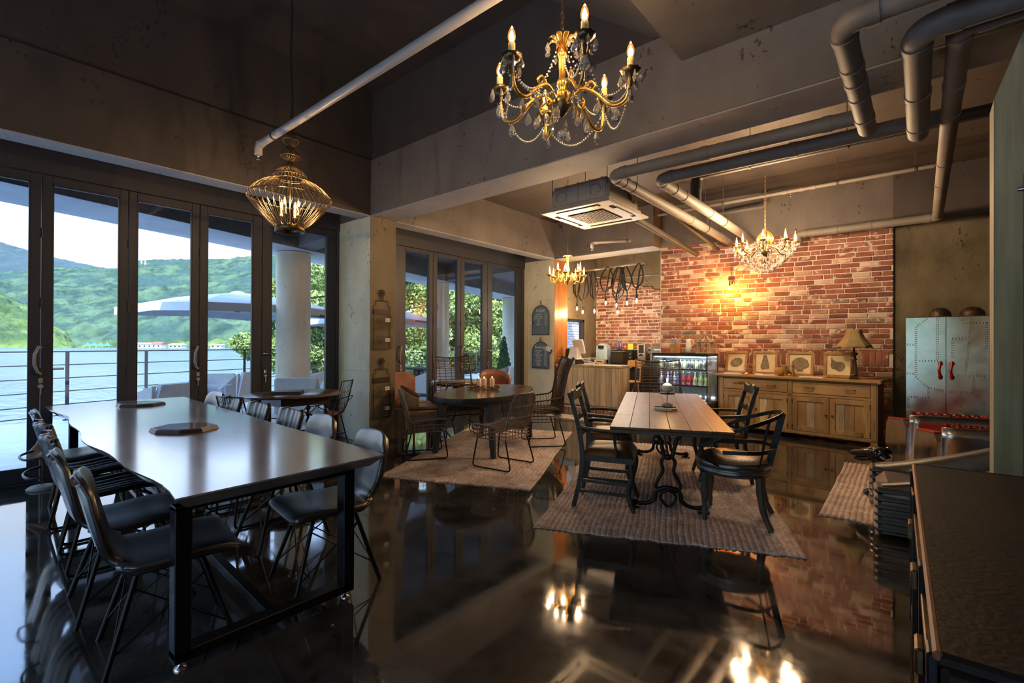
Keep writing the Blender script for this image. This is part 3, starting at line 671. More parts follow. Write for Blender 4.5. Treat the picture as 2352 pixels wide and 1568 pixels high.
# hills across the lake
def hill_mat(name, a, c, d):
    m = mat(name, a, c, .05, rough=.9, coord='World', c3=d, c3scale=.012, c3lo=.45, c3hi=.6, detail=9, lo=.38, hi=.62)
    t = m.node_tree; b = t.nodes['Principled BSDF']; g = t.nodes.new('ShaderNodeNewGeometry'); v = t.nodes.new('ShaderNodeTexVoronoi'); v.inputs['Scale'].default_value = .14
    bp = t.nodes.new('ShaderNodeBump'); bp.invert = True; bp.inputs['Strength'].default_value = 1; bp.inputs['Distance'].default_value = 4
    t.links.new(g.outputs['Position'], v.inputs['Vector']); t.links.new(v.outputs['Distance'], bp.inputs['Height']); t.links.new(bp.outputs[0], b.inputs['Normal']); return m
f3 = np.array(FW); r3 = np.array(RT)
def hill(name, px, D, sil, ridge, mt, canopy=3.0, power=.8, zb=-4.5, bumpy=12):
    """heightfield in world metres: bearings px (photo columns) by distance D, crest heights from sil"""
    P = np.linspace(px[0], px[1], px[2]); T = np.linspace(0, 1, D[2]); TT, PP = np.meshgrid(T, P); d = D[0] + (D[1] - D[0]) * TT; t = (PP - 1176) / 1105
    X = d * (FW.x + RT.x * t); Y = d * (FW.y + RT.y * t)
    top = np.interp(PP, [s[0] for s in sil], [s[1] for s in sil]); hz = 788.8 + .00436 * (1176 - PP); zr = 1.41 + (hz - top) * ridge / 1105
    u = np.clip((d - D[0]) / (ridge - D[0]), 0, 2); prof = np.where(u < 1, u ** power, 1 - (u - 1) * .6)
    big = (vnoise(X, Y, 140, 3) - .5) * .30 + (vnoise(X, Y, 55, 5) - .5) * .16
    Z = zb + (zr - zb) * prof * (1 + big * np.clip(1 - u, 0, 1) * np.clip(u * 4, 0, 1))
    can = (vnoise(X, Y, bumpy, 8) ** .6) * canopy + vnoise(X, Y, bumpy * .5, 9) * canopy * .6 + vnoise(X, Y, bumpy * 2.5, 11) * canopy * .7
    Z = Z + can * np.clip(u * 12, 0, 1) - canopy
    return gridobj(name, X, Y, Z, mt, kind='structure')
H1 = hill_mat('far forest', (0.0118, 0.0444, 0.0311), (0.0740, 0.1369, 0.0703), (0.0222, 0.0666, 0.0518))
H2 = hill_mat('near forest', (0.0429, 0.0936, 0.0172), (0.1326, 0.1950, 0.0429), (0.0273, 0.0663, 0.0172))
H4 = hill_mat('bright rear slope', (.16, .25, .10), (.36, .44, .22), (.12, .20, .09))
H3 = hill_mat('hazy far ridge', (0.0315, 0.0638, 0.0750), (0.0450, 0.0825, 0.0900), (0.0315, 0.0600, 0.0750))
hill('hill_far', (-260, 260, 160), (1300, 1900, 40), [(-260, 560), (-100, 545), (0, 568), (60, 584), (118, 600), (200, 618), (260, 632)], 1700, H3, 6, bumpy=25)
hill('hill', (-260, 2000, 620), (470, 1080, 120), [(-260, 650), (0, 640), (118, 625), (200, 628), (270, 630), (315, 611), (380, 606), (438, 604), (480, 606), (530, 602), (578, 597), (640, 585), (720, 575), (800, 560), (1000, 540), (2000, 560)], 950, H1, 8)
hill('hill_spur', (-500, 172, 180), (395, 640, 60), [(-500, 640), (0, 690), (60, 712), (110, 738), (140, 762), (160, 785), (172, 803)], 560, H2, 6, bumpy=8)
hill('lake_shore', (150, 1300, 360), (455, 560, 22), [(150, 798), (190, 790), (260, 783), (330, 784), (420, 776), (500, 778), (575, 782), (700, 778), (1300, 760)], 540, H2, 5, bumpy=9)

def far(px, d, z=0.0):
    t = (px - 1176) / 1105; return Vector((d * (FW.x + RT.x * t), d * (FW.y + RT.y * t), z))
FY = R(40.4)
def lodge(px, d, wd, h, roof, mroof, label):
    p = far(px, d, -4); e = empty('lakeside_building', p, FY, label, 'building', 'buildings along the far lake shore')
    MB().box((0, 0, h / 2), (wd, 7, h)).build('wall', M['whitewall'], e)
    b = MB(); b.prism([(-4.2, 0), (4.2, 0), (0, roof)], -wd / 2 - .6, wd / 2 + .6, M=Matrix(((0, 0, 1, 0), (1, 0, 0, 0), (0, 1, 0, h), (0, 0, 0, 1)))); b.build('roof', mroof, e)
    n = max(2, int(wd / 4))
    for k in range(n): MB().box((-wd / 2 + (k + .5) * wd / n, -3.55, h * .5), (1.6, .1, h * .4)).build('window', M['black'], e)
lodge(333, 452, 18, 3.2, 1.6, M['whitewall'], 'long low pale building on the far shore, beside the red one')
lodge(365, 448, 9, 3.6, 2.0, M['redroof'], 'red roofed building on the far shore, right of the long pale one')
lodge(408, 452, 12, 2.6, 1.4, M['whitewall'], 'small pale building on the far shore, right of the red roof')
lodge(500, 455, 10, 2.6, 1.4, M['whitewall'], 'pale shore house seen above the terrace chairs')
lodge(552, 458, 14, 2.6, 1.2, M['redroof'], 'low house with reddish roof far right on the lake shore')
lodge(319, 620, 11, 4, 2.0, M['redroof'], 'house with red roof standing up among the hillside trees')
for k, px in enumerate((202, 217, 232, 247)):
    e = empty('tent', far(px, 440, -3.8), FY + .2, ['leftmost', 'second', 'third', 'rightmost'][k] + ' of four blue peaked tents on the far shore', 'tent', 'blue shore tents')
    MB().lathe([(3.6, 1.8), (1.6, 2.8), (.1, 4.9)], 4, M=TM(rz=PI / 4), smooth=False).build('canopy', M['tentblue'], e)
    b = MB()
    for x in (-2.4, 2.4):
        for y in (-2.4, 2.4): b.tube([(x, y, 0), (x, y, 1.9)], .08, 5)
    b.build('poles', M['whitewall'], e, kind='stuff')

# trees
def leaf_mesh(name, n, size, blobs, m, parent, seed, flat=0.5):
    rs = np.random.RandomState(seed); W = np.array([bl[3] * bl[4] * bl[5] for bl in blobs]) ** .66; W /= W.sum(); ch = rs.choice(len(blobs), n, p=W); B = np.array(blobs)[ch]
    u = rs.normal(size=(n, 3)); u /= np.linalg.norm(u, axis=1)[:, None]; rad = rs.uniform(.55, 1.02, n) ** .6
    P = B[:, :3] + u * B[:, 3:6] * rad[:, None]
    a = rs.normal(size=(n, 3)); a += u * .6; a /= np.linalg.norm(a, axis=1)[:, None]; t1 = np.cross(a, rs.normal(size=(n, 3))); t1 /= np.linalg.norm(t1, axis=1)[:, None]; t2 = np.cross(a, t1)
    s = (size * rs.uniform(.6, 1.3, n))[:, None]; V = np.stack([P - t1 * s, P + t2 * s * flat, P + t1 * s, P - t2 * s * flat], 1).reshape(-1, 3)
    me = bpy.data.meshes.new(name); k = len(V); me.vertices.add(k); me.vertices.foreach_set('co', V.ravel()); me.loops.add(k); me.loops.foreach_set('vertex_index', np.arange(k, dtype=np.int32))
    me.polygons.add(n); me.polygons.foreach_set('loop_start', np.arange(n, dtype=np.int32) * 4); me.update(calc_edges=True); me.materials.append(m)
    o = bpy.data.objects.new(name, me); C.objects.link(o); par(o, parent); return o
def tree(px, d, top, rad, label, n=5200, leaf=.17, seed=1, group='trees beyond the terrace', mt='leafy'):
    p = far(px, d, -1.5); hz = 788.8; zt = 1.41 + (hz - top) * d / 1105 + 1.5; rs = random.Random(seed)
    e = empty('leafy_tree', p, 0, label, 'tree', group)
    bl = []
    for k in range(15):
        a = rs.uniform(0, 2 * PI); q = rs.uniform(0, 1); z = zt * (.28 + .62 * q); rr = rad * (1.1 - .75 * q) * rs.uniform(.3, .8); s = rad * rs.uniform(.30, .5)
        bl.append((rr * math.cos(a), rr * math.sin(a), z, s, s, s * .55))
    bl.append((0, 0, zt * .9, rad * .4, rad * .4, zt * .1))
    o = leaf_mesh('crown', n, leaf, bl, M[mt], e, seed); o['kind'] = 'stuff'
    b = MB(); b.tube([(0, 0, -2.5), (.1, .05, zt * .35), (.0, .1, zt * .8)], [.22, .17, .05], 8)
    for bb in bl[:9]: b.tube([(0, 0, max(.6, bb[2] - 1.2)), (bb[0] * .5, bb[1] * .5, bb[2] - .3), (bb[0], bb[1], bb[2])], [.07, .05, .02], 5)
    b.build('trunk', M['bark'], e)
TL = [(722, 18.5, 600, 2.0, 'loose pale tree behind the round column in the left glass doors'), (650, 30, 640, 2.6, 'tree on the bank just left of the nearest round column'), (800, 21, 560, 3.0, 'tree hidden behind the first pier'),
      (900, 21.5, 560, 3.0, 'bright tree behind the umbrella in the second set of doors'), (958, 22.5, 620, 2.2, 'sunlit tree behind the cantilever umbrella post'), (1020, 25, 590, 3.0, 'tall sunlit tree filling the second door leaf of the far doors'),
      (1078, 27.5, 610, 2.4, 'bright leafy tree seen through the third door leaf of the far doors'), (1135, 30, 590, 3.2, 'sunlit tree behind the small cone shrub'), (1190, 33, 600, 3.2, 'tree at the right end of the terrace view'),
      (985, 38, 560, 4.4, 'tallest back tree behind the far folding doors'), (1100, 42, 560, 4.6, 'broad back tree behind the far folding doors')]
for i, (px, d, top, rad, lb) in enumerate(TL): tree(px, d, top, rad, lb, seed=20 + i, n=17000, leaf=.085 if d < 24 else .12)
# grassy bank under the trees on this side of the lake
P_, D_ = np.meshgrid(np.linspace(700, 1500, 90), np.linspace(24, 70, 50), indexing='ij'); t_ = (P_ - 1176) / 1105
X_ = D_ * (FW.x + RT.x * t_); Y_ = D_ * (FW.y + RT.y * t_); Z_ = -1.2 + (D_ - 24) * .13 * np.clip((P_ - 700) / 80, 0, 1) + vnoise(X_, Y_, 3, 4) * 1.0 + vnoise(X_, Y_, 1, 6) * .5 - (1 - np.clip((P_ - 700) / 80, 0, 1)) * 4
gridobj('bank', X_, Y_, Z_, H2, kind='structure')
# potted cone shrub on the terrace
e = empty('cone_shrub', (-10.6, 12.05, -.02), 0, 'small clipped conical evergreen in a pot on the terrace', 'shrub')
bl = [(0, 0, .42 + .16 * k, .30 - .034 * k, .30 - .034 * k, .14) for k in range(8)]
o = leaf_mesh('foliage', 5200, .035, bl, M['leafd'], e, 3); o['kind'] = 'stuff'
MB().lathe([(.16, 0), (.21, .30), (.23, .30), (.23, .34), (.19, .34), (.18, .25)], 20).build('pot', M['terracotta'], e)
MB().tube([(0, 0, .25), (0, 0, 1.3)], .03, 6).build('stem', M['bark'], e)

# umbrellas
def umbrella(loc, rz, half, ztop, drop, post, label, rs_=1):
    e = empty('cantilever_umbrella', loc, rz, label, 'umbrella', 'white terrace umbrellas')
    b = MB(); h = half
    ring = [(math.cos(a) * h * 1.05, math.sin(a) * h * 1.05) for a in [PI / 8 + k * PI / 4 for k in range(8)]]
    ring = [(h, h), (0, h * 1.02), (-h, h), (-h * 1.02, 0), (-h, -h), (0, -h * 1.02), (h, -h), (h * 1.02, 0)]
    vs = [(0, 0, ztop)] + [(x * .5, y * .5, ztop - drop * .36) for x, y in ring] + [(x, y, ztop - drop + (0 if k % 2 == 0 else .05)) for k, (x, y) in enumerate(ring)] + [(x * 1.0, y * 1.0, ztop - drop - .16 + (0 if k % 2 == 0 else .05)) for k, (x, y) in enumerate(ring)]
    fs = [(0, 1 + k, 1 + (k + 1) % 8) for k in range(8)] + [(1 + k, 9 + k, 9 + (k + 1) % 8, 1 + (k + 1) % 8) for k in range(8)] + [(9 + k, 17 + k, 17 + (k + 1) % 8, 9 + (k + 1) % 8) for k in range(8)]
    b.add(vs, fs); b.build('canopy', M['canvas'], e)
    MB().lathe([(.17, ztop - .03), (.10, ztop + .01), (.02, ztop + .03)], 12).build('vent', M['canvas'], e)
    for k in range(8): MB().tube([(0, 0, ztop - .06), (ring[k][0] * .98, ring[k][1] * .98, ztop - drop - .02)], .014, 5).build('rib', M['frame'], e)
    MB().lathe([(.05, ztop - .45), (.09, ztop - .40), (.09, ztop - .28), (.04, ztop - .2)], 10).build('hub', M['frame'], e)
    px_, py_ = post
    b = MB(); b.box((px_, py_, 1.28), (.10, .07, 2.56), bev=.008); b.build('pole', M['frame'], e)
    MB().box((px_, py_, .04), (.8, .8, .08), bev=.01).build('base', M['frame'], e)
    b = MB(); b.bar((px_, py_, 2.0), (0, 0, ztop - .33), .045, .06); b.bar((px_, py_, 2.5), (px_ * .5, py_ * .5, ztop - .2), .03, .03); b.build('arm', M['frame'], e)
    MB().box((px_ + .06, py_, 2.0), (.10, .10, .14), bev=.01).build('crank_box', M['frame'], e)
umbrella((-11.75, 4.25, -.02), R(12), 1.65, 2.56, .40, (1.9, 1.0), 'large white cantilever umbrella over the terrace chairs, left of the round column')
umbrella((-12.3, 8.0, -.02), R(5), 1.5, 2.55, .5, (2.0, .55), 'white cantilever umbrella half hidden by the pier, seen in the far glass doors')

# wicker armchairs
def wicker(loc, rz, label, first=[None], hb=.82):
    if first[0] is None:
        e = empty('wicker_armchair', loc, rz, label, 'chair', 'wicker armchairs on the terrace')
        MB().box((0, .02, .31), (.60, .58, .14), bev=.03).build('seat', M['wicker'], e)
        b = MB(); b.prism([(-.36, .0), (.36, .0), (.30, .62), (-.30, .62)], 0, .07, M=TM((0, -.30, .22), rx=R(100))); b.build('backrest', M['wicker'], e)
        for s in (-1, 1):
            b = MB(); b.prism([(-.34, .0), (.32, .0), (.26, .40), (-.38, .60)], 0, .06, M=Matrix(((0, 0, 1, s * .33 - .03), (1, 0, 0, 0), (0, 1, 0, .20), (0, 0, 0, 1)))); b.build('armrest', M['wicker'], e)
        for x in (-.28, .28):
            for y in (-.26, .26): MB().tube([(x, y, .26), (x * 1.04, y * 1.06, 0)], .022, 8).build('leg', M['wicker'], e)
        first[0] = e; return e
    return dup(first[0], loc, rz, label)
for (x, y, rz, lb) in [(-8.75, 2.05, 2.0, 'wicker armchair behind the head of the slab table, nearest the left doors'), (-10.0, 3.1, -2.3, 'wicker armchair facing away beside the glass table'), (-10.9, 4.0, 1.9, 'wicker armchair with raised back against the railing'),
                       (-8.5, 4.15, .9, 'pale wicker armchair just right of the nearest round column'), (-7.9, 4.55, 1.3, 'pale wicker armchair next to the pier, behind the folding table'), (-11.3, 5.9, 2.6, 'wicker armchair half hidden behind the nearest round column'),
                       (-9.3, 7.9, 1.6, 'wicker armchair behind the outdoor pedestal table'), (-8.6, 9.3, 2.2, 'wicker armchair in the middle leaves of the far doors'), (-9.6, 11.3, 1.9, 'wicker armchair beside the cone shrub'), (-8.5, 10.5, 2.4, 'wicker armchair nearest the right end of the far doors')]:
    wicker((x, y, -.02), rz, lb)
e = empty('glass_table', (-9.3, 2.6, -.02), FY, 'low glass topped terrace table between wicker armchairs', 'table')
MB().box((0, 0, .70), (1.1, .7, .012), bev=.003).build('tabletop', M['clear'], e)
for x in (-.48, .48):
    for y in (-.28, .28): MB().box((x, y, .345), (.05, .05, .69), bev=.004).build('leg', M['wicker'], e)
e = empty('pedestal_table', (-10.2, 8.15, -.02), .3, 'dark terrace table on an ornate cast pedestal, seen through the far doors', 'table')
MB().box((0, 0, .76), (1.2, .7, .04), bev=.006).build('tabletop', M['frame'], e)
b = MB(); b.lathe([(.05, 0), (.05, .1), (.03, .2), (.06, .35), (.03, .5), (.05, .7), (.10, .74)], 12)
for s in (-1, 1): b.tube(smoothpath([(0, 0, .12), (s * .2, 0, .16), (s * .33, 0, .02)]), .022, 6); b.tube(smoothpath([(0, 0, .55), (s * .12, 0, .6), (s * .14, 0, .7), (s * .05, 0, .68)]), .016, 6)
b.build('pedestal', M['frame'], e)
# carriage lantern hung under the terrace roof
e = empty('hanging_lantern', (-8.0, 6.75, 1.95), 0, 'black carriage lantern hanging outside the far glass doors', 'lamp')
b = MB(); b.lathe([(.02, .42), (.05, .36), (.13, .28), (.12, .26)], 6, smooth=False); b.lathe([(.09, 0), (.03, -.05), (.01, -.12)], 6, smooth=False); b.ring((0, 0, .47), .05, .008, axis='Y', n=12)
for k in range(6):
    a = k * PI / 3; b.tube([(.09 * math.cos(a), .09 * math.sin(a), 0), (.12 * math.cos(a), .12 * math.sin(a), .27)], .006, 4)
b.build('housing', M['frame'], e); MB().lathe([(.085, 0), (.115, .26)], 6, smooth=False).build('pane', M['clear'], e); MB().tube([(0, 0, .52), (0, 0, 1.82)], .006, 5).build('chain', M['frame'], e)

# wooded slope behind the rear deck
X_, Y_ = np.meshgrid(np.linspace(-40, 40, 160), np.linspace(-60, -16, 70), indexing='ij'); Z_ = -.5 + (-16 - Y_) * .22 + vnoise(X_, Y_, 5, 3) * 3.2 * np.clip((-16 - Y_) / 6, 0, 1) + vnoise(X_, Y_, 2, 4) * 1.2
gridobj('hill_rear', X_, Y_, Z_, H4, kind='structure')
# ================================================================== FURNITURE
def off(p, d): return (p[0] + d[0], p[1] + d[1], p[2] + d[2])
# ------------------------------------------------ braided jute rugs
M['jute'] = mat('braided jute', (.50, .405, .36), (.77, .66, .605), 30, rough=.95, bump=.6, bscale=120, c3=(.38, .28, .23), c3scale=6, c3lo=.5, c3hi=.75)
def rug(corners, label, pitch=.042, braid=.045):
    """corners near-left, near-right, far-right, far-left; braids run away from the near edge, each with its own plait"""
    A, B_, C_, D_ = [np.array(c, float) for c in corners]; Wd = np.linalg.norm(B_ - A); Ln = np.linalg.norm(D_ - A)
    nb = int(Wd / pitch); nu = nb * 6 + 1; nv = int(Ln / braid) * 5 + 1
    U, V = np.meshgrid(np.linspace(0, 1, nu), np.linspace(0, 1, nv), indexing='ij')
    wob = (vnoise(U * 40, V * Ln * 8, 3, 2) - .5) * .004
    Xs = (A[0] * (1 - U) * (1 - V) + B_[0] * U * (1 - V) + C_[0] * U * V + D_[0] * (1 - U) * V); Ys = (A[1] * (1 - U) * (1 - V) + B_[1] * U * (1 - V) + C_[1] * U * V + D_[1] * (1 - U) * V)
    ph = U * nb; col = np.floor(np.clip(ph, 0, nb - 1e-6)); f = ph - col
    pl = V * Ln / braid; par_ = np.where(f < .5, 0, .5) + col * .13
    Z = .004 + .015 * np.abs(np.sin(PI * ph)) ** .6 * (.72 + .28 * np.sin(2 * PI * (pl + par_))) + wob
    edge = np.minimum.reduce([np.minimum(U, 1 - U) * Wd, np.minimum(V, 1 - V) * Ln]); Z = np.where(edge < .004, .001, Z)
    Xs += (vnoise(U * 3, V * Ln, .3, 7) - .5) * .02; Ys += (vnoise(V * Ln, U * 9, .3, 17) - .5) * .03
    return gridobj('jute_rug', Xs, Ys, Z, M['jute'], label=label, cat='rug', group='braided jute rugs')
rug([(-4.36, 2.96), (-2.85, 3.65), (-4.24, 6.46), (-5.80, 5.75)], 'rectangular jute rug under the oval table and rattan chairs')
rug([(-2.27, 2.92), (-.56, 3.69), (-1.92, 6.86), (-3.52, 6.15)], 'large jute rug under the long plank table in the middle of the room')
rug([(-.655, 4.69), (1.30, 4.86), (1.30, 7.10), (-.70, 6.98)], 'jute rug under the black leather armchair at right')
rug([(-5.62, 7.62), (-4.30, 7.62), (-4.30, 8.02), (-5.62, 8.02)], 'small narrow jute mat in front of the brick footed counter')
RZ = .017   # rug thickness

# ------------------------------------------------ shell chairs round the slab table
def shell_chair(name, label, group, channels=0, legs='splay', seatw=.45):
    e = empty(name, (0, 0, 0), 0, label, 'chair', group)
    prof = smoothpath([(.235, .435), (.20, .462), (.08, .468), (-.08, .455), (-.19, .465), (-.255, .53), (-.285, .63), (-.315, .76), (-.335, .86 if not channels else .83)], 4)
    n = len(prof)
    def wid(t):
        if channels: return .225 - .02 * math.sin(PI * t) if t < .93 else .225 - .03 * ((t - .93) / .07) ** 2
        if t < .08: return .15 + .08 * math.sin(t / .08 * PI / 2)
        if t < .45: return .235
        if t < .60: return .235 - .05 * math.sin((t - .45) / .15 * PI / 2)
        if t < .78: return .185 + .03 * math.sin((t - .6) / .18 * PI / 2)
        return .215 * max(.02, 1 - ((t - .78) / .222) ** 3) ** .42
    def fn(u, v):
        k = min(int(u * (n - 1)), n - 2); f = u * (n - 1) - k; p = prof[k] * (1 - f) + prof[k + 1] * f; q = prof[k + 1] - prof[k]
        nx, nz = -q.y, q.x   # towards the sitter
        s = (v - .5) * 2; w_ = wid(u); up = -abs(nx) if False else 0
        q_ = min(1, w_ / .2) ** 2; cup = .035 * s * s * (1 if u > .5 else .45) * q_; pad = .018 * (1 - s ** 4) * q_
        if channels: pad = .014 + .014 * abs(math.sin(PI * channels * v))
        L_ = math.hypot(q.x, q.y); nn = (-(q.y) / L_ * -1, 0)
        dy, dz = (q.y / L_, -q.x / L_)
        if u < .5 and dz < 0: dy, dz = -dy, -dz
        if u >= .5 and dy < 0: dy, dz = -dy, -dz
        h = cup + pad
        return (s * w_, p.x + dy * h, p.y + dz * h)
    b = MB(); b.sheet(fn, n * 2, 24 if not channels else channels * 8, th=.038)
    b.build('seat_shell', M['leather'], e)
    b = MB()      # contrast rim running round the shell
    rim = [fn(i / 30, 0.0) for i in range(31)] + [fn(1, j / 10) for j in range(1, 10)] + [fn(1 - i / 30, 1.0) for i in range(31)]
    b.tube([(x, y - .012, z - .012) for x, y, z in rim], .007, 5); b.build('rim', M['darkwood'] if not channels else M['steel'], e)
    if legs == 'splay':
        tops = [(-.13, .10), (.13, .10), (-.13, -.14), (.13, -.14)]; feet = [(-.22, .23), (.22, .23), (-.22, -.26), (.22, -.26)]
        for (a, c) in zip(tops, feet): MB().tube(fillet([(a[0] * .5, a[1] * .6, .425), (a[0], a[1], .415), (c[0], c[1], .0)], .03), .0125, 8).build('leg', M['steel'], e)
        def P(i, t): return (tops[i][0] * (1 - t) + feet[i][0] * t, tops[i][1] * (1 - t) + feet[i][1] * t, .415 * (1 - t))
        for (i, j, t1, t2) in ((0, 1, .15, .75), (1, 0, .15, .75), (2, 3, .15, .75), (3, 2, .15, .75), (0, 2, .15, .75), (2, 0, .15, .75), (1, 3, .15, .75), (3, 1, .15, .75)):
            MB().tube([P(i, t1), P(j, t2)], .0042, 5).build('brace', M['steel'], e)
        MB().box((0, -.02, .422), (.26, .26, .012)).build('seat_plate', M['steel'], e)
    elif legs == 'sled':
        for s in (-1, 1):
            MB().tube(fillet([(s * .12, .12, .425), (s * .20, .17, .42), (s * .215, .21, .011), (s * .215, -.25, .011), (s * .20, -.16, .42), (s * .12, -.12, .425)], .045), .010, 8).build('sled_leg', M['steel'], e)
            for y in (.17, -.21): MB().lathe([(.014, 0), (.014, .008)], 8, (s * .215, y, 0)).build('foot', M['black'], e)
        for y in (.12, -.12): MB().tube([(-.20, y * 1.25, .42), (.20, y * 1.25, .42)], .008, 6).build('crossbar', M['steel'], e)
        MB().tube(smoothpath([(-.17, -.335, .62), (-.12, -.40, .61), (0, -.42, .61), (.12, -.40, .61), (.17, -.335, .62)]), .008, 6).build('grab_handle', M['steel'], e)
    else:
        for x in (-.16, .16):
            for y in (-.15, .15): MB().tube([(x, y, .43), (x * 1.4, y * 1.5, 0)], [.022, .014], 8).build('leg', M['darkwood'], e)
        MB().box((0, 0, .425), (.30, .28, .02)).build('seat_plate', M['darkwood'], e)
    return e
G1 = 'leather shell chairs along the slab table'
ca = shell_chair('dining_chair', 'black round-backed leather chair nearest the camera, left side of the slab table', G1)
cb = shell_chair('dining_chair', 'black channel-stitched leather chair on a sled base, third along the left side', G1, channels=5, legs='sled')
cc = shell_chair('dining_chair', 'black leather chair on brown wooden legs at the far left end of the slab table', G1, channels=0, legs='wood')
def put(e, x, y, rz): e.location = (x, y, 0); e.rotation_euler = (0, 0, rz)
put(ca, -2.70, .70, R(-8))
dup(ca, (-3.34, .69, 0), R(-4), 'round-backed black leather chair second from the camera, left side of the slab table')
put(cb, -4.06, .72, R(-2))
dup(cb, (-4.72, .75, 0), R(2), 'channel-stitched black chair, fourth along the left side of the slab table')
put(cc, -5.45, .79, R(-4))
dup(ca, (-2.72, 1.46, 0), R(172), 'black round-backed leather chair with splayed legs at the near right corner of the slab table')
dup(ca, (-3.54, 1.58, 0), R(178), 'round-backed black chair second along the right side, brown rim showing')
for k, (x, lb) in enumerate([(-4.12, 'nearest channel-stitched black chair on the right side of the slab table'), (-4.76, 'middle channel-stitched black chair on the right side of the slab table'), (-5.42, 'farthest channel-stitched black chair on the right side of the slab table')]):
    dup(cb, (x, 1.62, 0), R(180 + (k - 1) * 2), lb)
dup(ca, (-6.02, 1.66, 0), R(184), 'smooth-backed black leather chair at the far right corner of the slab table')

# ------------------------------------------------ slab table
t = empty('slab_table', (0, 0, 0), 0, 'long live-edge polished slab dining table on a black steel frame', 'table')
rs = random.Random(3); left = []; right = []
for i in range(33):
    u = i / 32; x = -2.32 - 4.28 * u
    left.append((x, .585 + .065 * u + .028 * math.sin(u * 9 + 1) + .014 * math.sin(u * 27) + (.07 * math.exp(-((u - .97) / .05) ** 2)) * 0 - .015 * (u > .9)))
    right.append((x - .03 * (1 - u), 1.635 + .17 * u + .006 * math.sin(u * 14)))
poly_t = left[::-1] + right[:]
b = MB(); ztop = .77
n = len(poly_t); cxm = sum(p[0] for p in poly_t) / n; cym = sum(p[1] for p in poly_t) / n
def inset(p, d): 
    v = Vector((p[0] - cxm, 0)) ; sx = d if p[0] < cxm else -d; sy = d if p[1] < 1.15 else -d
    ex = sx if (p[0] > -2.40 or p[0] < -6.5) else 0
    return (p[0] + ex, p[1] + sy)
top = [(x, y, ztop) for x, y in poly_t]; mid = [(*inset((x, y), -.0), ztop - .008) for x, y in poly_t]; bot = [(*inset((x, y), .055), ztop - .062) for x, y in poly_t]
b.add(top + mid + bot, [tuple(range(n))[::-1], tuple(range(2 * n, 3 * n))] + [(i, (i + 1) % n, n + (i + 1) % n, n + i) for i in range(n)] + [(n + i, n + (i + 1) % n, 2 * n + (i + 1) % n, 2 * n + i) for i in range(n)])
b.build('tabletop', M['slab'], t)
for nm, X in (('near', -2.43), ('far', -6.25)):
    ya, yb = (.66, 1.44) if nm == 'near' else (.80, 1.66)
    for y in (ya, yb): MB().box((X, y, .385), (.075, .065, .65), bev=.004).build('leg', M['steel'], t)
    MB().box((X, (ya + yb) / 2, .068), (.075, yb - ya + .065, .05), bev=.004).build('floor_bar', M['steel'], t)
    MB().box((X, (ya + yb) / 2, .70), (.075, yb - ya + .065, .02), bev=.004).build('top_plate', M['steel'], t)
    for y in (ya, yb):
        MB().lathe([(.025, 0), (.025, .012), (.010, .016), (.010, .045)], 12, (X, y, 0)).build('levelling_foot', M['chrome'], t)
b = MB(); b.bar((-2.46, 1.05, .068), (-6.22, 1.23, .068), .05, .05, bev=.003); b.build('floor_rail', M['steel'], t)
# octagonal mirror trays
def tray(x, y, rz, sx, sy, label):
    e = empty('octagonal_tray', (x, y, .771), rz, label, 'tray', 'octagonal trays on the slab table')
    o8 = [(.5, .22), (.26, .5), (-.26, .5), (-.5, .22), (-.5, -.22), (-.26, -.5), (.26, -.5), (.5, -.22)]
    b = MB(); b.add([(px * sx, py * sy, .0) for px, py in o8] + [(px * sx * .94, py * sy * .94, .024) for px, py in o8], [tuple(range(8))[::-1], tuple(range(8, 16))] + [(i, (i + 1) % 8, 8 + (i + 1) % 8, 8 + i) for i in range(8)])
    b.build('rim', M['darkwood'], e); b = MB(); b.prism([(px * sx * .86, py * sy * .86) for px, py in o8], .024, .028); b.build('plate', mat('tray glass ' + label[:5], (.25, .25, .25), rough=.05, spec=.9), e)
tray(-4.10, 1.13, R(-52), .34, .40, 'dark wooden octagonal tray in the middle of the slab table')
tray(-6.02, 1.28, R(-50), .34, .38, 'dark wooden octagonal tray at the far end of the slab table')

# ------------------------------------------------ folding table by the window, menu, wire chairs
t = empty('drop_leaf_table', (-6.05, 2.88, 0), 0, 'dark oval drop-leaf table with barley twist legs by the window', 'table')
b = MB(); b.lathe([(.0, .745), (.50, .745), (.515, .755), (.515, .762), (.50, .772), (.0, .772)], 40, M=Matrix.Scale(1.22, 4, (0, 1, 0))); b.build('tabletop', M['ovalwood'], t)
b = MB(); b.box((0, 0, .69), (.55, .62, .11), bev=.005); b.build('apron', M['darkwood'], t)
for x in (-.24, .24):
    for y in (-.28, .28):
        b = MB(); b.lathe([(.026 + .011 * math.sin(i * 1.25), .10 + i * .0165) for i in range(33)], 10, (x, y, 0)); b.box((x, y, .05), (.055, .055, .10), bev=.004); b.build('leg', M['darkwood'], t)
for y in (-.28, .28): MB().box((0, y, .12), (.46, .035, .035), bev=.004).build('stretcher', M['darkwood'], t)
for x in (-.24, .24): MB().box((x, 0, .12), (.035, .54, .035), bev=.004).build('stretcher', M['darkwood'], t)
e = empty('menu_book', (-6.0, 2.75, .773), R(52), 'dark menu binder lying on the drop-leaf table', 'book')
MB().box((0, 0, .004), (.34, .24, .008), bev=.002).build('cover', M['black'], e); MB().box((.004, 0, .018), (.325, .225, .020)).build('pages', M['darkwood'], e); MB().box((0, 0, .032), (.34, .24, .008), bev=.002).build('cover', M['black'], e)

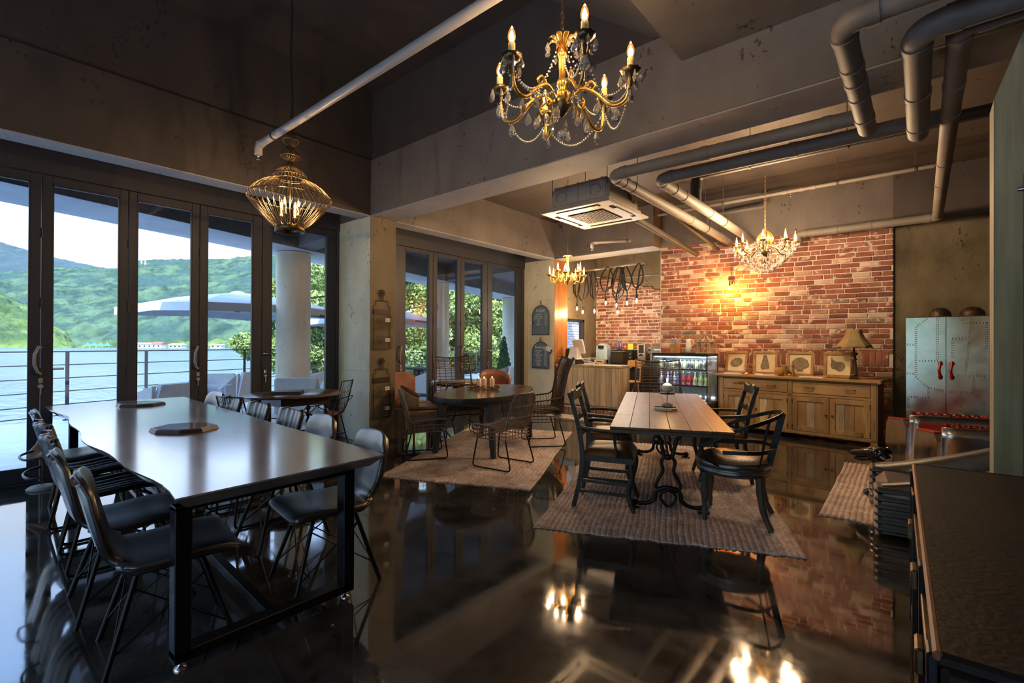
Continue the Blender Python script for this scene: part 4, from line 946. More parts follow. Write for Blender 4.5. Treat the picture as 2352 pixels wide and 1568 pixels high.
def wire_chair(x, y, rz, label, pad, back=.86):
    e = empty('wire_chair', (x, y, 0), rz, label, 'chair', 'black wire chairs by the window')
    W_ = .23
    fr = smoothpath([(.24, .46), (.10, .41), (-.10, .40), (-.20, .46), (-.27, .62), (-.34, back)], 5)
    def pt(u, s):
        k = min(int(u * (len(fr) - 1)), len(fr) - 2); f = u * (len(fr) - 1) - k; p = fr[k] * (1 - f) + fr[k + 1] * f
        return (s * W_ * (1.05 - .12 * u), p.x + .06 * s * s * (u > .5) * u, p.y + .05 * s * s * (1 - u))
    b = MB()
    for k in range(13): b.tube([pt(i / 14, -1 + k / 6) for i in range(15)], .0028, 4)
    for k in range(1, 9): b.tube([pt(k / 9, -1 + i / 6) for i in range(13)], .0028, 4)
    b.build('wires', M['steel'], e, kind='stuff')
    b = MB(); b.tube([pt(i / 16, -1) for i in range(17)] + [pt(1, -1 + i / 6) for i in range(1, 12)] + [pt(1 - i / 16, 1) for i in range(17)] + [pt(0, 1 - i / 6) for i in range(1, 12)], .007, 6, closed=True); b.build('rim', M['steel'], e)
    for s in (-1, 1):
        b = MB(); b.tube(smoothpath([pt(.05, s), (s * .27, .16, .56), (s * .28, -.05, .60), (s * .26, -.26, .66), pt(.75, s)]), .006, 6); b.build('arm', M['steel'], e)
    for x_ in (-.13, .13):
        for y_ in (-.14, .12): MB().tube([(x_, y_, .41), (x_ * 1.5, y_ * 1.6, 0)], .008, 6).build('leg', M['steel'], e)
    MB().tube([(-.17, -.19, .15), (.17, -.19, .15), (.17, .165, .15), (-.17, .165, .15)], .006, 6, closed=True).build('stretcher', M['steel'], e)
    if pad: b = MB(); b.lathe([(.0, .0), (.19, 0), (.20, .015), (.19, .03), (0, .034)], 20, (0, .02, .425)); b.build('seat_pad', M['brownleather'], e)
wire_chair(-5.62, 2.20, R(15), 'black wire chair with its back to the slab table, beside the drop-leaf table', False, .84)
wire_chair(-6.20, 3.38, R(130), 'black wire armchair with tan round seat pad in front of the first pier', True, .90)

# ------------------------------------------------ oval table and rattan chairs
t = empty('oval_table', (-4.58, 4.85, RZ), R(20), 'dark oval plank dining table with slanted black legs on a jute rug', 'table')
n = 56; sx, sy = .575, 1.08
for k in range(6):     # planks cut to the oval
    x0_, x1_ = -sx + k * sx / 3 + .0015, -sx + (k + 1) * sx / 3 - .0015
    pts = []
    for i in range(13): x = x0_ + (x1_ - x0_) * i / 12; pts.append((x, -sy * math.sqrt(max(0, 1 - (x / sx) ** 2))))
    for i in range(13): x = x1_ - (x1_ - x0_) * i / 12; pts.append((x, sy * math.sqrt(max(0, 1 - (x / sx) ** 2))))
    if k == 0: pts = pts[1:-1]
    if k == 5: pts = [p for j, p in enumerate(pts) if j not in (12,)]
    b = MB(); b.prism(pts, .725, .742); b.build('plank', M['ovalwood'], t)
b = MB(); b.prism([(sx * math.cos(2 * PI * i / n), sy * math.sin(2 * PI * i / n)) for i in range(n)], .690, .724); b.build('edge_band', M['ebony'], t)
b = MB(); 
for (p, q) in (((-.33, -.66), (.33, -.66)), ((-.33, .66), (.33, .66)), ((-.33, -.66), (-.33, .66)), ((.33, -.66), (.33, .66))): b.bar((*p, .645), (*q, .645), .03, .09, bev=.003)
b.build('apron', M['ebony'], t)
for x in (-1, 1):
    for y in (-1, 1):
        b = MB(); b.add([(x * .33 + a * .042, y * .66 + c * .042, .69) for a, c in ((-1, -1), (1, -1), (1, 1), (-1, 1))] + [(x * .40 + a * .027, y * .72 + c * .027, 0) for a, c in ((-1, -1), (1, -1), (1, 1), (-1, 1))], [(0, 1, 2, 3), (7, 6, 5, 4), (0, 4, 5, 1), (1, 5, 6, 2), (2, 6, 7, 3), (3, 7, 4, 0)])
        b.build('leg', M['ebony'], t)
# driftwood wreath with three candles
e = empty('driftwood_wreath', (-4.72, 4.95, RZ + .743), .4, 'wreath of brown driftwood twigs on the oval table', 'centrepiece')
rs = random.Random(9)
for k in range(64):
    a = rs.uniform(0, 2 * PI); r_ = rs.uniform(.10, .19); z = rs.uniform(.012, .055); L_ = rs.uniform(.04, .085); d = a + rs.uniform(-1.3, 1.3)
    p = Vector((r_ * math.cos(a) * 1.25, r_ * math.sin(a), z)); q = Vector((math.cos(d) * L_, math.sin(d) * L_, rs.uniform(-.012, .02)))
    p0 = p - q * .5; p1 = p + q * .5; p0.z = max(p0.z, .011); p1.z = max(p1.z, .011)
    MB().tube([p0, p + Vector((rs.uniform(-.008, .008), rs.uniform(-.008, .008), .006)), p1], [.009, .011, .007], 6).build('twig', M['vine'], e)
for k, (x, y, h) in enumerate([(-.10, .03, .115), (.0, -.02, .12), (.09, .07, .12)]):
    c_ = empty('candle', (-4.72 + x * .9 - y * .4, 4.95 + x * .4 + y * .9, RZ + .745), 0, ['left', 'middle', 'right'][k] + ' pink pillar candle in the driftwood wreath', 'candle', 'pillar candles in the wreath')
    MB().lathe([(.033, 0), (.034, .002), (.034, h + .028), (.030, h + .032), (.012, h + .026), (0, h + .025)], 20).build('wax', M['wax'], c_); MB().tube([(0, 0, h + .024), (.001, 0, h + .036)], .0015, 5).build('wick', M['black'], c_)
    MB().ball((0, 0, h + .048), .006, 8, 6, (1, 1, 2.0)).build('flame', M['flame'], c_)

def rattan_chair(x, y, rz, label, high=False, arms=False, pad=None, back=.84, dirn='v', mt='rattan', W_=.25):
    e = empty('rattan_chair', (x, y, RZ), rz, label, 'chair', 'rattan chairs on black sled legs')
    m = M[mt]
    prof = smoothpath([(.25, .40), (.245, .445), (.15, .455), (-.10, .435), (-.20, .46), (-.25, .58), (-.30 if not high else -.34, back * .85), (-.33 if not high else -.42, back)], 5)
    n = len(prof)
    def P(u, s):
        k = min(int(u * (n - 1)), n - 2); f = u * (n - 1) - k; p = prof[k] * (1 - f) + prof[k + 1] * f
        w_ = W_ * (1 if u < .5 else (1 - .10 * (u - .5) * 2) if not high else 1.05 - .02 * u)
        if u > .9: w_ *= 1 - .35 * ((u - .9) / .1) ** 2 if not high else 1
        wing = (.06 * abs(s) ** 3 if high else .03 * s * s) * (u > .55) * min(1, (u - .55) * 4)
        return (s * w_, p.x + wing, p.y + (.03 * s * s if u < .45 else 0) + (.035 * abs(s) ** 2 * (u - .9) * 10 if (high and u > .9) else 0))
    b = MB(); ns = 15 if not high else 22
    if dirn == 'v' or not high:
        for k in range(ns): b.tube([P(i / 20, -1 + 2 * k / (ns - 1)) for i in range(21)], .0058, 5)
        for u in (.12, .28, .44, .56, .70, .84): b.tube([P(u, -1 + i / 6) for i in range(13)], .0055, 5)
    else:
        for k in range(34): u = .42 + k * .0165; b.tube([P(u, -1 + i / 8) for i in range(17)], .0052, 5)
        for k in range(20): u = .02 + k * .02; b.tube([P(u, -1 + i / 6) for i in range(13)], .0042, 5)
        for k in range(7): b.tube([P(.02 + i * .98 / 20, -1 + k / 3) for i in range(21)], .005, 5)
    b.build('canes', m, e, kind='stuff')
    b = MB(); rim = [P(i / 20, -1) for i in range(21)] + [P(1, -1 + i / 6) for i in range(1, 12)] + [P(1 - i / 20, 1) for i in range(21)] + [P(0, 1 - i / 6) for i in range(1, 12)]
    b.tube(rim, .0125, 7, closed=True); b.build('rim', m, e)
    b = MB()      # apron basket under the seat
    for z in (.415, .375, .335): b.tube(fillet([(-W_, .235, z), (W_, .235, z), (W_, -.21, z), (-W_, -.21, z)], .04, closed=True), .0055, 5, closed=True)
    for k in range(9):
        for (px_, py_) in ((-W_ + k * W_ / 4, .235), (-W_ + k * W_ / 4, -.21), (-W_, -.21 + k * .055), (W_, -.21 + k * .055)): b.tube([(px_, py_, .335), (px_, py_, .445)], .0035, 4)
    b.build('apron', m, e, kind='stuff')
    if arms:
        for s in (-1, 1):
            b = MB(); top_ = smoothpath([(s * W_, .24, .44), (s * (W_ + .05), .20, .60), (s * (W_ + .07), .0, .64), (s * (W_ + .05), -.20, .68), P(.80, s)], 5); b.tube(top_, .010, 6)
            for k in range(2, len(top_) - 2): q = top_[k]; b.tube([q, (s * W_, min(.24, max(-.24, q[1])), .45)], .004, 4)
            mid_ = [((a[0] + s * W_) / 2, a[1], (a[2] + .45) / 2) for a in top_[1:-3]]; b.tube(mid_, .004, 4); b.build('arm', m, e)
    if pad: b = MB(); b.box((0, .01, .485), (W_ * 1.8, .42, .05), bev=.02); b.build('seat_cushion', M[pad], e)
    for s in (-1, 1): MB().tube(fillet([(s * (W_ - .03), .20, .34), (s * W_, .25, .010), (s * W_, -.27, .010), (s * (W_ - .03), -.18, .34)], .05), .0085, 8).build('sled_leg', M['steel'], e)
    b = MB(); b.tube([(-W_ + .03, .19, .335), (W_ - .03, .19, .335)], .007, 6); b.build('crossbar', M['steel'], e)
    return e
rattan_chair(-4.70, 3.86, R(-33), 'low rattan chair with pale front rim at the left end of the oval table', mt='rattanlt')
rattan_chair(-3.66, 4.15, R(97), 'low rattan chair at the front of the oval table, its ribbed back to the right', mt='rattanlt')
rattan_chair(-4.05, 5.42, R(140), 'high-backed rattan armchair with brown cushion leaning right beside the counter', high=True, arms=True, pad='cushion', back=1.17, mt='rattan', W_=.27)
rattan_chair(-5.35, 5.05, R(-112), 'high-backed rattan armchair with black pad behind the oval table, facing the room', high=True, arms=True, pad='navy', back=1.16, dirn='h', mt='rattan', W_=.29)
rattan_chair(-2.93, 6.72, R(-156), 'tall wire-ribbed rattan chair at the far head of the plank table', high=True, back=1.12, dirn='h', mt='rattan', W_=.31, arms=True)

# wooden armchairs by the far doors
e = empty('wooden_armchair', (-5.60, 4.50, 0), R(-30), 'low curved-back wooden armchair with leather rail left of the oval table', 'armchair')
b = MB()
def bk(u, v): a = PI * (1.08 + .84 * u) ; return (.29 * math.cos(a), .02 + .30 * math.sin(a), .48 + v * (.30 - .14 * abs(math.cos(a)) ** 2.2 ))
b.sheet(bk, 26, 4, th=.035); b.build('backrest', M['frameoak'], e); b = MB(); b.sheet(lambda u, v: (lambda p, q: (p[0] * (1 + .04 * v), p[1], q[2] + v * .02))(bk(u, 1), bk(u, 1)), 26, 1, th=.05); b.build('top_rail', M['seatleather'], e)
MB().box((0, .0, .42), (.52, .50, .07), bev=.015).build('seat_rail', M['frameoak'], e); MB().box((0, .01, .475), (.48, .46, .06), bev=.025).build('seat_cushion', M['seatleather'], e)
for x in (-.23, .23):
    for y in (-.22, .22): MB().add([(x - .025, y - .025, .4), (x + .025, y - .025, .4), (x + .025, y + .025, .4), (x - .025, y + .025, .4), (x - .015, y - .015, 0), (x + .015, y - .015, 0), (x + .015, y + .015, 0), (x - .015, y + .015, 0)], [(0, 1, 2, 3), (7, 6, 5, 4), (0, 4, 5, 1), (1, 5, 6, 2), (2, 6, 7, 3), (3, 7, 4, 0)]).build('leg', M['frameoak'], e)
e = empty('side_chair', (-6.18, 4.78, 0), R(-95), 'brown padded-back wooden chair standing against the first pier', 'chair')
b = MB(); b.prism([(-.24, 0), (.24, 0), (.26, .34), (.20, .43), (0, .45), (-.20, .43), (-.26, .34)], 0, .05, M=TM((0, -.22, .50), rx=R(98))); b.build('backrest', M['brownleather'], e)
MB().box((0, 0, .45), (.50, .48, .09), bev=.03).build('seat', M['brownleather'], e); MB().box((0, 0, .39), (.47, .45, .05), bev=.005).build('seat_rail', M['frameoak'], e)
for x in (-.2, .2):
    for y in (-.2, .2): MB().tube([(x, y, .38), (x * 1.1, y * 1.15, 0)], [.024, .015], 8).build('leg', M['frameoak'], e)
e = empty('tub_chair', (-6.05, 6.62, 0), R(-120), 'brown leather tub chair behind the oval table, before the far doors', 'chair')
b = MB(); b.sheet(lambda u, v: ((.27 + .03 * v) * math.cos(PI * (1.0 + u)), .05 + (.30 + .03 * v) * math.sin(PI * (1.0 + u)), .42 + v * (.34 + .16 * math.sin(PI * u) ** .7)), 24, 5, th=.04); b.build('backrest', M['brownleather'], e)
MB().lathe([(0, 0), (.25, 0), (.27, .03), (.25, .08), (0, .09)], 24, (0, .04, .40)).build('seat', M['brownleather'], e)
for x in (-.18, .18):
    for y in (-.14, .2): MB().tube([(x, y, .40), (x * 1.3, y * 1.3, 0)], [.02, .012], 8).build('leg', M['darkwood'], e)
t = empty('bistro_table', (-6.12, 5.72, 0), 0, 'small round table with studded rim and scrolled iron base by the far doors', 'table')
MB().lathe([(0, .755), (.42, .755), (.42, .775), (0, .775)], 36).build('tabletop', M['slab'], t); b = MB(); b.lathe([(.425, .70), (.43, .70), (.43, .765), (.425, .765)], 36); b.build('edge_band', M['bronze'], t)
s0 = MB().ball((0, 0, 0), .010, 6, 4).build('stud', M['chrome'], t, loc=(.432, 0, .735))
for k in range(1, 48): inst(s0, t, (.432 * math.cos(k * PI / 24), .432 * math.sin(k * PI / 24), .735))
for k in range(3):
    a = k * 2 * PI / 3 + .5; ca_, sa_ = math.cos(a), math.sin(a)
    MB().tube(smoothpath([(x * ca_, x * sa_, z) for x, z in ((.18, .70), (.24, .60), (.10, .45), (.06, .30), (.20, .12), (.34, .03), (.36, .012))]), .014, 7).build('scroll_leg', M['blackiron'], t)
MB().lathe([(.05, .24), (.07, .27), (.05, .30), (.03, .5), (.06, .70)], 12).build('stem', M['blackiron'], t)

e = empty('dried_leaf_stand', (-6.42, .60, 0), .3, 'drooping dried leaf on a thin metal stand at the foot of the left glass doors', 'ornament')
MB().lathe([(.11, 0), (.115, .012), (.09, .03), (.015, .04)], 20).build('base', M['stone'], e); MB().tube(smoothpath([(0, 0, .03), (.01, 0, .18), (-.02, 0, .33), (-.01, 0, .42)]), .006, 6).build('stem', M['bronze'], e)
MB().sheet(lambda u, v: ((.22 * u - .10) , (v - .5) * .22 * math.sin(PI * min(1, u + .05)), .45 - .16 * abs(v - .5) - .10 * u + .02 * math.sin(9 * u)), 12, 8, th=.003).build('leaf', M['vine'], e)
# ================================================================== PLANK TABLE GROUP
TA = R(24.5)
t = empty('plank_table', (-2.05, 4.88, RZ), TA, 'long brown plank-topped table on black scrolled iron legs in the middle of the room', 'table')
W2, L2 = .455, 1.43
rs = random.Random(4)
for k in range(6):
    x0_, x1_ = -W2 + k * W2 / 3, -W2 + (k + 1) * W2 / 3; cuts = sorted([-L2, L2] + [(-.75, .2, .85, -.35, .55, -.1)[k]])
    for a, c in zip(cuts, cuts[1:]): MB().box(((x0_ + x1_) / 2, (a + c) / 2, .733), (x1_ - x0_ - .003, c - a - .003, .022), bev=.003).build('plank', M['walnut'], t)
MB().box((0, 0, .708), (W2 * 2 - .004, L2 * 2 - .004, .026), bev=.002).build('under_board', M['darkwood'], t)
def iron_end(y):
    b = MB(); r_ = .017
    for s in (-1, 1):
        b.tube(smoothpath([(s * .33, y, .695), (s * .28, y, .665), (s * .16, y, .665), (s * .075, y, .60), (s * .045, y, .50), (s * .03, y, .44)]), r_, 8)
        b.ball((s * .315, y, .665), .030, 10, 7)
        b.tube(smoothpath([(s * .03, y, .44), (s * .055, y, .40), (s * .045, y, .32), (s * .085, y, .24), (s * .10, y, .19), (s * .06, y, .155), (s * .0, y, .165)]), r_ * .85, 8)
        b.tube(smoothpath([(s * .0, y, .185), (s * .07, y, .17), (s * .10, y, .13), (s * .11, y, .08), (s * .16, y, .045), (s * .24, y, .035), (s * .29, y, .05)]), r_ * 1.1, 8)
        b.ball((s * .285, y, .036), .033, 10, 7); b.lathe([(.05, 0), (.05, .006), (.02, .012)], 12, (s * .28, y, 0))
        b.tube(smoothpath([(0, y, .17), (s * .055, y, .13), (s * .06, y, .09), (s * .03, y, .045), (0, y, .025)]), r_ * .75, 7)
        b.ball((s * .105, y, .10), .014, 8, 5)
    b.ball((0, y, .44), .026, 10, 7, (1.3, .7, 1)); b.ball((0, y, .17), .024, 10, 7)
    b.tube([(-.03, y, .44), (.03, y, .44)], .014, 6); b.tube([(-.36, y, .69), (.36, y, .69)], .014, 6)
    return b.build('iron_trestle', M['blackiron'], t)
iron_end(-1.02); iron_end(1.02)
MB().tube([(0, -1.02, .44), (0, 1.02, .44)], .012, 8).build('tie_rod', M['blackiron'], t)
# marble board, candle stand, hurricane glass, ball candle
def Tt(x, y): c, s = math.cos(TA), math.sin(TA); return (-2.05 + x * c - y * s, 4.88 + x * s + y * c)
zt = RZ + .7445
p = Tt(0.0, -.29)
e = empty('marble_board', (*p, zt), .5, 'octagonal white marble board with a dark ribbon under the candle stand', 'board')
b = MB(); b.prism([(.10 * math.cos(PI / 8 + k * PI / 4) * 1.15, .10 * math.sin(PI / 8 + k * PI / 4)) for k in range(8)], 0, .02); b.build('slab', M['whitewall'], e)
MB().tube(smoothpath([(-.10, .02, .026), (-.04, -.01, .03), (.03, .015, .026), (.10, .0, .027)]), [.006] * 19, 6).build('ribbon', M['black'], e)
e = empty('candle_stand', (p[0] + .005, p[1] + .03, zt + .0205), 0, 'iron candle stand rising from a grey pebble on the plank table', 'candle holder')
MB().ball((0, 0, .027), .05, 16, 10, (1.1, .9, .54)).build('pebble', M['stone'], e); MB().tube([(0, 0, .05), (0, 0, .135)], .004, 6).build('stem', M['blackiron'], e); MB().lathe([(0, .135), (.072, .135), (.075, .147), (0, .147)], 24).build('plate', M['blackiron'], e)
cp = (p[0] + .005, p[1] + .03, zt + .1682)
e = empty('hurricane_glass', cp, 0, 'clear glass cylinder around the lit ball candle', 'glass')
b = MB(); b.lathe([(.066, .001), (.066, .155), (.063, .155), (.063, .001)], 32); b.build('cylinder', M['clear'], e)
e = empty('ball_candle', cp, 0, 'lit round white candle inside the glass cylinder on the plank table', 'candle')
MB().ball((0, 0, .049), .052, 24, 14, (1, 1, .92)).build('wax', M['whitewax'], e); MB().tube([(0, 0, .09), (0, 0, .105)], .0015, 5).build('wick', M['black'], e); MB().ball((0, 0, .122), .008, 10, 8, (1, 1, 2.3)).build('flame', M['flame'], e)
l = bpy.data.lights.new('candle_light', 'POINT'); l.energy = 1.2; l.color = (1, .6, .25); l.shadow_soft_size = .012; lo = bpy.data.objects.new('candle_light', l); C.objects.link(lo); lo.location = (cp[0], cp[1], cp[2] + .152)

def ladder_chair(name, label):
    e = empty(name, (0, 0, RZ), 0, label, 'chair', 'black ladder-back armchairs at the plank table')
    for s in (-1, 1):
        b = MB(); pts = smoothpath([(s * .20, -.27, 0), (s * .20, -.215, .25), (s * .20, -.20, .46), (s * .205, -.24, .72), (s * .215, -.31, .97)], 5)
        for a, c in zip(pts, pts[1:]): b.bar(a, c + (c - a) * .06, .034, .036)
        b.build('leg', M['ebony'], e)
        b = MB(); b.tube(smoothpath([(s * .22, .20, .44), (s * .225, .22, .30), (s * .215, .19, .16), (s * .225, .215, .06), (s * .235, .235, .0)]), [.027, .027, .026, .026, .025, .025] + [.022] * 13 + [.018] * 6, 8); b.build('leg', M['ebony'], e)
        b = MB(); b.tube(smoothpath([(s * .21, -.235, .68), (s * .27, -.10, .675), (s * .275, .06, .665), (s * .235, .15, .64)]), .017, 7); b.ball((s * .232, .155, .637), .022, 8, 6); b.tube([(s * .265, .07, .66), (s * .245, .10, .45)], .012, 7); b.build('arm', M['ebony'], e)
        MB().bar((s * .205, -.22, .23), (s * .215, .19, .22), .022, .026).build('stretcher', M['ebony'], e); MB().bar((s * .20, -.235, .14), (s * .215, .185, .13), .018, .022).build('stretcher', M['ebony'], e)
    MB().bar((-.215, .20, .16), (.215, .20, .16), .022, .026).build('stretcher', M['ebony'], e)
    for k, z in enumerate((.60, .74, .93)):
        y0_ = -.205 - .10 * ((z - .46) / .5) ** 1.2; H_ = .05 if k < 2 else .085
        b = MB(); b.sheet(lambda u, v: (-.20 + .40 * u, y0_ - .03 * math.sin(PI * u), z - H_ / 2 + H_ * v * (1 + .0) + (.012 * math.cos(4 * PI * u) if v > .5 else .012 * math.cos(2 * PI * u) * .5)), 20, 2, th=.02, smooth=False); b.build('back_slat', M['ebony'], e)
    b = MB(); b.prism([(-.21, -.20), (.21, -.20), (.25, .23), (-.25, .23)], .40, .445); b.build('seat_frame', M['ebony'], e)
    def cush(u, v):
        x = (u - .5) * 2; y = (v - .5) * 2; sx_ = .215 + .035 * v; q = max(abs(x), abs(y)); return (x * sx_, .015 + y * .215, .447 + .062 * (1 - q ** 7) + .012 * (1 - x * x) * (1 - y * y))
    b = MB(); b.sheet(cush, 16, 16); b.build('seat_cushion', M['seatleather'], e)
    return e
lc = ladder_chair('dining_chair', 'black ladder-back armchair, the nearer on the left of the plank table')
def at2(x, y): return (*Tt(x, y), RZ)
lc.location = at2(-.50, -.96); lc.rotation_euler = (0, 0, TA - PI / 2 - .04)
dup(lc, at2(-.56, -.15), TA - PI / 2 + .03, 'black ladder-back armchair, the farther on the left of the plank table')
dup(lc, at2(.56, .18), TA + PI / 2 + .05, 'black ladder-back armchair at the right of the plank table, behind the metal hoop chair')

e = empty('hoop_armchair', at2(.50, -1.02), TA + PI / 2 - .22, 'leather-seated chair with curved black metal hoop arms and turned wooden legs', 'chair')
b = MB(); b.sheet(lambda u, v: (lambda a, r: (.27 * r * math.cos(a), .26 * r * math.sin(a) * (1.05), .47 + .045 * (1 - r ** 5) + .008 * math.sin(a * 2) * r))(2 * PI * v, u), 10, 36); b.build('seat_cushion', M['seatleather'], e)
b = MB(); b.lathe([(.255, .365), (.272, .37), (.275, .41), (.262, .418), (.276, .425), (.278, .465), (.262, .475)], 36, M=Matrix.Scale(1.0, 4)); b.build('seat_band', M['leather'], e)
for s in (-1, 1):
    MB().lathe([(.020, 0), (.016, .03), (.024, .06), (.018, .08), (.022, .14), (.030, .20), (.034, .25), (.022, .29), (.034, .31), (.026, .33), (.034, .345), (.036, .38)], 12, (s * .19, .19, 0)).build('leg', M['greywood'], e)
    b = MB(); pts = smoothpath([(s * .19, -.20, .38), (s * .195, -.21, .22), (s * .205, -.235, .10), (s * .23, -.28, 0)]); b.tube(pts, [.030] * 6 + [.026] * 6 + [.022] * 7, 8); b.build('leg', M['greywood'], e)
def flat(pts, wd, th, nm):
    b = MB()
    for a, c in zip(pts, pts[1:]): b.bar(a, Vector(c) + (Vector(c) - Vector(a)) * .05, th, wd)
    return b.build(nm, M['steel'], e)
flat(smoothpath([(.30, .20, .60), (.33, .0, .72), (.27, -.25, .82), (0, -.36, .86), (-.27, -.25, .82), (-.33, .0, .72), (-.30, .20, .60)], 6), .030, .006, 'hoop_arm')
flat(smoothpath([(.27, .05, .56), (.24, -.20, .575), (0, -.31, .58), (-.24, -.20, .575), (-.27, .05, .56)], 6), .03, .006, 'lower_hoop')
for s in (-1, 1):
    MB().tube(smoothpath([(s * .30, .20, .60), (s * .29, .16, .50), (s * .26, .08, .45)]), .008, 6).build('hoop_stay', M['steel'], e)
    MB().tube([(s * .235, -.27, .83), (s * .20, -.20, .46)], .007, 6).build('back_spindle', M['steel'], e)
MB().bar((0, -.355, .86), (0, -.26, .44), .05, .008, up=(1, 0, 0)).build('back_splat', M['steel'], e)

# ================================================================== SIDEBOARD
SX0, SX1 = -2.60, -.47; sbw = 2.16; sba = math.atan2(8.20 - 8.42, 2.13)
sb = empty('sideboard', (-2.60, 8.42, 0), sba, 'long aged pine sideboard with two drawers and four plank doors against the brick wall', 'sideboard')
H_ = .925; D_s = .42
MB().box((sbw / 2, D_s / 2 - .01, H_ - .02), (sbw + .06, D_s + .04, .04), bev=.006).build('worktop', M['oldpineh'], sb)
b = MB(); b.box((sbw / 2, D_s - .01, .47), (sbw, .02, .80)); b.box((.01, D_s / 2, .47), (.02, D_s, .80)); b.box((sbw - .01, D_s / 2, .47), (.02, D_s, .80)); b.box((sbw / 2, D_s / 2, .09), (sbw, D_s, .02)); b.box((sbw / 2, .05, .47), (sbw - .04, .01, .76)); b.build('carcass', M['oldpine'], sb)
for x in (.04, sbw - .04): MB().box((x, .035, .4425), (.08, .07, .885), bev=.004).build('post', M['oldpine'], sb)
for x in (.04, sbw - .04): MB().box((x, D_s - .04, .045), (.08, .07, .09), bev=.004).build('foot', M['oldpine'], sb)
MB().box((sbw / 2, .03, .875), (sbw - .16, .05, .02), bev=.002).build('top_rail', M['oldpineh'], sb)
MB().box((sbw / 2, .03, .66), (sbw - .16, .05, .035), bev=.002).build('middle_rail', M['oldpineh'], sb)
MB().box((sbw / 2, .03, .095), (sbw - .16, .05, .05), bev=.002).build('bottom_rail', M['oldpineh'], sb)
MB().box((sbw / 2, .03, .49), (.06, .05, .75), bev=.002).build('centre_stile', M['oldpine'], sb)
iw = (sbw - .16 - .06) / 2
for k, x0_ in enumerate((.08, sbw / 2 + .03)):
    d = MB().box((x0_ + iw / 2, .018, .772), (iw - .012, .024, .172), bev=.003).build('drawer', M['oldpineh'], sb)
    if k: b = MB(); [b.box((x0_ + .02 + i * .0155, .004, .845), (.009, .008, .018)) for i in range(int((iw - .04) / .0155))]; b.build('dentil_strip', M['oldpineh'], d, kind='stuff')
    for q in (.24, .76): MB().tube(smoothpath([(x0_ + iw * q - .06, .006, .78), (x0_ + iw * q - .05, -.018, .778), (x0_ + iw * q, -.024, .772), (x0_ + iw * q + .05, -.018, .778), (x0_ + iw * q + .06, .006, .78)]), .006, 6).build('handle', M['bronze'], d)
    for j in range(2):
        dw = iw / 2; xa = x0_ + j * dw + .004; xb = x0_ + (j + 1) * dw - .004
        b = MB(); z0_, z1_ = .125, .638
        for (cx_, sx_, cz_, sz_) in ((xa + .035, .07, (z0_ + z1_) / 2, z1_ - z0_), (xb - .035, .07, (z0_ + z1_) / 2, z1_ - z0_)): b.box((cx_, .018, cz_), (sx_, .026, sz_), bev=.003)
        for z in (z0_ + .035, z1_ - .035): b.box(((xa + xb) / 2, .018, z), (xb - xa - .14, .026, .07), bev=.003)
        dr = b.build('door', M['oldpine'], sb)
        pw = (xb - xa - .14) / 3
        for q in range(3): MB().box((xa + .07 + pw * (q + .5), .024, (z0_ + z1_) / 2), (pw - .003, .012, z1_ - z0_ - .14), bev=.002).build('plank', M['pine' if (q + j) % 3 == 1 else 'oldpine'], dr)
        kx = xb - .035 if j == 0 else xa + .035
        MB().lathe([(.010, 0), (.006, .008), (.014, .018), (.015, .026), (0, .032)], 12, M=TM((kx, .005, .39), rx=PI / 2)).build('knob', M['bronze'], dr)
        hx = xa if j == 0 else xb
        for z in (.18, .56): MB().box((hx, .003, z), (.012, .006, .06)).build('hinge', M['blackiron'], dr)
MB().ball((sbw + .03, -.03, H_ - .03), .028, 14, 10).build('glass_ornament', M['crystal'], sb)
ca_, sa_ = math.cos(sba), math.sin(sba)
def SB(x, y, z=.9255): return (-2.60 + x * ca_ - y * sa_, 8.42 + x * sa_ + y * ca_, z)
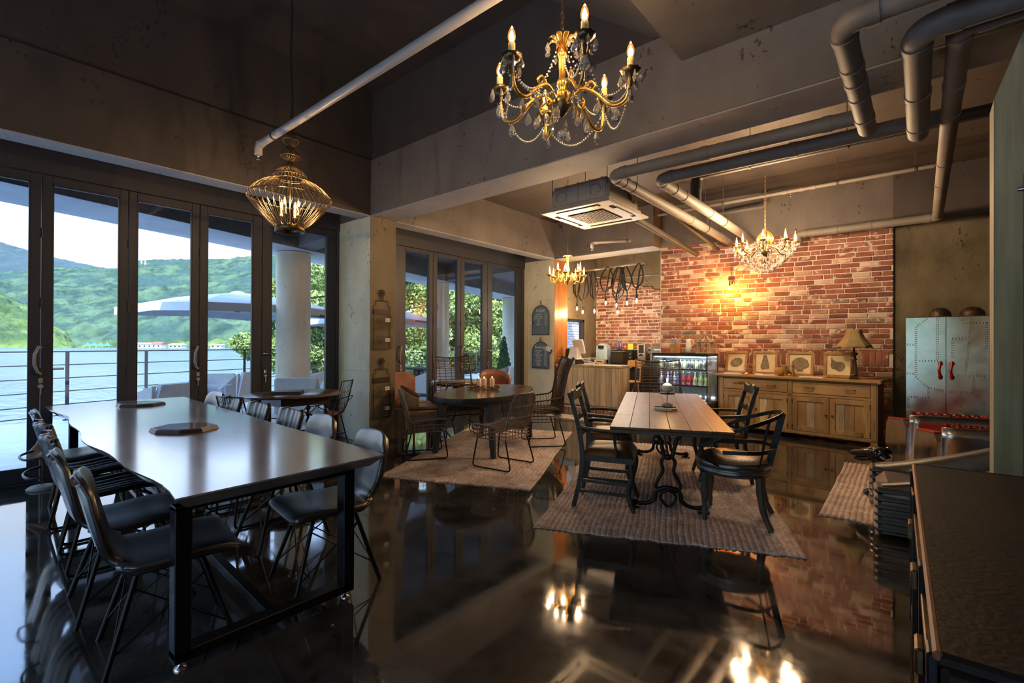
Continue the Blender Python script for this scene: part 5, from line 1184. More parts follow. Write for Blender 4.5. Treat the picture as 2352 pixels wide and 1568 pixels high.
# framed shell prints leaning on the wall
def framed(x, lean, rz, art, label):
    p_ = SB(x, .20); e = empty('framed_print', p_, sba + rz, label, 'picture', 'framed shell prints on the sideboard')
    T_ = Matrix.Rotation(-lean, 4, 'X'); F_ = .375; s = .042; dz = .005
    b = MB()
    for (c_, sz_) in (((0, 0, s / 2 + dz), (F_, .028, s)), ((0, 0, F_ - s / 2 + dz), (F_, .028, s)), ((-F_ / 2 + s / 2, 0, F_ / 2 + dz), (s, .028, F_ - 2 * s)), ((F_ / 2 - s / 2, 0, F_ / 2 + dz), (s, .028, F_ - 2 * s))): b.box(c_, sz_, M=T_, bev=.004)
    b.build('frame', M['frameoak'], e); MB().box((0, .006, F_ / 2 + dz), (F_ - 2 * s, .006, F_ - 2 * s), M=T_).build('print', M['sepia'], e)
    b = MB(); c = []; cz = F_ / 2 + dz
    A_ = T_ @ Matrix(((1, 0, 0, 0), (0, 0, 1, .0025), (0, 1, 0, cz), (0, 0, 0, 1))) @ Matrix.Diagonal((1.32, 1.32, 1, 1))
    h = MB()
    if art == 'nautilus':
        c = [((.078 + .006 * math.cos(14 * a)) * math.cos(a), (.058 + .005 * math.cos(14 * a)) * math.sin(a) - .004 + .012 * math.cos(a)) for a in [2 * PI * k / 56 for k in range(56)]]
        for k in range(13): a = 2 * PI * k / 13; h.bar((.02 * math.cos(a) - .01, .015 * math.sin(a), -.0015), (.06 * math.cos(a) - .005, .042 * math.sin(a), -.0015), .004, .001)
        h.lathe([(.012, -.002), (.016, -.002)], 14, (-.01, 0, 0))
    elif art == 'tower':
        c = [(-.022, .092), (-.008, .10), (.012, .088), (.03, .03), (.042, -.02), (.048, -.07), (.02, -.075), (-.02, -.085), (-.05, -.075), (-.055, -.045), (-.045, -.01)]
        for k in range(6): h.bar((-.028 - k * .003 + .012, .07 - k * .024, -.0015), (.018 + k * .004, .064 - k * .023, -.0015), .004, .001)
    elif art == 'scallop':
        c = [(-.03, -.09), (-.035, -.065)] + [((.092 + .003 * math.cos(9 * a)) * math.cos(a), .088 * math.sin(a) - .012) for a in [PI * 1.10 - k * PI * 1.2 / 24 for k in range(25)]] + [(.035, -.065), (.03, -.09)]
        for k in range(9): a = PI * (.08 + .84 * k / 8); h.bar((.012 * math.cos(a), -.06, -.0015), (.078 * math.cos(a), .068 * math.sin(a) - .012, -.0015), .0035, .001)
    else:
        c = [(-.078, .085), (-.066, .088), (-.05, .055), (-.02, .035), (.03, .035), (.06, .01), (.062, -.03), (.04, -.065), (.005, -.075), (-.03, -.05), (-.06, -.045), (-.078, -.01), (-.07, .03)]
        h.tube([(-.07, .08, -.0015), (-.045, .03, -.0015), (-.03, -.01, -.0015), (-.035, -.045, -.0015)], .002, 4)
    b.prism(c, -.002, .002, M=A_); b.build('shell_motif', M['shell'], e); h2 = MB().add(h.v, h.f, False, A_ @ Matrix.Translation((0, 0, -.0015))); h2.build('motif_lines', M['shellhi'], e)
framed(.20, .16, -.10, 'nautilus', 'framed coiled shell print, leftmost and tilted on the sideboard')
framed(.66, .12, 0, 'tower', 'framed tall spiral shell print behind the wicker jug')
framed(1.16, .12, 0, 'scallop', 'framed fan shaped scallop shell print on the sideboard')
framed(1.66, .12, 0, 'whelk', 'framed whelk shell print behind the table lamp')
for k, x in enumerate((.20, .72, 1.36)):
    e = empty('menu_board', SB(x, .06), sba, ['leftmost', 'middle', 'rightmost'][k] + ' pale octagonal board lying flat on the sideboard', 'board', 'pale boards on the sideboard')
    b = MB(); wd = .36 if k else .30; b.prism([(-wd / 2, .02), (-wd / 2 + .03, -.045), (wd / 2 - .03, -.045), (wd / 2, .02), (wd / 2 - .03, .075), (-wd / 2 + .03, .075)], 0, .014); b.build('board', M['whitewall'], e)
e = empty('copper_lantern', SB(.42, .10), 0, 'small copper storm lantern with glass globe on the sideboard', 'lantern')
MB().lathe([(.040, 0), (.042, .012), (.030, .030), (.022, .035)], 16).build('base', M['copper'], e); MB().lathe([(.022, .036), (.038, .065), (.030, .10), (.018, .115)], 16).build('globe', M['clear'], e); MB().lathe([(.022, .116), (.018, .13), (.024, .135), (.008, .15)], 16).build('cap', M['copper'], e)
MB().tube(arc((0, 0, .09), .062, -35, 215, 14), .0025, 5).build('bail', M['copper'], e)
e = empty('wicker_jug', SB(.90, .12), 0, 'glass jug wrapped in brown wicker between two framed prints', 'jug')
MB().lathe([(.042, 0), (.068, .03), (.075, .07), (.068, .11), (.05, .13)] , 24).build('wicker_cover', M['basket'], e); MB().lathe([(.036, .131), (.030, .15), (.036, .175), (.033, .175), (.027, .15)], 18).build('neck', M['clear'], e); MB().tube(arc((.045, 0, .14), .03, -60, 120, 8), .005, 6).build('handle', M['clear'], e)
e = empty('box_lantern', SB(1.05, .09), sba, 'small wooden box frame holding a yellow tea light', 'lantern')
b = MB()
for x in (-.052, .052):
    for y in (-.035, .035): b.box((x, y, .085), (.012, .012, .17))
for z in (.006, .164): b.box((0, 0, z), (.116, .082, .012))
b.build('frame', M['frameoak'], e); MB().lathe([(0, .0125), (.024, .0125), (.026, .036), (0, .038)], 14).build('tea_light', mat('yellow wax', (.75, .62, .05), rough=.4), e); MB().box((0, -.036, .085), (.09, .002, .144)).build('pane', M['clear'], e)
e = empty('wire_easel', SB(.60, .13), 0, 'tiny wire rack with folded white napkin in front of the spiral shell print', 'rack')
MB().tube([(-.07, 0, .003), (.07, 0, .003), (.07, .05, .003), (-.07, .05, .003)], .002, 4, closed=True).tube([(-.05, .05, .003), (-.03, .05, .08), (.03, .05, .08), (.05, .05, .003)], .002, 4).build('wire', M['blackiron'], e); MB().box((0, .02, .012), (.10, .035, .012), bev=.003).build('napkin', M['paper'], e)
# table lamp
e = empty('table_lamp', SB(1.87, .11), sba + .3, 'table lamp with flared beige bell shade and reeded bronze base', 'lamp')
b = MB(); b.lathe([(.085, 0), (.088, .014), (.070, .022), (.066, .045), (.050, .055)], 4, smooth=False, M=TM(rz=PI / 4)); b.lathe([(.026, .265), (.040, .28), (.030, .30), (.022, .31), (.030, .33), (.050, .36), (.055, .372), (.012, .380), (.010, .47)], 16); b.lathe([(.045, .05), (.052, .062), (.040, .072)], 16); b.build('base', M['bronze'], e)
for k in range(9): a = k * 2 * PI / 9; MB().tube([(.040 * math.cos(a), .040 * math.sin(a), .065), (.022 * math.cos(a), .022 * math.sin(a), .27)], .006, 6).build('reed', M['bronze'], e)
def shade(u, v):
    a = 2 * PI * u; k = 6; sec = (a % (PI / 3)) - PI / 6; r_ = .085 + .125 * (1 - v) ** 1.7; pf = math.cos(PI / 6) / math.cos(sec) * .6 + .4; z = .46 + .245 * v - (.018 * abs(math.cos(3 * a)) if v < .01 else 0)
    return (r_ * pf * 1.06 * math.cos(a), r_ * pf * 1.06 * math.sin(a), z)
MB().sheet(shade, 48, 10, th=-.002).build('shade', M['linen'], e)
for k in range(6): a = (k + .0) * PI / 3; MB().tube([shade(a / (2 * PI) % 1, j / 8) for j in range(9)], .003, 5).build('shade_seam', M['bronze'], e)
MB().lathe([(.003, .70), (.012, .72), (.004, .735), (.010, .75), (0, .765)], 10).build('finial', M['bronze'], e)

# ================================================================== DISPLAY CASE
dc = empty('display_case', (-3.60, 8.02, 0), R(-2), 'glass fronted refrigerated drinks case between the counter and the sideboard', 'display case')
cw, cdp = .96, .50
MB().box((cw / 2, cdp / 2, .22), (cw, cdp, .44), bev=.006).build('base', M['black'], dc)
MB().box((cw / 2, cdp / 2, 1.235), (cw, cdp, .05), bev=.006).build('top', M['black'], dc)
MB().box((cw / 2, cdp - .01, .83), (cw, .02, .76)).build('back_panel', mat('mirror back', (.45, .5, .52), rough=.12, metal=.8), dc)
for x in (.008, cw - .008):
    for y in (.008, cdp - .02): MB().box((x, y, .825), (.014, .014, .77), bev=.002).build('corner_post', M['black'], dc)
MB().box((cw / 2, .006, .825), (cw - .03, .005, .76)).build('pane', M['clear'], dc); MB().box((cw - .004, cdp / 2, .825), (.005, cdp - .05, .76)).build('pane', M['clear'], dc); MB().box((.004, cdp / 2, .825), (.005, cdp - .05, .76)).build('pane', M['clear'], dc)
for z in (.99, .72): MB().box((cw / 2, cdp / 2, z), (cw - .05, cdp - .06, .008)).build('shelf', M['glass'], dc); 
for z in (.99, .72): MB().box((cw / 2, .03, z - .002), (cw - .05, .012, .02)).build('shelf_edge', M['black'], dc)
MB().box((cw / 2, .04, 1.195), (cw - .08, .02, .012)).build('lamp_strip', M['ledstrip'], dc); MB().box((cw / 2, .03, .455), (cw - .06, .03, .012)).build('lamp_strip', M['ledstrip'], dc)
ld = bpy.data.lights.new('case_light', 'AREA'); ld.shape = 'RECTANGLE'; ld.size = .8; ld.size_y = .05; ld.energy = 3; ld.color = (.85, .92, 1); lo = bpy.data.objects.new('case_light', ld); C.objects.link(lo); lo.location = (-3.12, 8.12, 1.18)
def DC(x, y, z): c, s = math.cos(R(-2)), math.sin(R(-2)); return (-3.60 + x * c - y * s, 8.02 + x * s + y * c, z)
ORD = ['leftmost', 'second', 'third', 'fourth', 'fifth', 'sixth', 'seventh', 'eighth', 'ninth', 'tenth', 'eleventh', 'rightmost']
def bottle(x, y, z, m, label, grp, h=.20, r=.028, proto={}):
    k = (m, h)
    if k in proto: return dup(proto[k], DC(x, y, z), None, label)
    e = empty('bottle', DC(x, y, z), 0, label, 'bottle', grp)
    MB().lathe([(0, 0), (r, 0), (r, h * .55), (r * .45, h * .75), (r * .4, h)], 14).build('body', M[m], e); MB().lathe([(r * .48, h), (r * .48, h + .015), (0, h + .016)], 10).build('cap', M['chrome'], e)
    proto[k] = e; return e
for k in range(9): bottle(.50 + .05 * (k % 9), .16 + .05 * (k % 2), .7245, 'drinkred' if k < 4 else 'drinkgreen', ORD[k] + ' of the coloured drink bottles, ' + ('red' if k < 4 else 'pale green') + ', on the middle case shelf', 'bottles in the display case')
for k in range(6): bottle(.10 + .06 * k, .16, .7245, 'violet' if k % 2 else 'bluewhite', ORD[k] + ' of the blue and violet bottles, ' + ('violet' if k % 2 else 'pale blue') + ', left half of the case', 'bottles in the display case', h=.19)
for k in range(12):
    e = empty('drink_can', DC(.09 + .07 * k, .17, .9945), 0, ('silver' if k % 3 else 'green') + ' drink can, ' + ORD[k] + ' from the left on the top case shelf', 'can', 'cans in the display case') if k < 2 else None
    if e: MB().lathe([(0, 0), (.026, 0), (.030, .008), (.030, .12), (.024, .132), (0, .132)], 14).build('body', M['alum'] if k else M['drinkgreen'], e); (globals().__setitem__('can%d' % k, e))
    else: dup(can1 if k % 3 else can0, DC(.09 + .07 * k, .17, .9945), None, ('silver' if k % 3 else 'green') + ' drink can, ' + ORD[k] + ' from the left on the top case shelf')
for k in range(7):
    if k == 0:
        pk = empty('dessert_jar', DC(.12, .18, .4405), 0, 'leftmost small dessert jar on the floor of the display case', 'jar', 'dessert jars in the display case'); MB().lathe([(0, 0), (.035, 0), (.038, .06), (.034, .07)], 14).build('glass', M['clear'], pk); MB().lathe([(0, .003), (.032, .003), (.033, .045), (0, .046)], 14).build('cream', M['whitewax'], pk)
    else: dup(pk, DC(.12 + .12 * k, .18 + .04 * (k % 2), .4405), None, ORD[k] + ' small dessert jar from the left on the display case floor')
# on top of the case
e = empty('cutlery_basket', DC(.33, .20, 1.2605), 0, 'woven basket full of cutlery on top of the display case', 'basket')
MB().lathe([(.0, 0), (.085, 0), (.10, .15), (.094, .15), (.08, .008)], 4, smooth=False, M=TM(rz=PI / 4)).build('basket', M['basket'], e)
rs = random.Random(2)
for k in range(12): x, y = rs.uniform(-.045, .045), rs.uniform(-.045, .045); MB().tube([(x, y, .01), (x * 1.6, y * 1.6, .20 + rs.uniform(0, .05))], .004, 5).ball((x * 1.65, y * 1.65, .235), .012, 8, 5, (1, .3, 1.6)).build('spoon', M['chrome'], e)
e = empty('thermal_jug', DC(.56, .22, 1.2605), 0, 'white thermal jug on top of the display case', 'jug')
MB().lathe([(0, 0), (.050, 0), (.048, .1), (.036, .20), (.034, .235), (0, .24)], 18).build('body', M['white'], e); MB().tube(smoothpath([(.034, 0, .225), (.075, 0, .22), (.078, 0, .15), (.044, 0, .11)]), .008, 6).build('handle', M['white'], e)
MB().box((0, 0, .004), (.2, .16, .006), bev=.002).build('mat', M['black'], e)
e = empty('wooden_lantern', DC(.83, .24, 1.2605), .1, 'house shaped pale wooden lantern on top of the display case', 'lantern')
b = MB()
for x in (-.10, .10):
    for y in (-.09, .09): b.box((x, y, .10), (.018, .018, .17), bev=.002)
b.box((0, 0, .008), (.25, .22, .016), bev=.002); b.box((0, 0, .19), (.25, .22, .016), bev=.002)
for y in (-.09, .09): b.box((0, y, .10), (.18, .010, .012)); b.box((0, y, .10), (.012, .010, .165))
for x in (-.10, .10): b.box((x, 0, .10), (.010, .17, .012)); b.box((x, 0, .10), (.010, .012, .165))
b.build('frame', M['postwood'], e); b = MB()
for x in (-1, 1):
    for y in (-1, 1): b.bar((x * .11, y * .10, .198), (x * .02, y * .02, .30), .014, .014)
b.box((0, 0, .305), (.07, .07, .014), bev=.002); b.build('roof', M['postwood'], e); MB().tube([(-.03, 0, .31), (-.02, 0, .34), (.02, 0, .34), (.03, 0, .31)], .004, 5).build('handle', M['violet'], e)

# ================================================================== FRONT COUNTER
co = empty('service_counter', (-5.80, 8.25, 0), R(4), 'pale knotty pine service counter on a brick plinth beside the second pier', 'counter')
cwid, cdep = 1.38, .55
for k in range(11): MB().box((.05 + k * (cwid - .02) / 11 + .02, .01 - .004 * (k * 5 % 3), .565), ((cwid - .02) / 11 - .005, .022, .75), bev=.003).build('plank', M['pine'], co)
for k in range(4): MB().box((cwid - .01, .06 + k * .13 + .03, .565), (.022, .125, .75), bev=.002).build('plank', M['pine'], co)
MB().box((cwid / 2, cdep / 2, .965), (cwid + .03, cdep + .02, .045), bev=.004).build('worktop', M['pine'], co)
b = MB(); b.box((cwid / 2 + .0, cdep / 2 + .02, .55), (cwid - .05, cdep - .05, .78)); b.build('carcass', M['pine'], co)
MB().box((cwid / 2, cdep / 2 + .05, .165), (cwid - .08, cdep - .08, .05)).build('toe_recess', M['black'], co)
pl_ = MB().box((cwid / 2 + .05, cdep / 2 - .02, .072), (cwid + .16, cdep, .144)).build('plinth', M['mortar'], co)
rs = random.Random(8)
b0 = None
for k in range(20): 
    bb = MB().box((0, 0, 0), (.062, .02, .118), bev=.005).build('brick', BR[rs.choice([0, 1, 2, 3, 4, 0, 1])], pl_, loc=(.0 + k * .077, -.002, .073)) if k < 7 else None
    if bb is None: inst(KIDS[pl_.name][k % 7], pl_, (.0 + k * .077, -.002 + (cdep / 2 - .02 - cdep / 2) * 0, .073))
for o in KIDS[pl_.name]: o.location.y = -.022
def CO(x, y, z=.9885): c, s = math.cos(R(4)), math.sin(R(4)); return (-5.80 + x * c - y * s, 8.25 + x * s + y * c, z)
e = empty('cash_drawer', CO(.25, .22), R(4), 'pale grey steel cash drawer on the pine counter', 'cash drawer')
MB().box((0, 0, .05), (.40, .36, .10), bev=.004).build('case', M['black'], e); MB().box((-.01, -.182, .05), (.36, .008, .085), bev=.003).build('drawer_front', M['bluewhite'], e); MB().box((-.02, 0, .108), (.42, .34, .014), bev=.003).build('lid', M['white'], e)
e = empty('till_screen', CO(.30, .24, 1.104), R(4), 'white point of sale screen seen from behind on the cash drawer', 'screen')
MB().add([(-.11, -.10, 0), (.11, -.10, 0), (.11, .10, 0), (-.11, .10, 0), (-.08, -.05, .24), (.06, -.05, .24), (.06, .06, .24), (-.08, .06, .24)], [(3, 2, 1, 0), (4, 5, 6, 7), (0, 1, 5, 4), (1, 2, 6, 5), (2, 3, 7, 6), (3, 0, 4, 7)]).build('stand', M['white'], e)
MB().box((0, 0, 0), (.38, .045, .30), bev=.015, M=TM((.04, .10, .25), rx=R(14), rz=R(-28))).build('screen', M['white'], e)
e = empty('card_printer', CO(.08, .30, 1.104), R(4), 'small black display behind the white till screen', 'display'); MB().box((0, 0, .10), (.10, .02, .20), bev=.004, M=TM(rx=-.2)).build('panel', M['black'], e); MB().box((0, 0, .006), (.14, .10, .012), bev=.003).build('foot', M['black'], e)
e = empty('power_strip', CO(.70, .12), R(10), 'white power strip with tangled cables on the pine counter', 'power strip')
MB().box((0, 0, .015), (.22, .05, .03), bev=.004).build('block', M['white'], e)
rs = random.Random(12)
for k in range(5): MB().tube(smoothpath([(-.1 + k * .045, 0, .03), (-.12 + rs.uniform(-.05, .1), .05, .10), (rs.uniform(-.15, .2), .08, .14), (rs.uniform(-.1, .25), .02, .08), (.1 + rs.uniform(0, .1), .1, .012), (-.15, .14, .02)]), .004, 5).build('cable', M['white'] if k % 2 else M['tan'], e)
# wooden chair behind the counter
e = empty('oak_chair', (-4.62, 9.05, 0), R(160), 'honey oak bar chair behind the pine counter, curved top rail showing', 'chair')
b = MB(); b.prism([(-.20, 0), (-.16, -.07), (-.12, -.075), (-.07, -.035), (.07, -.035), (.12, -.075), (.16, -.07), (.20, 0), (.20, .07), (.14, .095), (-.14, .095), (-.20, .07)], -.014, .014, M=TM((0, -.24, .98), rx=PI / 2)); b.build('top_rail', M['oak'], e)
for x in (-.17, .17): MB().tube([(x, -.22, .62), (x, -.24, .94)], .016, 8).build('back_post', M['oak'], e)
MB().box((0, 0, .64), (.40, .42, .035), bev=.012).build('seat', M['oak'], e)
for x in (-.16, .16):
    for y in (-.17, .17): MB().tube([(x, y, .63), (x * 1.25, y * 1.2, 0)], .017, 8).build('leg', M['oak'], e)
for y in (-.19, .19): MB().tube([(-.185, y, .25), (.185, y, .25)], .011, 6).build('stretcher', M['oak'], e)

# ================================================================== KITCHEN BACK BAR
kb = empty('back_bar', (-6.28, 9.94, 0), 0, 'dark topped back bar with oak cupboard doors under the coffee machines', 'counter')
MB().box((1.28, .345, .915), (2.54, .69, .05), bev=.004).build('worktop', mat('dark worktop', (.045, .04, .038), rough=.3), kb)
MB().box((1.28, .38, .45), (2.50, .60, .88)).build('carcass', M['black'], kb)
for k in range(5):
    d = MB().box((.27 + k * .5, .078, .45), (.48, .02, .80), bev=.003).build('door', M['oak'] if k > 3 else M['black'], kb); MB().tube([(.45 + k * .5, .06, .55), (.45 + k * .5, .06, .70)], .006, 6).build('handle', M['chrome'], d)
def KB(x, y, z=.9405): return (-6.28 + x, 9.95 + y, z)
e = empty('ice_shaver', KB(.42, .25), R(0), 'pale blue shaved ice machine with arched body on the back bar', 'machine')
b = MB(); b.prism([(-.15, 0), (.15, 0), (.15, .36), (.11, .44), (.04, .48), (-.04, .48), (-.11, .44), (-.15, .36)], -.05, .13, M=Matrix(((1, 0, 0, 0), (0, 0, 1, .06), (0, 1, 0, 0), (0, 0, 0, 1)))); b.build('body', M['bluewhite'], e)
MB().box((0, -.05, .05), (.30, .26, .10), bev=.01).build('base', M['black'], e); MB().box((0, -.02, .40), (.14, .05, .07), bev=.006).build('badge_panel', M['black'], e); MB().lathe([(.07, .12), (.085, .20), (.085, .26), (.07, .32)], 18, (0, -.04, 0)).build('bowl', M['clear'], e)
e = empty('label_printer', KB(.55, -.02), R(5), 'small grey printer standing before the shaved ice machine', 'printer'); MB().box((0, 0, .05), (.24, .16, .10), bev=.008).build('body', M['acpanel'], e); MB().box((0, -.082, .06), (.16, .004, .02)).build('slot', M['black'], e)
e = empty('oven', KB(1.02, .32), 0, 'black countertop oven with lit glass door on the back bar', 'oven')
MB().box((0, 0, .17), (.56, .42, .34), bev=.008).build('body', M['black'], e); MB().box((-.05, -.213, .16), (.42, .008, .25), bev=.003).build('door_glass', mat('smoked glass', (.01, .01, .01), rough=.05, spec=.9), e); MB().tube([(-.24, -.24, .30), (.13, -.24, .30)], .009, 6).build('handle', M['chrome'], e)
for z in (.08, .16, .24): MB().lathe([(.018, 0), (.016, .02), (0, .021)], 12, M=TM((.225, -.212, z), rx=PI / 2)).build('knob', M['chrome'], e)
for k, (x, m_, h, lb) in enumerate([(-.18, 'violet', .17, 'left violet bottle standing on the oven'), (-.11, 'violet', .17, 'right violet bottle standing on the oven'), (.01, 'redplastic', .12, 'orange red tub standing on the oven')]):
    e = empty('storage_bottle', KB(1.02 + x, .30, 1.281), 0, lb, 'bottle', 'bottles on the oven'); MB().lathe([(0, 0), (.03, 0), (.03, h * .7), (.014, h * .85), (.013, h), (0, h)], 12).build('body', M[m_], e); MB().lathe([(.016, h), (.016, h + .02), (0, h + .021)], 10).build('cap', M['black'], e)
e = empty('yellow_carton', KB(1.16, .30, 1.281), .3, 'yellow carton on the oven', 'box'); MB().box((0, 0, .07), (.12, .08, .14), bev=.003).build('carton', M['yellow'], e)
e = empty('coffee_grinder', KB(1.50, .25), 0, 'tall steel coffee grinder between oven and espresso machine', 'grinder')
MB().box((0, 0, .24), (.20, .24, .48), bev=.012).build('body', M['chrome'], e); MB().box((0, -.122, .36), (.12, .004, .18)).build('panel', M['black'], e); MB().lathe([(.05, .485), (.09, .53), (.10, .60), (.085, .605)], 16).build('hopper', M['clear'], e); MB().tube([(0, -.12, .24), (0, -.19, .22)], .02, 8).build('spout', M['black'], e)
e = empty('espresso_machine', KB(2.10, .26), 0, 'two group stainless espresso machine on the back bar', 'coffee machine')
MB().box((0, .0, .34), (.80, .40, .16), bev=.012).build('body', M['chrome'], e); MB().box((0, .10, .20), (.74, .20, .18)).build('back_plate', M['chrome'], e); MB().box((0, -.03, .06), (.84, .46, .10), bev=.01).build('drip_tray', M['black'], e)
for x in (-.35, .35): MB().box((x, .02, .18), (.07, .34, .22), bev=.008).build('side_panel', M['chrome'], e)
for x in (-.16, .16): MB().lathe([(.035, 0), (.035, .05), (.02, .06)], 14, (x, -.12, .205)).build('group_head', M['chrome'], e); MB().tube([(x, -.14, .19), (x, -.30, .175)], .013, 8).build('portafilter_handle', M['black'], e)
for x in (-.18, .12): MB().box((x, -.203, .35), (.16, .006, .022)).build('button_strip', M['white'], e)
for x in (-.37, .37): MB().lathe([(.025, 0), (.022, .03)], 12, M=TM((x, -.20, .34), rx=PI / 2)).build('steam_knob', M['black'], e)
e = empty('cup', KB(2.18, .26, 1.362), 0, 'white cup upside down on the espresso machine', 'cup'); MB().lathe([(.04, 0), (.035, .05), (.02, .06), (0, .06)], 16).build('body', M['white'], e)
# ================================================================== CHANDELIERS
def crystal_mesh(h=.05, w=.018):
    b = MB(); prof = [(0.0001, 0), (w * .5, -h * .25), (w, -h * .62), (w * .7, -h * .88), (.0001, -h)]
    b.lathe(prof, 6, smooth=False, M=Matrix.Scale(.55, 4, (0, 1, 0))); return b
_proto = {}
def drop(parent, p, h=.05, w=.018, rz=0):
    k = (round(h, 3), round(w, 3))
    if k not in _proto:
        o = crystal_mesh(h, w).build('crystal_drop', M['crystal'], parent, loc=p); o.rotation_euler = (0, 0, rz); _proto[k] = o; return o
    return inst(_proto[k], parent, p, (0, 0, rz))
def chain(parent, z0, z1, r=.010, x=0, y=0, m='bronze'):
    b = MB(); z = z0; k = 0; L_ = r * 2.3
    while z < z1: b.tube([(x + (math.cos(a) * r * .55 if k % 2 == 0 else 0), y + (math.cos(a) * r * .55 if k % 2 else 0), z + L_ / 2 + math.sin(a) * (L_ * .62)) for a in [2 * PI * i / 8 for i in range(8)]], r * .16, 4, closed=True); z += L_ * .86; k += 1
    b.tube([(x + r * .3, y, z0), (x - r * .2, y + r * .3, (z0 + z1) / 2), (x + r * .3, y, z1)], .0022, 4)
    return b.build('chain', M[m], parent)
def bulb_lights(root, pts, total, dz=.13, col=(1, .70, .43)):
    c, s_ = math.cos(root.rotation_euler.z), math.sin(root.rotation_euler.z)
    for p in pts: lamp_light('bulb_light', (root.location.x + p[0] * c - p[1] * s_, root.location.y + p[0] * s_ + p[1] * c, root.location.z + p[2] + dz), total / len(pts), col=col, size=.006)
def lamp_light(name, loc, energy, col=(1, .62, .28), size=.05, parent=None):
    l = bpy.data.lights.new(name, 'POINT'); l.energy = energy; l.color = col; l.shadow_soft_size = size; o = bpy.data.objects.new(name, l); C.objects.link(o); o.location = loc
    return o
def candle_arm(parent, a, R_, zc, drops, sc, mg='gold', cup='bronze', sleeve='candle', rise=.0, tip=False):
    """S-curved arm with cup, sleeve and flame bulb"""
    ca, sa = math.cos(a), math.sin(a)
    def P(x, z): return (x * ca, x * sa, z)
    b = MB(); b.tube(smoothpath([P(.03 * sc, zc - .01), P(R_ * .28, zc + .055 * sc), P(R_ * .48, zc + .03 * sc), P(R_ * .72, zc - .045 * sc), P(R_ * .93, zc - .03 * sc), P(R_, zc + .05 * sc + rise)], 6), .0085 * sc, 6)
    b.tube(smoothpath([P(R_ * .30, zc + .05 * sc), P(R_ * .42, zc + .085 * sc), P(R_ * .50, zc + .06 * sc), P(R_ * .44, zc + .04 * sc)], 5), .006 * sc, 5)
    b.tube(smoothpath([P(R_ * .20, zc + .03 * sc), P(R_ * .34, zc - .005 * sc), P(R_ * .30, zc - .04 * sc), P(R_ * .24, zc - .02 * sc)], 5), .006 * sc, 5)
    arm = b.build('arm', M[mg], parent); zt_ = zc + .05 * sc + rise
    MB().lathe([(.008 * sc, -.05 * sc), (.014 * sc, -.02 * sc), (.010 * sc, 0), (.030 * sc, .008 * sc), (.048 * sc, .028 * sc), (.044 * sc, .030 * sc), (.012 * sc, .012 * sc)], 18, P(R_, zt_), lobes=9, amp=.06).build('cup', M[cup], arm)
    MB().lathe([(.016 * sc, .010 * sc), (.016 * sc, .085 * sc), (.013 * sc, .088 * sc)], 12, P(R_, zt_)).build('candle_sleeve', M[sleeve], arm)
    h = .075 * sc; prof = [(.008, 0), (.016, .18), (.0185, .38), (.015, .62), (.008, .85), (.0015, 1.0)] if not tip else [(.007, 0), (.014, .2), (.015, .38), (.009, .62), (.003, .8), (.0015, 1.15)]
    MB().lathe([(r_ * sc, z * h) for r_, z in prof], 12, (P(R_, 0)[0], P(R_, 0)[1], zt_ + .088 * sc)).build('bulb_glass', M['amber'], arm)
    MB().lathe([(r_ * sc * .62, z * h * (.72 if not tip else .62)) for r_, z in prof], 10, (P(R_, 0)[0], P(R_, 0)[1], zt_ + .090 * sc)).build('filament_glow', M['bulbcore'], arm)
    for k in range(drops):
        b_ = a + 2 * PI * k / drops; q = P(R_, zt_); x, y = q[0] + .045 * sc * math.cos(b_), q[1] + .045 * sc * math.sin(b_)
        drop(parent, (x, y, zt_ + .012 * sc), .062 * sc if k % 2 else .05 * sc, .016 * sc, b_)
    return P(R_, zt_)
def beads(parent, p, q, sag, n, r=.006):
    b = MB(); p = Vector(p); q = Vector(q)
    for k in range(n + 1): t_ = k / n; c = p * (1 - t_) + q * t_; b.ball((c.x, c.y, c.z - sag * 4 * t_ * (1 - t_)), r, 6, 4)
    return b.build('bead_string', M['bead'], parent)
# --- large gilt chandelier in the foreground
CH = (-1.54, 2.235)
ch = empty('crystal_chandelier', (*CH, 2.74), .25, 'large gilt chandelier with six candle bulbs, crystal drops and bead swags, nearest the camera', 'chandelier', 'chandeliers')
b = MB(); b.lathe([(.0, -.06), (.012, -.05), (.03, -.03), (.05, .0), (.055, .03), (.03, .055), (.022, .06)], 20); b.build('bowl', M['bronze'], ch)
b = MB(); b.lathe([(.026, .055), (.032, .07), (.024, .085), (.020, .10), (.024, .115), (.030, .13), (.026, .15), (.018, .16), (.020, .28), (.026, .285), (.028, .31), (.020, .33), (.016, .36), (.010, .37)], 16, lobes=8, amp=.04); b.build('column', M['gold'], ch)
for k in range(8):
    a = k * PI / 4; b = MB(); b.sheet(lambda u, v: ((.016 + .07 * u ** .8) * math.cos(a) - (v - .5) * .03 * math.sin(PI * min(1, u + .12)) * math.sin(a), (.016 + .07 * u ** .8) * math.sin(a) + (v - .5) * .03 * math.sin(PI * min(1, u + .12)) * math.cos(a), .345 + .05 * math.sin(PI * u * .8) - .012 * u * u), 6, 3, th=.002); b.build('crown_leaf', M['gold'], ch)
    drop(ch, (.088 * math.cos(a), .088 * math.sin(a), .348), .06 if k % 2 else .045, .017, a)
chain(ch, .375, 2.02, .016)
tips = []
for k in range(6):
    a = k * PI / 3 + .12; tips.append(candle_arm(ch, a, .375, .02, 6, 1.15, rise=.03 + (.03 if k % 2 else 0)))
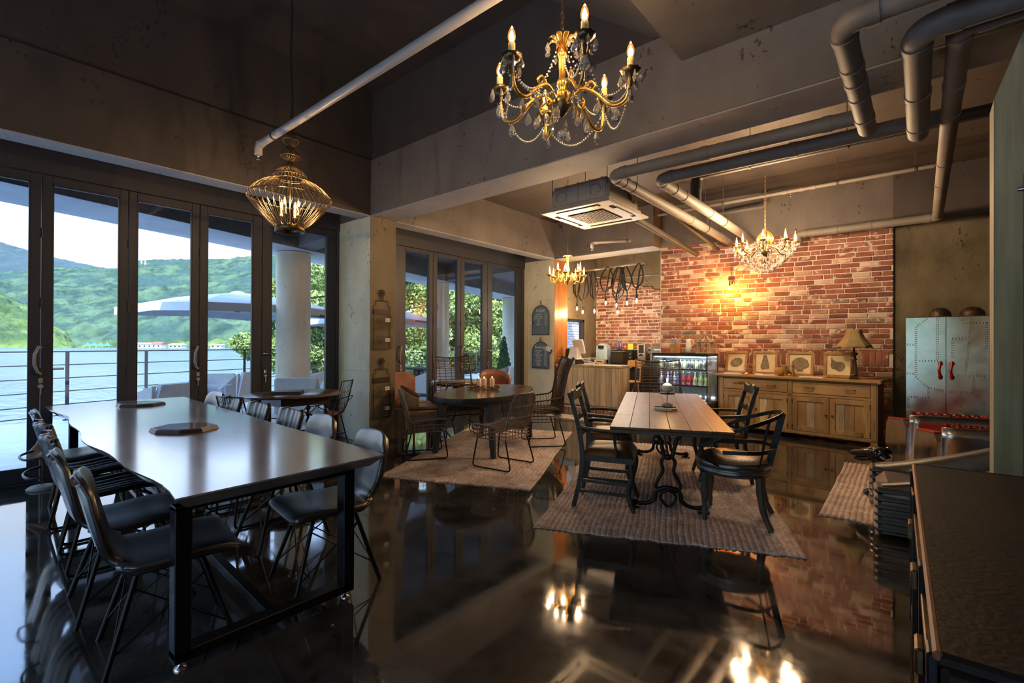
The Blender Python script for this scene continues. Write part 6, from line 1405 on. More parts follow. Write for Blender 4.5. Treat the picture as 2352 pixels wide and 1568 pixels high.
for k in range(6):
    p_, q_ = tips[k], tips[(k + 1) % 6]
    beads(ch, off(p_, (0, 0, -.04)), off(q_, (0, 0, -.04)), .17, 30, .0062)
    beads(ch, off(p_, (0, 0, -.01)), (.04 * math.cos(k), .04 * math.sin(k), .30), .16, 28, .0055)
    a = k * PI / 3 + .12; mx_ = (.2 * math.cos(a), .2 * math.sin(a), .0); drop(ch, mx_, .075, .022, a); drop(ch, (.30 * math.cos(a), .30 * math.sin(a), -.045), .085, .026, a); drop(ch, (.09 * math.cos(a + .5), .09 * math.sin(a + .5), -.03), .07, .018, a); drop(ch, (.15 * math.cos(a + .5), .15 * math.sin(a + .5), -.07), .07, .02, a)
    drop(ch, off(tips[k], (0, 0, -.055)), .09, .028, a + 1)
MB().ball((0, 0, -.16), .03, 10, 7, (1, 1, 1.15)).build('crystal_ball', M['crystal'], ch); MB().tube([(0, 0, -.06), (0, 0, -.13)], .002, 4).build('hook', M['gold'], ch)
bulb_lights(ch, tips, 11.9, .158 * 1.15)
# --- brass candle chandelier by the bar
c2 = empty('brass_chandelier', (-4.136, 6.17, 2.38), .2, 'brass nine-candle chandelier beside the hanging rope lights', 'chandelier', 'chandeliers')
MB().lathe([(.0, -.07), (.008, -.06), (.014, -.03), (.035, .0), (.075, .05), (.075, .055), (.03, .06), (.016, .08), (.018, .12), (.030, .17), (.020, .22), (.016, .30), (.022, .32), (.016, .345), (.02, .36)], 18).build('column', M['gold'], c2)
for k in range(8):
    a = k * PI / 4; MB().sheet(lambda u, v: ((.016 + .07 * u) * math.cos(a) - (v - .5) * .03 * math.sin(PI * min(1, u + .15)) * math.sin(a), (.016 + .07 * u) * math.sin(a) + (v - .5) * .03 * math.sin(PI * min(1, u + .15)) * math.cos(a), .365 + .02 * math.sin(PI * u)), 5, 2, th=.002).build('crown_leaf', M['gold'], c2)
tip2 = [candle_arm(c2, k * 2 * PI / 9 + .1, .275 if k % 3 else .20, .02, 0, .95, cup='gold', rise=.0 if k % 3 else .05, tip=True) for k in range(9)]
chain(c2, .38, 1.55, .011)
bulb_lights(c2, tip2, 36, .152 * .95)
# --- crystal chandelier before the brick wall
c3 = empty('crystal_chandelier', (-1.535, 6.83, 2.60), 0, 'crystal chandelier with flame-tip bulbs hanging before the brick wall', 'chandelier', 'chandeliers')
MB().lathe([(.0, -.06), (.02, -.05), (.05, -.01), (.06, .02), (.02, .06), (.012, .10), (.012, .30)], 16).build('column', M['bronze'], c3)
for k in range(7):
    a = k * 2 * PI / 7; MB().sheet(lambda u, v: ((.018 + .075 * math.sin(PI * u) ** 1.2) * math.cos(a) - (v - .5) * .035 * math.sin(PI * u) * math.sin(a), (.018 + .075 * math.sin(PI * u) ** 1.2) * math.sin(a) + (v - .5) * .035 * math.sin(PI * u) * math.cos(a), .05 + .24 * u), 8, 3, th=.002).build('petal', M['gold'], c3)
tip3 = [candle_arm(c3, k * PI / 4 + .15, .335, .03, 6, .95, mg='bronze', cup='gold', sleeve='whitecandle', tip=True) for k in range(8)]
rs = random.Random(6)
for k in range(170):
    u = rs.random(); a = rs.uniform(0, 2 * PI); z = .02 - .26 * u; r_ = (.34 * (1 - u) ** .75 + .015) * rs.uniform(.85, 1.05); drop(c3, (r_ * math.cos(a), r_ * math.sin(a), z + .02), .055 if k % 3 else .07, .017, a)
for k in range(8): beads(c3, off(tip3[k], (0, 0, .0)), off(tip3[(k + 1) % 8], (0, 0, 0)), .06, 16, .006)
MB().ball((0, 0, -.335), .022, 10, 7).build('crystal_ball', M['crystal'], c3)
chain(c3, .29, 1.34, .014, m='gold')
bulb_lights(c3, tip3, 70, .152 * .95)
# --- wall bulb behind the crystal chandelier
e = empty('wall_lamp', (-2.48, 8.66, 2.44), R(7.9), 'bare amber bulb on a curled bronze bracket glowing on the brick wall', 'lamp')
MB().lathe([(.035, 0), (.035, .012), (.012, .02)], 16, M=TM((0, .04, .02), rx=PI / 2)).build('wall_plate', M['bronze'], e)
MB().tube(smoothpath([(0, .03, .02), (0, -.08, .05), (.0, -.13, .03), (0, -.13, -.01)]), .007, 6).tube(smoothpath([(0, -.03, .03), (.05, -.05, .05), (.075, -.06, .0), (.05, -.06, -.03)]), .006, 6).build('bracket', M['bronze'], e)
MB().lathe([(.014, -.01), (.014, -.04)], 12, (0, -.13, 0)).build('socket', M['bronze'], e)
MB().lathe([(.012, -.04), (.028, -.07), (.032, -.10), (.022, -.125), (0, -.132)], 16, (0, -.13, 0)).build('bulb_glass', M['amber'], e)
MB().lathe([(.004, -.05), (.013, -.075), (.013, -.10), (.002, -.115)], 10, (0, -.13, 0)).build('filament_glow', M['bulbcore'], e)
lamp_light('wall_lamp_light', (-2.462, 8.531, 2.44 - .123), 19.2, col=(1, .42, .06), size=.006)

# ================================================================== CAGE PENDANT
e = e_pend = empty('cage_pendant', (-4.75, 2.19, 2.79), 0, 'bronze wire cage pendant with three candle bulbs above the slab table', 'pendant lamp')
prof = [(.135, -.245), (.20, -.195), (.30, -.08), (.375, .02), (.385, .045), (.37, .075), (.28, .165), (.16, .22), (.115, .232)]
pr2 = [(.115, .235), (.15, .26), (.145, .29), (.10, .325), (.04, .36), (.03, .40), (.04, .42), (.085, .45), (.08, .48), (.04, .52), (.03, .56), (.06, .59), (.075, .62), (.05, .65), (.03, .69), (.02, .74)]
NR = 36
for k in range(NR):
    a = 2 * PI * k / NR; s_ = smoothpath([(r_, 0, z) for r_, z in prof], 3)
    if k == 0: w0 = MB().tube(s_, .0032, 5).build('cage_wire', M['bronze'], e)
    else: inst(w0, e, (0, 0, 0), (0, 0, a))
    tw = [Vector((p.x * math.cos(.55 * i / len(s_)), p.x * math.sin(.55 * i / len(s_)), p.z)) for i, p in enumerate(s_)]
    if k == 0: w1 = MB().tube(tw[:13], .0026, 4).build('cage_wire', M['bronze'], e)
    else: inst(w1, e, (0, 0, 0), (0, 0, a))
s2_ = smoothpath([(r_, 0, z) for r_, z in pr2], 3)
for k in range(24):
    if k == 0: w2 = MB().tube(s2_, .0024, 4).build('neck_wire', M['bronze'], e)
    else: inst(w2, e, (0, 0, 0), (0, 0, 2 * PI * k / 24))
for (r_, z) in ((.385, .045), (.115, .232), (.152, .262), (.087, .455), (.076, .615)): MB().ring((0, 0, z), r_, .005, 40).build('hoop', M['bronze'], e)
MB().lathe([(.135, -.245), (.14, -.29), (.125, -.29), (.12, -.245)], 36).build('base_ring', M['bronze'], e)
MB().tube([(0, 0, -.24), (0, 0, .74)], .007, 8).build('stem', M['bronze'], e)
for z in (-.24,): b = MB(); [b.tube([(0, 0, z), (.135 * math.cos(a), .135 * math.sin(a), z)], .004, 5) for a in (0, 2.1, 4.2)]; b.build('spokes', M['bronze'], e, kind='stuff')
for k in range(4):
    a = k * PI / 2 + .6; ca, sa = math.cos(a), math.sin(a)
    arm = MB().tube(smoothpath([(.01 * ca, .01 * sa, -.20), (.05 * ca, .05 * sa, -.22), (.09 * ca, .09 * sa, -.19), (.09 * ca, .09 * sa, -.13)]), .005, 6).build('arm', M['gold'], e)
    MB().lathe([(.024, 0), (.014, .01), (.013, .09)], 12, (.09 * ca, .09 * sa, -.13)).build('candle_sleeve', M['candle'], arm)
    MB().lathe([(.008, .09), (.017, .11), (.018, .13), (.008, .155), (.001, .17)], 12, (.09 * ca, .09 * sa, -.13)).build('bulb_glass', M['amber'], arm); MB().lathe([(.004, .092), (.010, .108), (.010, .122), (.002, .14)], 10, (.09 * ca, .09 * sa, -.13)).build('filament_glow', M['bulbcore'], arm)
b = MB(); b.tube(smoothpath([(0, 0, .74), (.012, .01, 1.0), (-.008, 0, 1.4), (.01, 0, 1.8), (0, 0, 2.13)]), .012, 6); b.build('cord', M['rope'], e)
bulb_lights(e_pend, [(.09 * math.cos(k * PI / 2 + .6), .09 * math.sin(k * PI / 2 + .6), -.13) for k in range(4)], 9.9, .152)

# ================================================================== ROPE LIGHTS OVER THE BAR
from_px = {}
rt_ = empty('track_rail', (0, 0, 0), 0, 'silver lighting channel carrying the black rope lights', 'rail')
MB().bar((-5.70, 9.05, 3.0), (-4.20, 9.05, 3.04), .10, .035, bev=.004).build('channel', M['alum'], rt_)
for x in (-5.4, -4.45): MB().tube([(x, 9.05, 3.02), (x, 9.05, 3.95)], .006, 6).build('hanger', M['chrome'], rt_)
MB().bar((-5.6, 9.55, 2.86), (-3.75, 9.55, 2.86), .06, .03, bev=.004).build('rear_channel', M['alum'], rt_)
for x in (-5.5, -3.85): MB().tube([(x, 9.55, 2.87), (x, 9.55, 3.95)], .006, 6).build('hanger', M['chrome'], rt_)
rl_ = [(1325, 705, 0), (1338, 713, 0), (1365, 711, 0), (1391, 692, 0), (1416, 697, 0), (1440, 692, 1), (1462, 686, 1), (1418, 713, 1)]
rs = random.Random(14)
for k, (px_, py_, cool) in enumerate(rl_):
    t_ = (px_ - 1176) / 1105; d = (9.05 + .05 * (k % 3 - 1)) / (.7615 + .648 * t_); x, y = d * (FW.x + RT.x * t_), d * (FW.y + RT.y * t_); z = 1.41 + (787.5 - py_) * d / 1105
    nm = ['leftmost', 'second from left', 'third from left', 'fourth from left', 'fifth, amber', 'sixth, pinkish white', 'rightmost, bluish white', 'lowest, bluish white'][k]
    e = empty('rope_light', (x, y, z), 0, nm + ' bulb hanging on black rope over the bar', 'lamp', 'rope lights over the bar')
    zr = 3.0 - z; w_ = rs.uniform(.10, .17); s_ = rs.choice((-1, 1))
    pts = smoothpath([(0, 0, .07), (.0, 0, .22), (s_ * w_ * .9, .02, .36), (s_ * w_, .03, .55), (s_ * .04, 0, zr + .03), (-s_ * w_ * .8, -.02, .50), (-s_ * w_ * .5, -.03, .30), (s_ * .02, -.02, .26), (s_ * w_ * .6, 0, .62), (s_ * .12, 9.05 - y, zr)], 7)
    MB().tube(pts, .014, 7).build('rope', M['rope'], e)
    MB().lathe([(.016, .04), (.020, .05), (.020, .085), (.012, .10)], 12).build('socket', M['steel'], e)
    MB().lathe([(.030, .035), (.018, .055)], 12).build('collar', M['steel'], e)
    MB().lathe([(0, -.07), (.012, -.062), (.028, -.03), (.030, -.01), (.014, .03), (.012, .04)], 14).build('bulb_glass', M['amber'], e)
    MB().lathe([(.002, -.048), (.014, -.03), (.014, -.005), (.004, .03)], 10).build('filament_glow', M['bulbcool'] if cool else M['bulbcore'], e)
    lamp_light('rope_bulb_light', (x, y, z - .060), 7, col=(.9, .92, 1) if cool else (1, .64, .32), size=.006)

# ================================================================== PIPES, AC
def pipe(name, pts, r, label, m='pipe', collars=(), cap=True, fil=.13, group='painted pipes under the ceiling', hang=(), ztop=3.95):
    e = empty(name, (0, 0, 0), 0, label, 'pipe', group)
    P_ = fillet(pts, fil, 7); MB().tube(P_, r, 18).build('pipe', M[m], e)
    V_ = [Vector(p) for p in pts]
    for i in range(1, len(V_) - 1):       # swollen elbow sockets
        for q in (V_[i - 1], V_[i + 1]):
            d = (q - V_[i]).normalized(); MB().tube([V_[i] + d * (fil * .85), V_[i] + d * (fil * .85 + .06)], r + .006, 18).build('elbow_socket', M[m], e)
    for (i, t_) in collars:
        d = V_[i + 1] - V_[i]; c = V_[i] + d * t_; dn = d.normalized(); MB().tube([c - dn * .03, c + dn * .03], r + .005, 18).build('collar', M[m], e)
    for (i, t_) in hang:
        c = V_[i] + (V_[i + 1] - V_[i]) * t_; dn = (V_[i + 1] - V_[i]).normalized()
        MB().tube([c - dn * .012, c + dn * .012], r + .008, 18).build('clamp', M['pipedark'], e)
        MB().tube([(c.x, c.y, c.z + r), (c.x, c.y, ztop)], .004, 5).build('hanger_rod', M['pipedark'], e)
    return e
pipe('drain_pipe', [(-2.44, 8.50, 3.12), (-2.44, 4.44, 3.15), (-.36, 4.50, 3.15)], .060, 'grey drain pipe turning from the beam towards the brick wall, left of the pair', collars=[(0, .05), (0, .10), (0, .14), (0, .45), (0, .88), (0, .93), (1, .45), (1, .9)], hang=[(0, .3)])
pipe('drain_pipe', [(-2.12, 8.50, 3.12), (-2.12, 4.86, 3.15), (.15, 4.90, 3.15)], .060, 'grey drain pipe turning from the beam towards the brick wall, right of the pair', collars=[(0, .55), (0, .80), (0, .88), (1, .55), (1, .8)], hang=[(0, .4)])
pipe('drain_pipe', [(-.32, 4.60, 3.08), (-.32, 3.02, 3.09), (2.9, 3.0, 3.12)], .060, 'leftmost grey pipe end running towards the camera at the top right', collars=[(0, .15), (0, .40), (0, .55), (0, .68)], fil=.12)
pipe('drain_pipe', [(-.02, 4.95, 3.08), (-.02, 3.34, 3.09), (2.9, 3.3, 3.12)], .068, 'thick grey pipe end, middle of the three at the top right', collars=[(0, .1), (0, .48)], fil=.14)
pipe('drain_pipe', [(-1.45, 8.48, 3.0), (-1.45, 8.46, 3.10), (.16, 8.46, 3.10), (.16, 3.80 - .33, 3.10), (2.9, 3.45, 3.12)], .055, 'long slanting grey pipe running to the wall above the brick corner at right', collars=[(2, .35), (2, .5), (2, .75), (2, .85), (1, .3), (1, .55)], fil=.08)
pipe('dark_pipe', [(-2.12, 5.98, 3.17), (-2.12, 5.98, 3.50), (3.0, 6.02, 3.50)], .062, 'dark pipe crossing under the ceiling with a ribbed drop onto the drain pipe', m='pipedark', collars=[(0, .5), (1, .6)], hang=[(1, .12), (1, .3)], fil=.11)
pipe('sprinkler_pipe', [(-3.40, 7.80, 3.60), (.12, 7.78, 3.60)], .026, 'thin sprinkler pipe under the ceiling before the brick wall', collars=[(0, .54), (0, .60), (0, .64)], hang=[(0, .05), (0, .3), (0, .72), (0, .95)])
def sprinkler(loc, label):
    e = empty('fire_sprinkler', loc, 0, label, 'sprinkler', 'sprinkler heads')
    MB().lathe([(.012, 0), (.014, -.012), (.008, -.02), (.008, -.045)], 12).build('body', M['chrome'], e); MB().lathe([(.004, -.046), (.022, -.052), (.022, -.055), (0, -.056)], 14, lobes=7, amp=.1).build('deflector', M['chrome'], e)
    for s in (-1, 1): MB().tube([(s * .008, 0, -.02), (s * .013, 0, -.036), (s * .004, 0, -.05)], .0025, 5).build('yoke', M['chrome'], e)
sprinkler((-1.42, 7.795, 3.574), 'sprinkler head hanging from the thin pipe before the brick wall')
pipe('sprinkler_pipe', [(-5.36, 2.13, 3.40), (-5.36, 2.13, 3.50), (-.9, 2.13, 3.50)], .036, 'pale sprinkler pipe crossing in front of the cage pendant', m='tan', group='sprinkler pipes', fil=.04, hang=[(1, .085)], ztop=4.93)
sprinkler((-5.36, 2.13, 3.40), 'sprinkler head on the end of the pale pipe by the cage pendant')
pipe('sprinkler_pipe', [(-3.93, 6.55, 2.93), (-3.93, 6.55, 3.0), (-3.45, 6.9, 3.02)], .022, 'short sprinkler pipe below the cassette unit', fil=.03, hang=[(1, .9)])
sprinkler((-3.93, 6.55, 2.93), 'sprinkler head below the cassette unit')
pipe('conduit', [(-2.8, 8.5, 3.3), (-2.8, 8.48, 3.62), (-1.9, 8.48, 3.62), (-1.9, 8.48, 3.80), (-1.6, 8.48, 3.80)], .03, 'cranked conduit high on the dark wall behind the chandelier', m='pipe', fil=.05)
pipe('insulated_pipe', [(-2.98, 8.45, 2.98), (-2.98, 5.95, 3.14), (-2.80, 5.6, 3.34), (-2.72, 5.3, 3.42)], .045, 'lower dark insulated hose running from the cassette unit to the brick wall', m='pipedark', fil=.2)
pipe('insulated_pipe', [(-2.62, 8.45, 3.02), (-2.66, 5.9, 3.30), (-2.66, 5.4, 3.30), (-2.72, 5.05, 3.40)], .030, 'upper dark insulated hose beside the drain pipe', m='pipedark', fil=.2)
e = empty('smoke_detector', (-1.30, 7.00, 3.95), 0, 'white round smoke detector on the ceiling above the crystal chandelier', 'detector')
MB().lathe([(.055, 0), (.055, -.02), (.035, -.035), (0, -.038)], 20).build('body', M['white'], e)
ac = empty('cassette_air_conditioner', (-3.26, 5.50, 3.08), 0, 'ceiling cassette air conditioner hanging below the ceiling behind the beam', 'air conditioner')
b = MB(); b.box((0, 0, .20), (.84, .84, .30), bev=.05); b.box((0, 0, .06), (.88, .88, .06), bev=.01); b.build('body', M['acbody'], ac)
for s in (-1, 1):
    for k in range(5): MB().box((-.34 + k * .17, s * .422, .22), (.012, .008, .24)).build('rib', M['acbody'], ac)
    for x in (-.25, .25): MB().ring((x, s * .425, .20), .07, .006, 20, axis='Y').build('knockout', M['acbody'], ac)
b = MB(); b.box((0, 0, .015), (1.0, 1.08, .03), bev=.012); b.build('panel', M['acpanel'], ac)
g = MB().box((0, 0, -.004), (.52, .52, .008), bev=.003).build('grille', M['void'], ac)
for k in range(13): MB().box((-.24 + k * .04, 0, -.011), (.006, .50, .006)).build('slat', M['acbody'], g); MB().box((0, -.24 + k * .04, -.010), (.50, .006, .006)).build('slat', M['acbody'], g)
for (x, y, sx_, sy_) in ((0, .42, .62, .05), (0, -.42, .62, .05), (.40, 0, .05, .62), (-.40, 0, .05, .62)): MB().box((x, y, -.002), (sx_, sy_, .006)).build('air_slot', M['void'], ac); MB().box((x * 1.02, y * 1.02, -.008), (sx_ * .95, sy_ * .7, .005)).build('louvre', M['acpanel'], ac)
for x in (-.40, .40):
    for y in (-.40, .40): MB().tube([(x, y, .25), (x, y, .87)], .005, 5).build('hanger_rod', M['pipedark'], ac)

# ================================================================== PIER DETAILS
def rack(z, label):
    e = empty('wall_rack', (-5.876, 4.025, z), 0, label, 'wall rack', 'brown wire menu racks on the first pier')
    b = MB(); hw = .135
    b.tube([(.012, -hw, -.62), (.012, -hw, .0), (.012, -hw * .75, .0), (.012, -hw * .75, .07), (.012, hw * .75, .07), (.012, hw * .75, .0), (.012, hw, .0), (.012, hw, -.62)], .005, 6, closed=True); b.build('frame', M['mesh'], e)
    MB().box((.012, 0, -.085), (.006, hw * 2 - .01, .07)).build('top_band', M['mesh'], e)
    MB().ring((.012, 0, .18), .045, .006, 18, axis='X').ring((.012, 0, .18), .028, .004, 14, axis='X').ball((.012, 0, .18), .014, 8, 6).tube([(.012, -.022, .145), (.012, -.03, .10), (.012, -.02, .075)], .004, 5).tube([(.012, .022, .145), (.012, .03, .10), (.012, .02, .075)], .004, 5).tube([(.012, 0, .145), (.012, 0, .075)], .004, 5).build('crest', M['mesh'], e)
    for k, (z0_, z1_) in enumerate(((-.33, -.15), (-.61, -.43))):
        b = MB()
        for i in range(11): y = -hw + i * hw / 5; b.tube([(.012, y, z0_ + .0), (.055, y, z0_), (.085, y, z1_)], .0016, 4)
        for i in range(8): q = i / 7; b.tube([(.055 + .03 * q, -hw, z0_ + (z1_ - z0_) * q), (.055 + .03 * q, hw, z0_ + (z1_ - z0_) * q)], .0016, 4)
        for s in (-1, 1): b.tube([(.012, s * hw, z1_), (.085, s * hw, z1_)], .0025, 4); b.tube([(.012, s * hw, (z0_ + z1_) / 2), (.07, s * hw, (z0_ + z1_) / 2)], .0016, 4)
        b.tube([(.085, -hw, z1_), (.085, hw, z1_)], .003, 5)
        bk_ = b.build('basket', M['mesh'], e, kind='stuff')
        MB().box((.084, .045, z1_ - .055), (.003, .075, .05)).build('label_card', M['paper'], e)
        text('card_lettering', 'No.%d' % (k + 1), .032, M['darkwood'], e, (.0862, .045, z1_ - .055), (PI / 2, 0, PI / 2), .0004)
rack(1.94, 'upper brown wire rack with No.1 and No.2 baskets on the first pier')
rack(.97, 'lower brown wire rack with No.1 and No.2 baskets on the first pier')
e = empty('socket_plate', (-6.57, 3.826, .47), 0, 'white wall socket on the first pier behind the wire armchair', 'socket')
MB().box((0, .0, 0), (.075, .010, .12), bev=.003).build('plate', M['white'], e)
for z in (-.028, .028): MB().lathe([(.017, 0), (.015, -.004), (0, -.003)], 14, M=TM((0, -.004, z), rx=-PI / 2)).build('outlet', M['black'], e)
def board(z, title, lines, label, h=.50):
    e = empty('chalkboard', (-6.225, 8.272, z), 0, label, 'chalkboard', 'arched chalkboards on the second pier'); hw = .225
    pts = [(-hw, 0), (hw, 0), (hw, h - hw)] + [(hw * math.cos(R(a)), h - hw + hw * math.sin(R(a))) for a in range(15, 166, 15)] + [(-hw, h - hw)]
    Mx = Matrix(((1, 0, 0, 0), (0, 0, -1, 0), (0, 1, 0, 0), (0, 0, 0, 1)))
    MB().prism(pts, 0, .012, M=Mx).build('slate', M['slate'], e); MB().tube([(x, -.012, y) for x, y in pts], .006, 6, closed=True).build('frame', M['blackiron'], e)
    s_ = None
    per = []; P_ = pts + [pts[0]]
    for (a, c) in zip(P_, P_[1:]):
        L_ = math.hypot(c[0] - a[0], c[1] - a[1]); n_ = max(1, int(L_ / .035))
        for i in range(n_): per.append((a[0] + (c[0] - a[0]) * i / n_, a[1] + (c[1] - a[1]) * i / n_))
    for q in per:
        if s_ is None: s_ = MB().ball((0, 0, 0), .009, 6, 4).build('rope_knot', M['blackiron'], e, loc=(q[0], -.014, q[1]))
        else: inst(s_, e, (q[0], -.014, q[1]))
    MB().ring((0, -.01, h + .085), .022, .004, 14, axis='Y').tube([(-.05, -.01, h - .005), (0, -.01, h + .055), (.05, -.01, h - .005)], .005, 5).ball((0, -.01, h + .055), .014, 8, 6).build('hanger', M['bronze'], e)
    text('chalk_lettering', title, .085, M['chalk'], e, (0, -.0135, h - .115), (PI / 2, 0, 0), .0004)
    for i, (a, c) in enumerate(lines): text('chalk_lettering', a, .042, M['chalk'], e, (-.06, -.0135, h - .19 - i * .043), (PI / 2, 0, 0), .0003); text('chalk_lettering', c, .042, M['chalk'], e, (.13, -.0135, h - .19 - i * .043), (PI / 2, 0, 0), .0003)
board(1.61, 'FOOD', [('waffle set', '9.0'), ('honey toast', '8.0'), ('BBQ (2 pcs)', '6.0'), ('LGS', '9.0'), ('cake', '7.0'), ('panini', '7.0')], 'upper arched chalkboard headed FOOD on the second pier', h=.62)
board(.89, 'Beverage', [('americano', '4.5'), ('latte', '5.0'), ('cappuccino', '5.0'), ('mocha', '5.5'), ('ice tea', '5.5'), ('smoothie', '6.0'), ('latte S', '5.0'), ('15,000', '9.0')], 'lower arched chalkboard headed Beverage on the second pier', h=.56)
e = empty('paper_note', (-6.47, 8.262, 1.86), 0, 'small white card clipped to the left edge of the FOOD chalkboard', 'note'); MB().box((0, 0, 0), (.10, .004, .07)).build('card', M['paper'], e); MB().box((.05, -.003, 0), (.02, .012, .07)).build('clip', M['black'], e)
e = empty('paper_note', (-6.00, 8.255, 1.30), 0, 'tilted white card on the right edge of the Beverage chalkboard', 'note'); MB().box((0, 0, 0), (.15, .004, .10), M=TM(ry=R(22))).build('card', M['paper'], e); MB().box((.07, -.002, -.03), (.03, .010, .10), M=TM(ry=R(22))).build('clip', M['darkwood'], e)

# ================================================================== RIGHT SIDE
ab = empty('metal_cabinet', (-.167, 8.60, 0), 0, 'tall riveted aluminium cabinet with two doors and red leather handles', 'cabinet')
cw_ = .83
MB().box((cw_ / 2, .22, .90), (cw_, .42, 1.80), bev=.006).build('body', mat('brown grey side metal', (.10, .085, .075), rough=.4, metal=.6), ab)
def rivets(pts, parent, y=-.016):
    for (a, c) in zip(pts, pts[1:]):
        L_ = math.hypot(c[0] - a[0], c[1] - a[1]); n_ = max(1, int(L_ / .028))
        for i in range(n_):
            x, z = a[0] + (c[0] - a[0]) * i / n_, a[1] + (c[1] - a[1]) * i / n_
            nx, nz = -(c[1] - a[1]) / L_ * .008, (c[0] - a[0]) / L_ * .008
            for s in (-1, 1): RV.ball((x + nx * s, y, z + nz * s), .0062, 6, 4)
for k in range(2):
    x0_ = k * cw_ / 2 + .003; d = MB().box((x0_ + cw_ / 4 - .003, -.004, 1.145), (cw_ / 2 - .006, .022, 1.29), bev=.003).build('door', M['alum'], ab)
    RV = MB()
    if k == 0:
        rivets([(.22, 1.77), (.11, 1.66), (.11, .98), (.24, .84), (.41, .80)], d); rivets([(.33, 1.78), (.33, 1.20), (.12, 1.20)], d); rivets([(.02, 1.42), (.11, 1.42)], d); rivets([(.02, 1.02), (.11, 1.02)], d); rivets([(.24, .84), (.24, .70), (.03, .70), (.03, .53)], d)
    else:
        rivets([(.46, .80), (.68, .80), (.68, 1.0), (.60, 1.02), (.50, 1.02)], d); rivets([(.48, 1.25), (.48, 1.50), (.64, 1.50), (.66, 1.78)], d); rivets([(.64, 1.50), (.60, 1.03)], d); rivets([(.80, 1.70), (.58, 1.70), (.57, 1.78)], d); rivets([(.80, 1.70), (.80, 1.35)], d); rivets([(.68, 1.02), (.81, 1.02)], d); rivets([(.56, .80), (.56, .52)], d); rivets([(.70, .78), (.77, .66), (.77, .52)], d)
    RV.build('rivets', M['rivet'], d, kind='stuff')
    hx = .36 if k == 0 else .475
    MB().tube(smoothpath([(hx, -.016, 1.20), (hx - .006, -.035, 1.14), (hx - .014, -.05, 1.08), (hx - .006, -.035, 1.02), (hx, -.016, .96)]), .016, 8).build('handle', M['redleather'], d)
    for z in (1.17, .99): MB().ball((hx, -.020, z), .026, 12, 8, (1, .5, 1.2)).build('handle_mount', M['redleather'], d)
MB().box((cw_ / 2, -.004, .455), (cw_ - .004, .022, .075), bev=.003).build('waist_rail', M['alum'], ab)
RV = MB(); rivets([(.2, .455), (.80, .455)], ab); RV.build('rivets', M['rivet'], ab, kind='stuff')
for k in range(2): MB().box((k * cw_ / 2 + cw_ / 4, -.004, .235), (cw_ / 2 - .03, .022, .35), bev=.003).build('lower_door', M['alum'], ab)
for k, (x, r_) in enumerate(((.36, .12), (.68, .13))):
    e = empty('metal_bowl', (-.167 + x, 8.80, 1.801), 0, ['left', 'right'][k] + ' dark hammered dome resting on top of the metal cabinet', 'bowl', 'domes on the cabinet')
    MB().lathe([(r_ * 1.05, 0), (r_, .012), (r_ * .93, .06), (r_ * .65, .105), (r_ * .25, .125), (0, .128)], 24).build('dome', mat('hammered dark metal', (.06, .045, .035), (.12, .09, .07), 30, rough=.4, metal=.7, bump=.8, bscale=20), e)

# low aviator chairs: aluminium shell, quilted red leather
def aviator(loc, rz, label):
    e = empty('aviator_armchair', loc, rz, label, 'armchair', 'red and aluminium armchairs')
    for s in (-1, 1):
        b = MB(); pts = [(-.40, .02), (.36, .02), (.42, .20), (.38, .42), (.30, .50), (-.30, .56), (-.42, .50)]; b.prism(pts, 0, .09, M=Matrix(((0, 0, 1, s * .36 - .045), (1, 0, 0, 0), (0, 1, 0, 0), (0, 0, 0, 1)))); b.build('side_shell', M['alum'], e)
        MB().bar((s * .36, -.30, .565), (s * .36, .30, .51), .095, .02, bev=.008).build('arm_pad', M['redleather'], e)
    MB().box((0, .03, .28), (.60, .66, .20), bev=.05).build('seat_cushion', M['redleather'], e)
    b = MB(); b.sheet(lambda u, v: (-.31 + .62 * u, -.30 - .06 * v + .012 * abs(math.sin(8 * PI * (u + v * .5)) * math.sin(8 * PI * (u - v * .5))), .30 + .34 * v), 48, 26, th=.08); b.build('backrest', M['redleather'], e)
    b = MB(); b.sheet(lambda u, v: (-.38 + .76 * u, -.42 - .05 * v, .04 + .60 * v), 8, 6, th=.02); b.build('back_shell', M['alum'], e)
aviator((.15, 7.45, 0), R(15), 'farther red quilted leather armchair with aluminium sides, before the metal cabinet')
aviator((.42, 6.45, .018), R(12), 'nearer red quilted leather armchair with aluminium sides, behind the black armchair')

# black ribbed leather armchair
e = empty('leather_armchair', (.17, 4.95, .018), R(96), 'black ribbed leather lounge armchair with brass studs at the right edge', 'armchair')
def armf(s):
    def fn(u, v):      # swelling barrel arm, low at the front and sweeping up to the back
        a = PI * v; z = .36 + .05 * math.sin(PI * u) + .32 * u * u; r_ = .115 - .015 * u
        return (s * .36 + r_ * math.cos(a) * s, .44 - .92 * u, .02 + (z - .02) * (math.sin(a) ** .30 if 0 < v < 1 else 0))
    return fn
for s in (-1, 1):
    b = MB(); b.sheet(armf(s), 28, 20); b.add([armf(s)(0, v / 20) for v in range(21)], [tuple(range(21))]); b.build('arm', M['leather'], e)
    for k in range(6): wd = .236 - .010 * max(0, k - 3) ** 2; MB().box((s * .36, .325, .052 + k * .054), (wd + .015, .32, .052), bev=.020).build('rib', M['leather'], e)
    for k in range(9): MB().ball((s * .482, .155, .03 + k * .036), .0075, 6, 4).build('stud', M['chrome'], e)
    MB().box((s * .474, -.12, .20), (.012, .50, .34), bev=.004).build('side_panel', M['frameoak'], e)
    b = MB(); b.tube([armf(s)(u / 12, .36) for u in range(13)], .007, 6); b.build('piping', M['leather'], e)
b = MB(); b.box((0, .05, .22), (.50, .80, .24), bev=.06); b.build('seat_cushion', M['leather'], e)
b = MB(); b.box((0, .44, .11), (.48, .02, .2), bev=.004); b.build('front_panel', M['oak'], e)
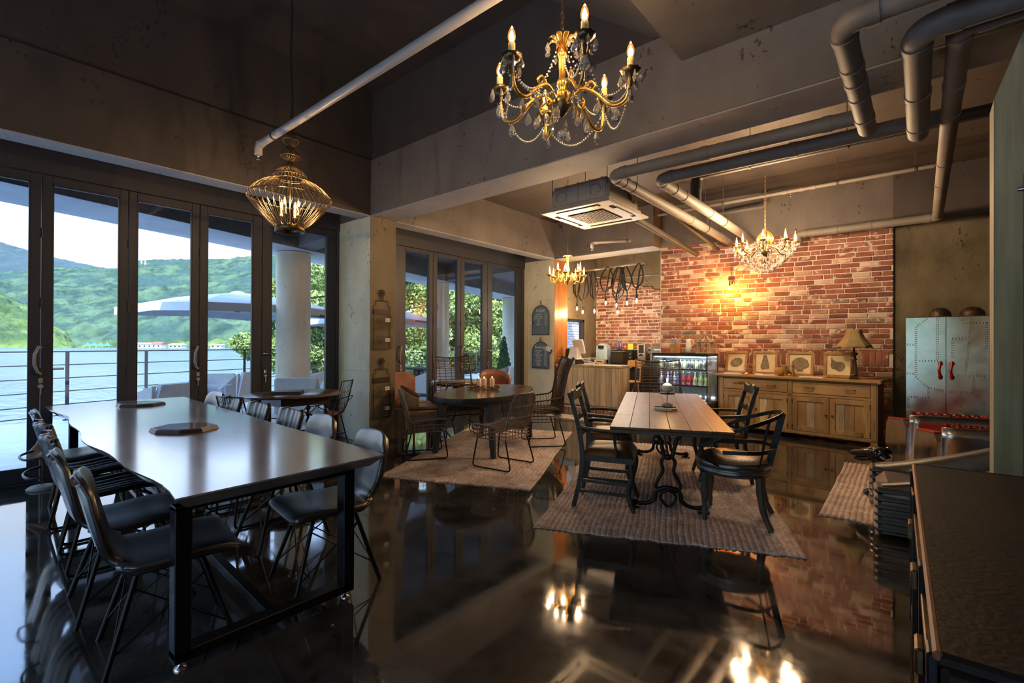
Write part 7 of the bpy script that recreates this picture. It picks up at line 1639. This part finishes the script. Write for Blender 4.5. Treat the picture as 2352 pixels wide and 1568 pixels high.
b = MB(); b.sheet(lambda u, v: (-.44 + .88 * u, -.42 - .16 * v - .10 * math.sin(PI * u), .10 + .64 * v + .03 * math.sin(PI * u)), 20, 8, th=.12); b.build('backrest', M['leather'], e)
# carved animal head
e = empty('carved_animal_head', (-.30, 5.62, .018), R(-35), 'glossy black carved hound head sculpture beside the black armchair', 'sculpture')
gl = mat('black lacquer', (.006, .005, .005), rough=.08, spec=.9)
MB().lathe([(.10, 0), (.10, .02), (.055, .05), (.042, .16), (.05, .27)], 16).build('neck', gl, e)
def seg(pts, rad, nm): return MB().tube(smoothpath(pts, 6), rad, 14).build(nm, gl, e)
n_ = 6 * 4 + 1
pp = [(.06, 0, .27), (.0, 0, .315), (-.07, 0, .315), (-.15, 0, .295), (-.235, 0, .28)]
rr = [np.interp(i / 24, [0, .2, .4, .55, .75, .95, 1], [.045, .062, .055, .040, .030, .022, .012]) for i in range(25)]
seg(pp, list(rr), 'head'); seg([(-.05, 0, .275), (-.13, 0, .25), (-.20, 0, .245)], list(np.interp(np.linspace(0, 1, 13), [0, .6, 1], [.035, .022, .010])), 'lower_jaw')
for s in (-1, 1): MB().ball((0, 0, 0), .03, 12, 8, (1.1, .45, 1.3), M=TM((.035, s * .055, .345), rx=s * .5, ry=.6)).build('ear', gl, e); MB().ball((-.055, s * .042, .33), .011, 10, 6).build('eye', M['black'], e)
MB().ball((-.245, 0, .285), .014, 10, 7).build('nose', gl, e); e.scale = (1.2, 1.2, 1.2)

# trunk in the foreground
tr = empty('steamer_chest', (.02, 1.26, 0), R(1.6), 'dark brown leather trunk with tan piped edge in the right foreground', 'chest')
MB().box((.60, .96, .42), (1.18, 1.90, .72), bev=.012).build('body', M['trunk'], tr)
MB().box((.60, .96, .795), (1.20, 1.92, .03), bev=.008).build('lid', M['trunk'], tr)
MB().bar((.006, 0.0, .80), (.006, 1.92, .80), .018, .022, bev=.006).build('edge_piping', M['trunkedge'], tr); MB().bar((.0, 1.925, .80), (1.2, 1.925, .80), .018, .022, bev=.006).build('edge_piping', M['trunk'], tr)
for y in (.06, .55, 1.37, 1.86): MB().box((-.001, y, .42), (.02, .06, .74), bev=.004).build('side_strap', M['steel'], tr)
for y in (.40, .95, 1.5): MB().box((-.012, y, .60), (.022, .09, .07), bev=.006).build('latch', M['bronze'], tr)
for z in (.70, .12): MB().box((.0, .96, z), (.014, 1.88, .03), bev=.003).build('side_batten', M['bronze'], tr)
for x in (.08, 1.12):
    for y in (.08, 1.84): MB().lathe([(.03, 0), (.03, .06)], 10, (x, y, 0)).build('foot', M['steel'], tr)
MB().tube(smoothpath([(.55, 1.35, .815), (.56, 1.40, .845), (.62, 1.60, .85), (.63, 1.66, .815)]), .008, 6).build('lid_handle', M['black'], tr)
# old electric fan on the trunk
fn_ = empty('electric_fan', (.47, 2.62, .812), R(38), 'old metal electric fan with wire cage standing on the trunk', 'fan')
MB().lathe([(.11, 0), (.11, .015), (.06, .035), (.02, .05), (.016, .22)], 20).build('base', M['bronze'], fn_)
MB().lathe([(0, -.06), (.05, -.05), (.06, 0), (.05, .05), (0, .06)], 16, M=TM((0, .06, .33), rx=PI / 2)).build('motor', M['bronze'], fn_)
MB().lathe([(.0, 0), (.022, .005), (.026, .02), (.010, .035), (0, .037)], 14, M=TM((0, -.13, .33), rx=PI / 2)).build('boss', M['chrome'], fn_)
for r_, y in ((.185, -.05), (.19, -.02), (.15, -.09), (.09, -.115), (.185, .02)): MB().ring((0, y, .33), r_, .0035, 32, axis='Y').build('cage_ring', M['bronze'], fn_)
for k in range(24):
    a = 2 * PI * k / 24
    if k == 0: w_ = MB().tube(smoothpath([(.02, -.125, 0), (.09, -.115, 0), (.15, -.09, 0), (.185, -.05, 0), (.19, -.02, 0), (.185, .02, 0), (.12, .06, 0), (.05, .07, 0)], 3), .0022, 4).build('cage_wire', M['bronze'], fn_, loc=(0, 0, .33))
    else: o_ = inst(w_, fn_, (0, 0, .33), (0, a, 0))
for k in range(4):
    a = k * PI / 2 + .4; MB().sheet(lambda u, v: ((.03 + .13 * u) * math.cos(a + (v - .5) * 1.1), -.03 + .04 * (v - .5), .33 + (.03 + .13 * u) * math.sin(a + (v - .5) * 1.1)), 6, 8, th=.003).build('blade', mat('teal fan blade', (.05, .16, .19), rough=.3, metal=.5) if k == 0 else KIDS[fn_.name][-1].data.materials[0], fn_)
# plum door with steel handle on the near wall end
dn = empty('door_1', (.40, 3.685, 0), 0, kind='structure')
MB().box((.46, 0, 1.17), (.90, .03, 2.30), bev=.004).build('door_panel', M['purple'], dn)
MB().tube(fillet([(.05, -.015, 2.22), (.05, -.09, 2.22), (-.02, -.09, 2.22)], .02), .012, 8).build('handle', M['chrome'], dn);
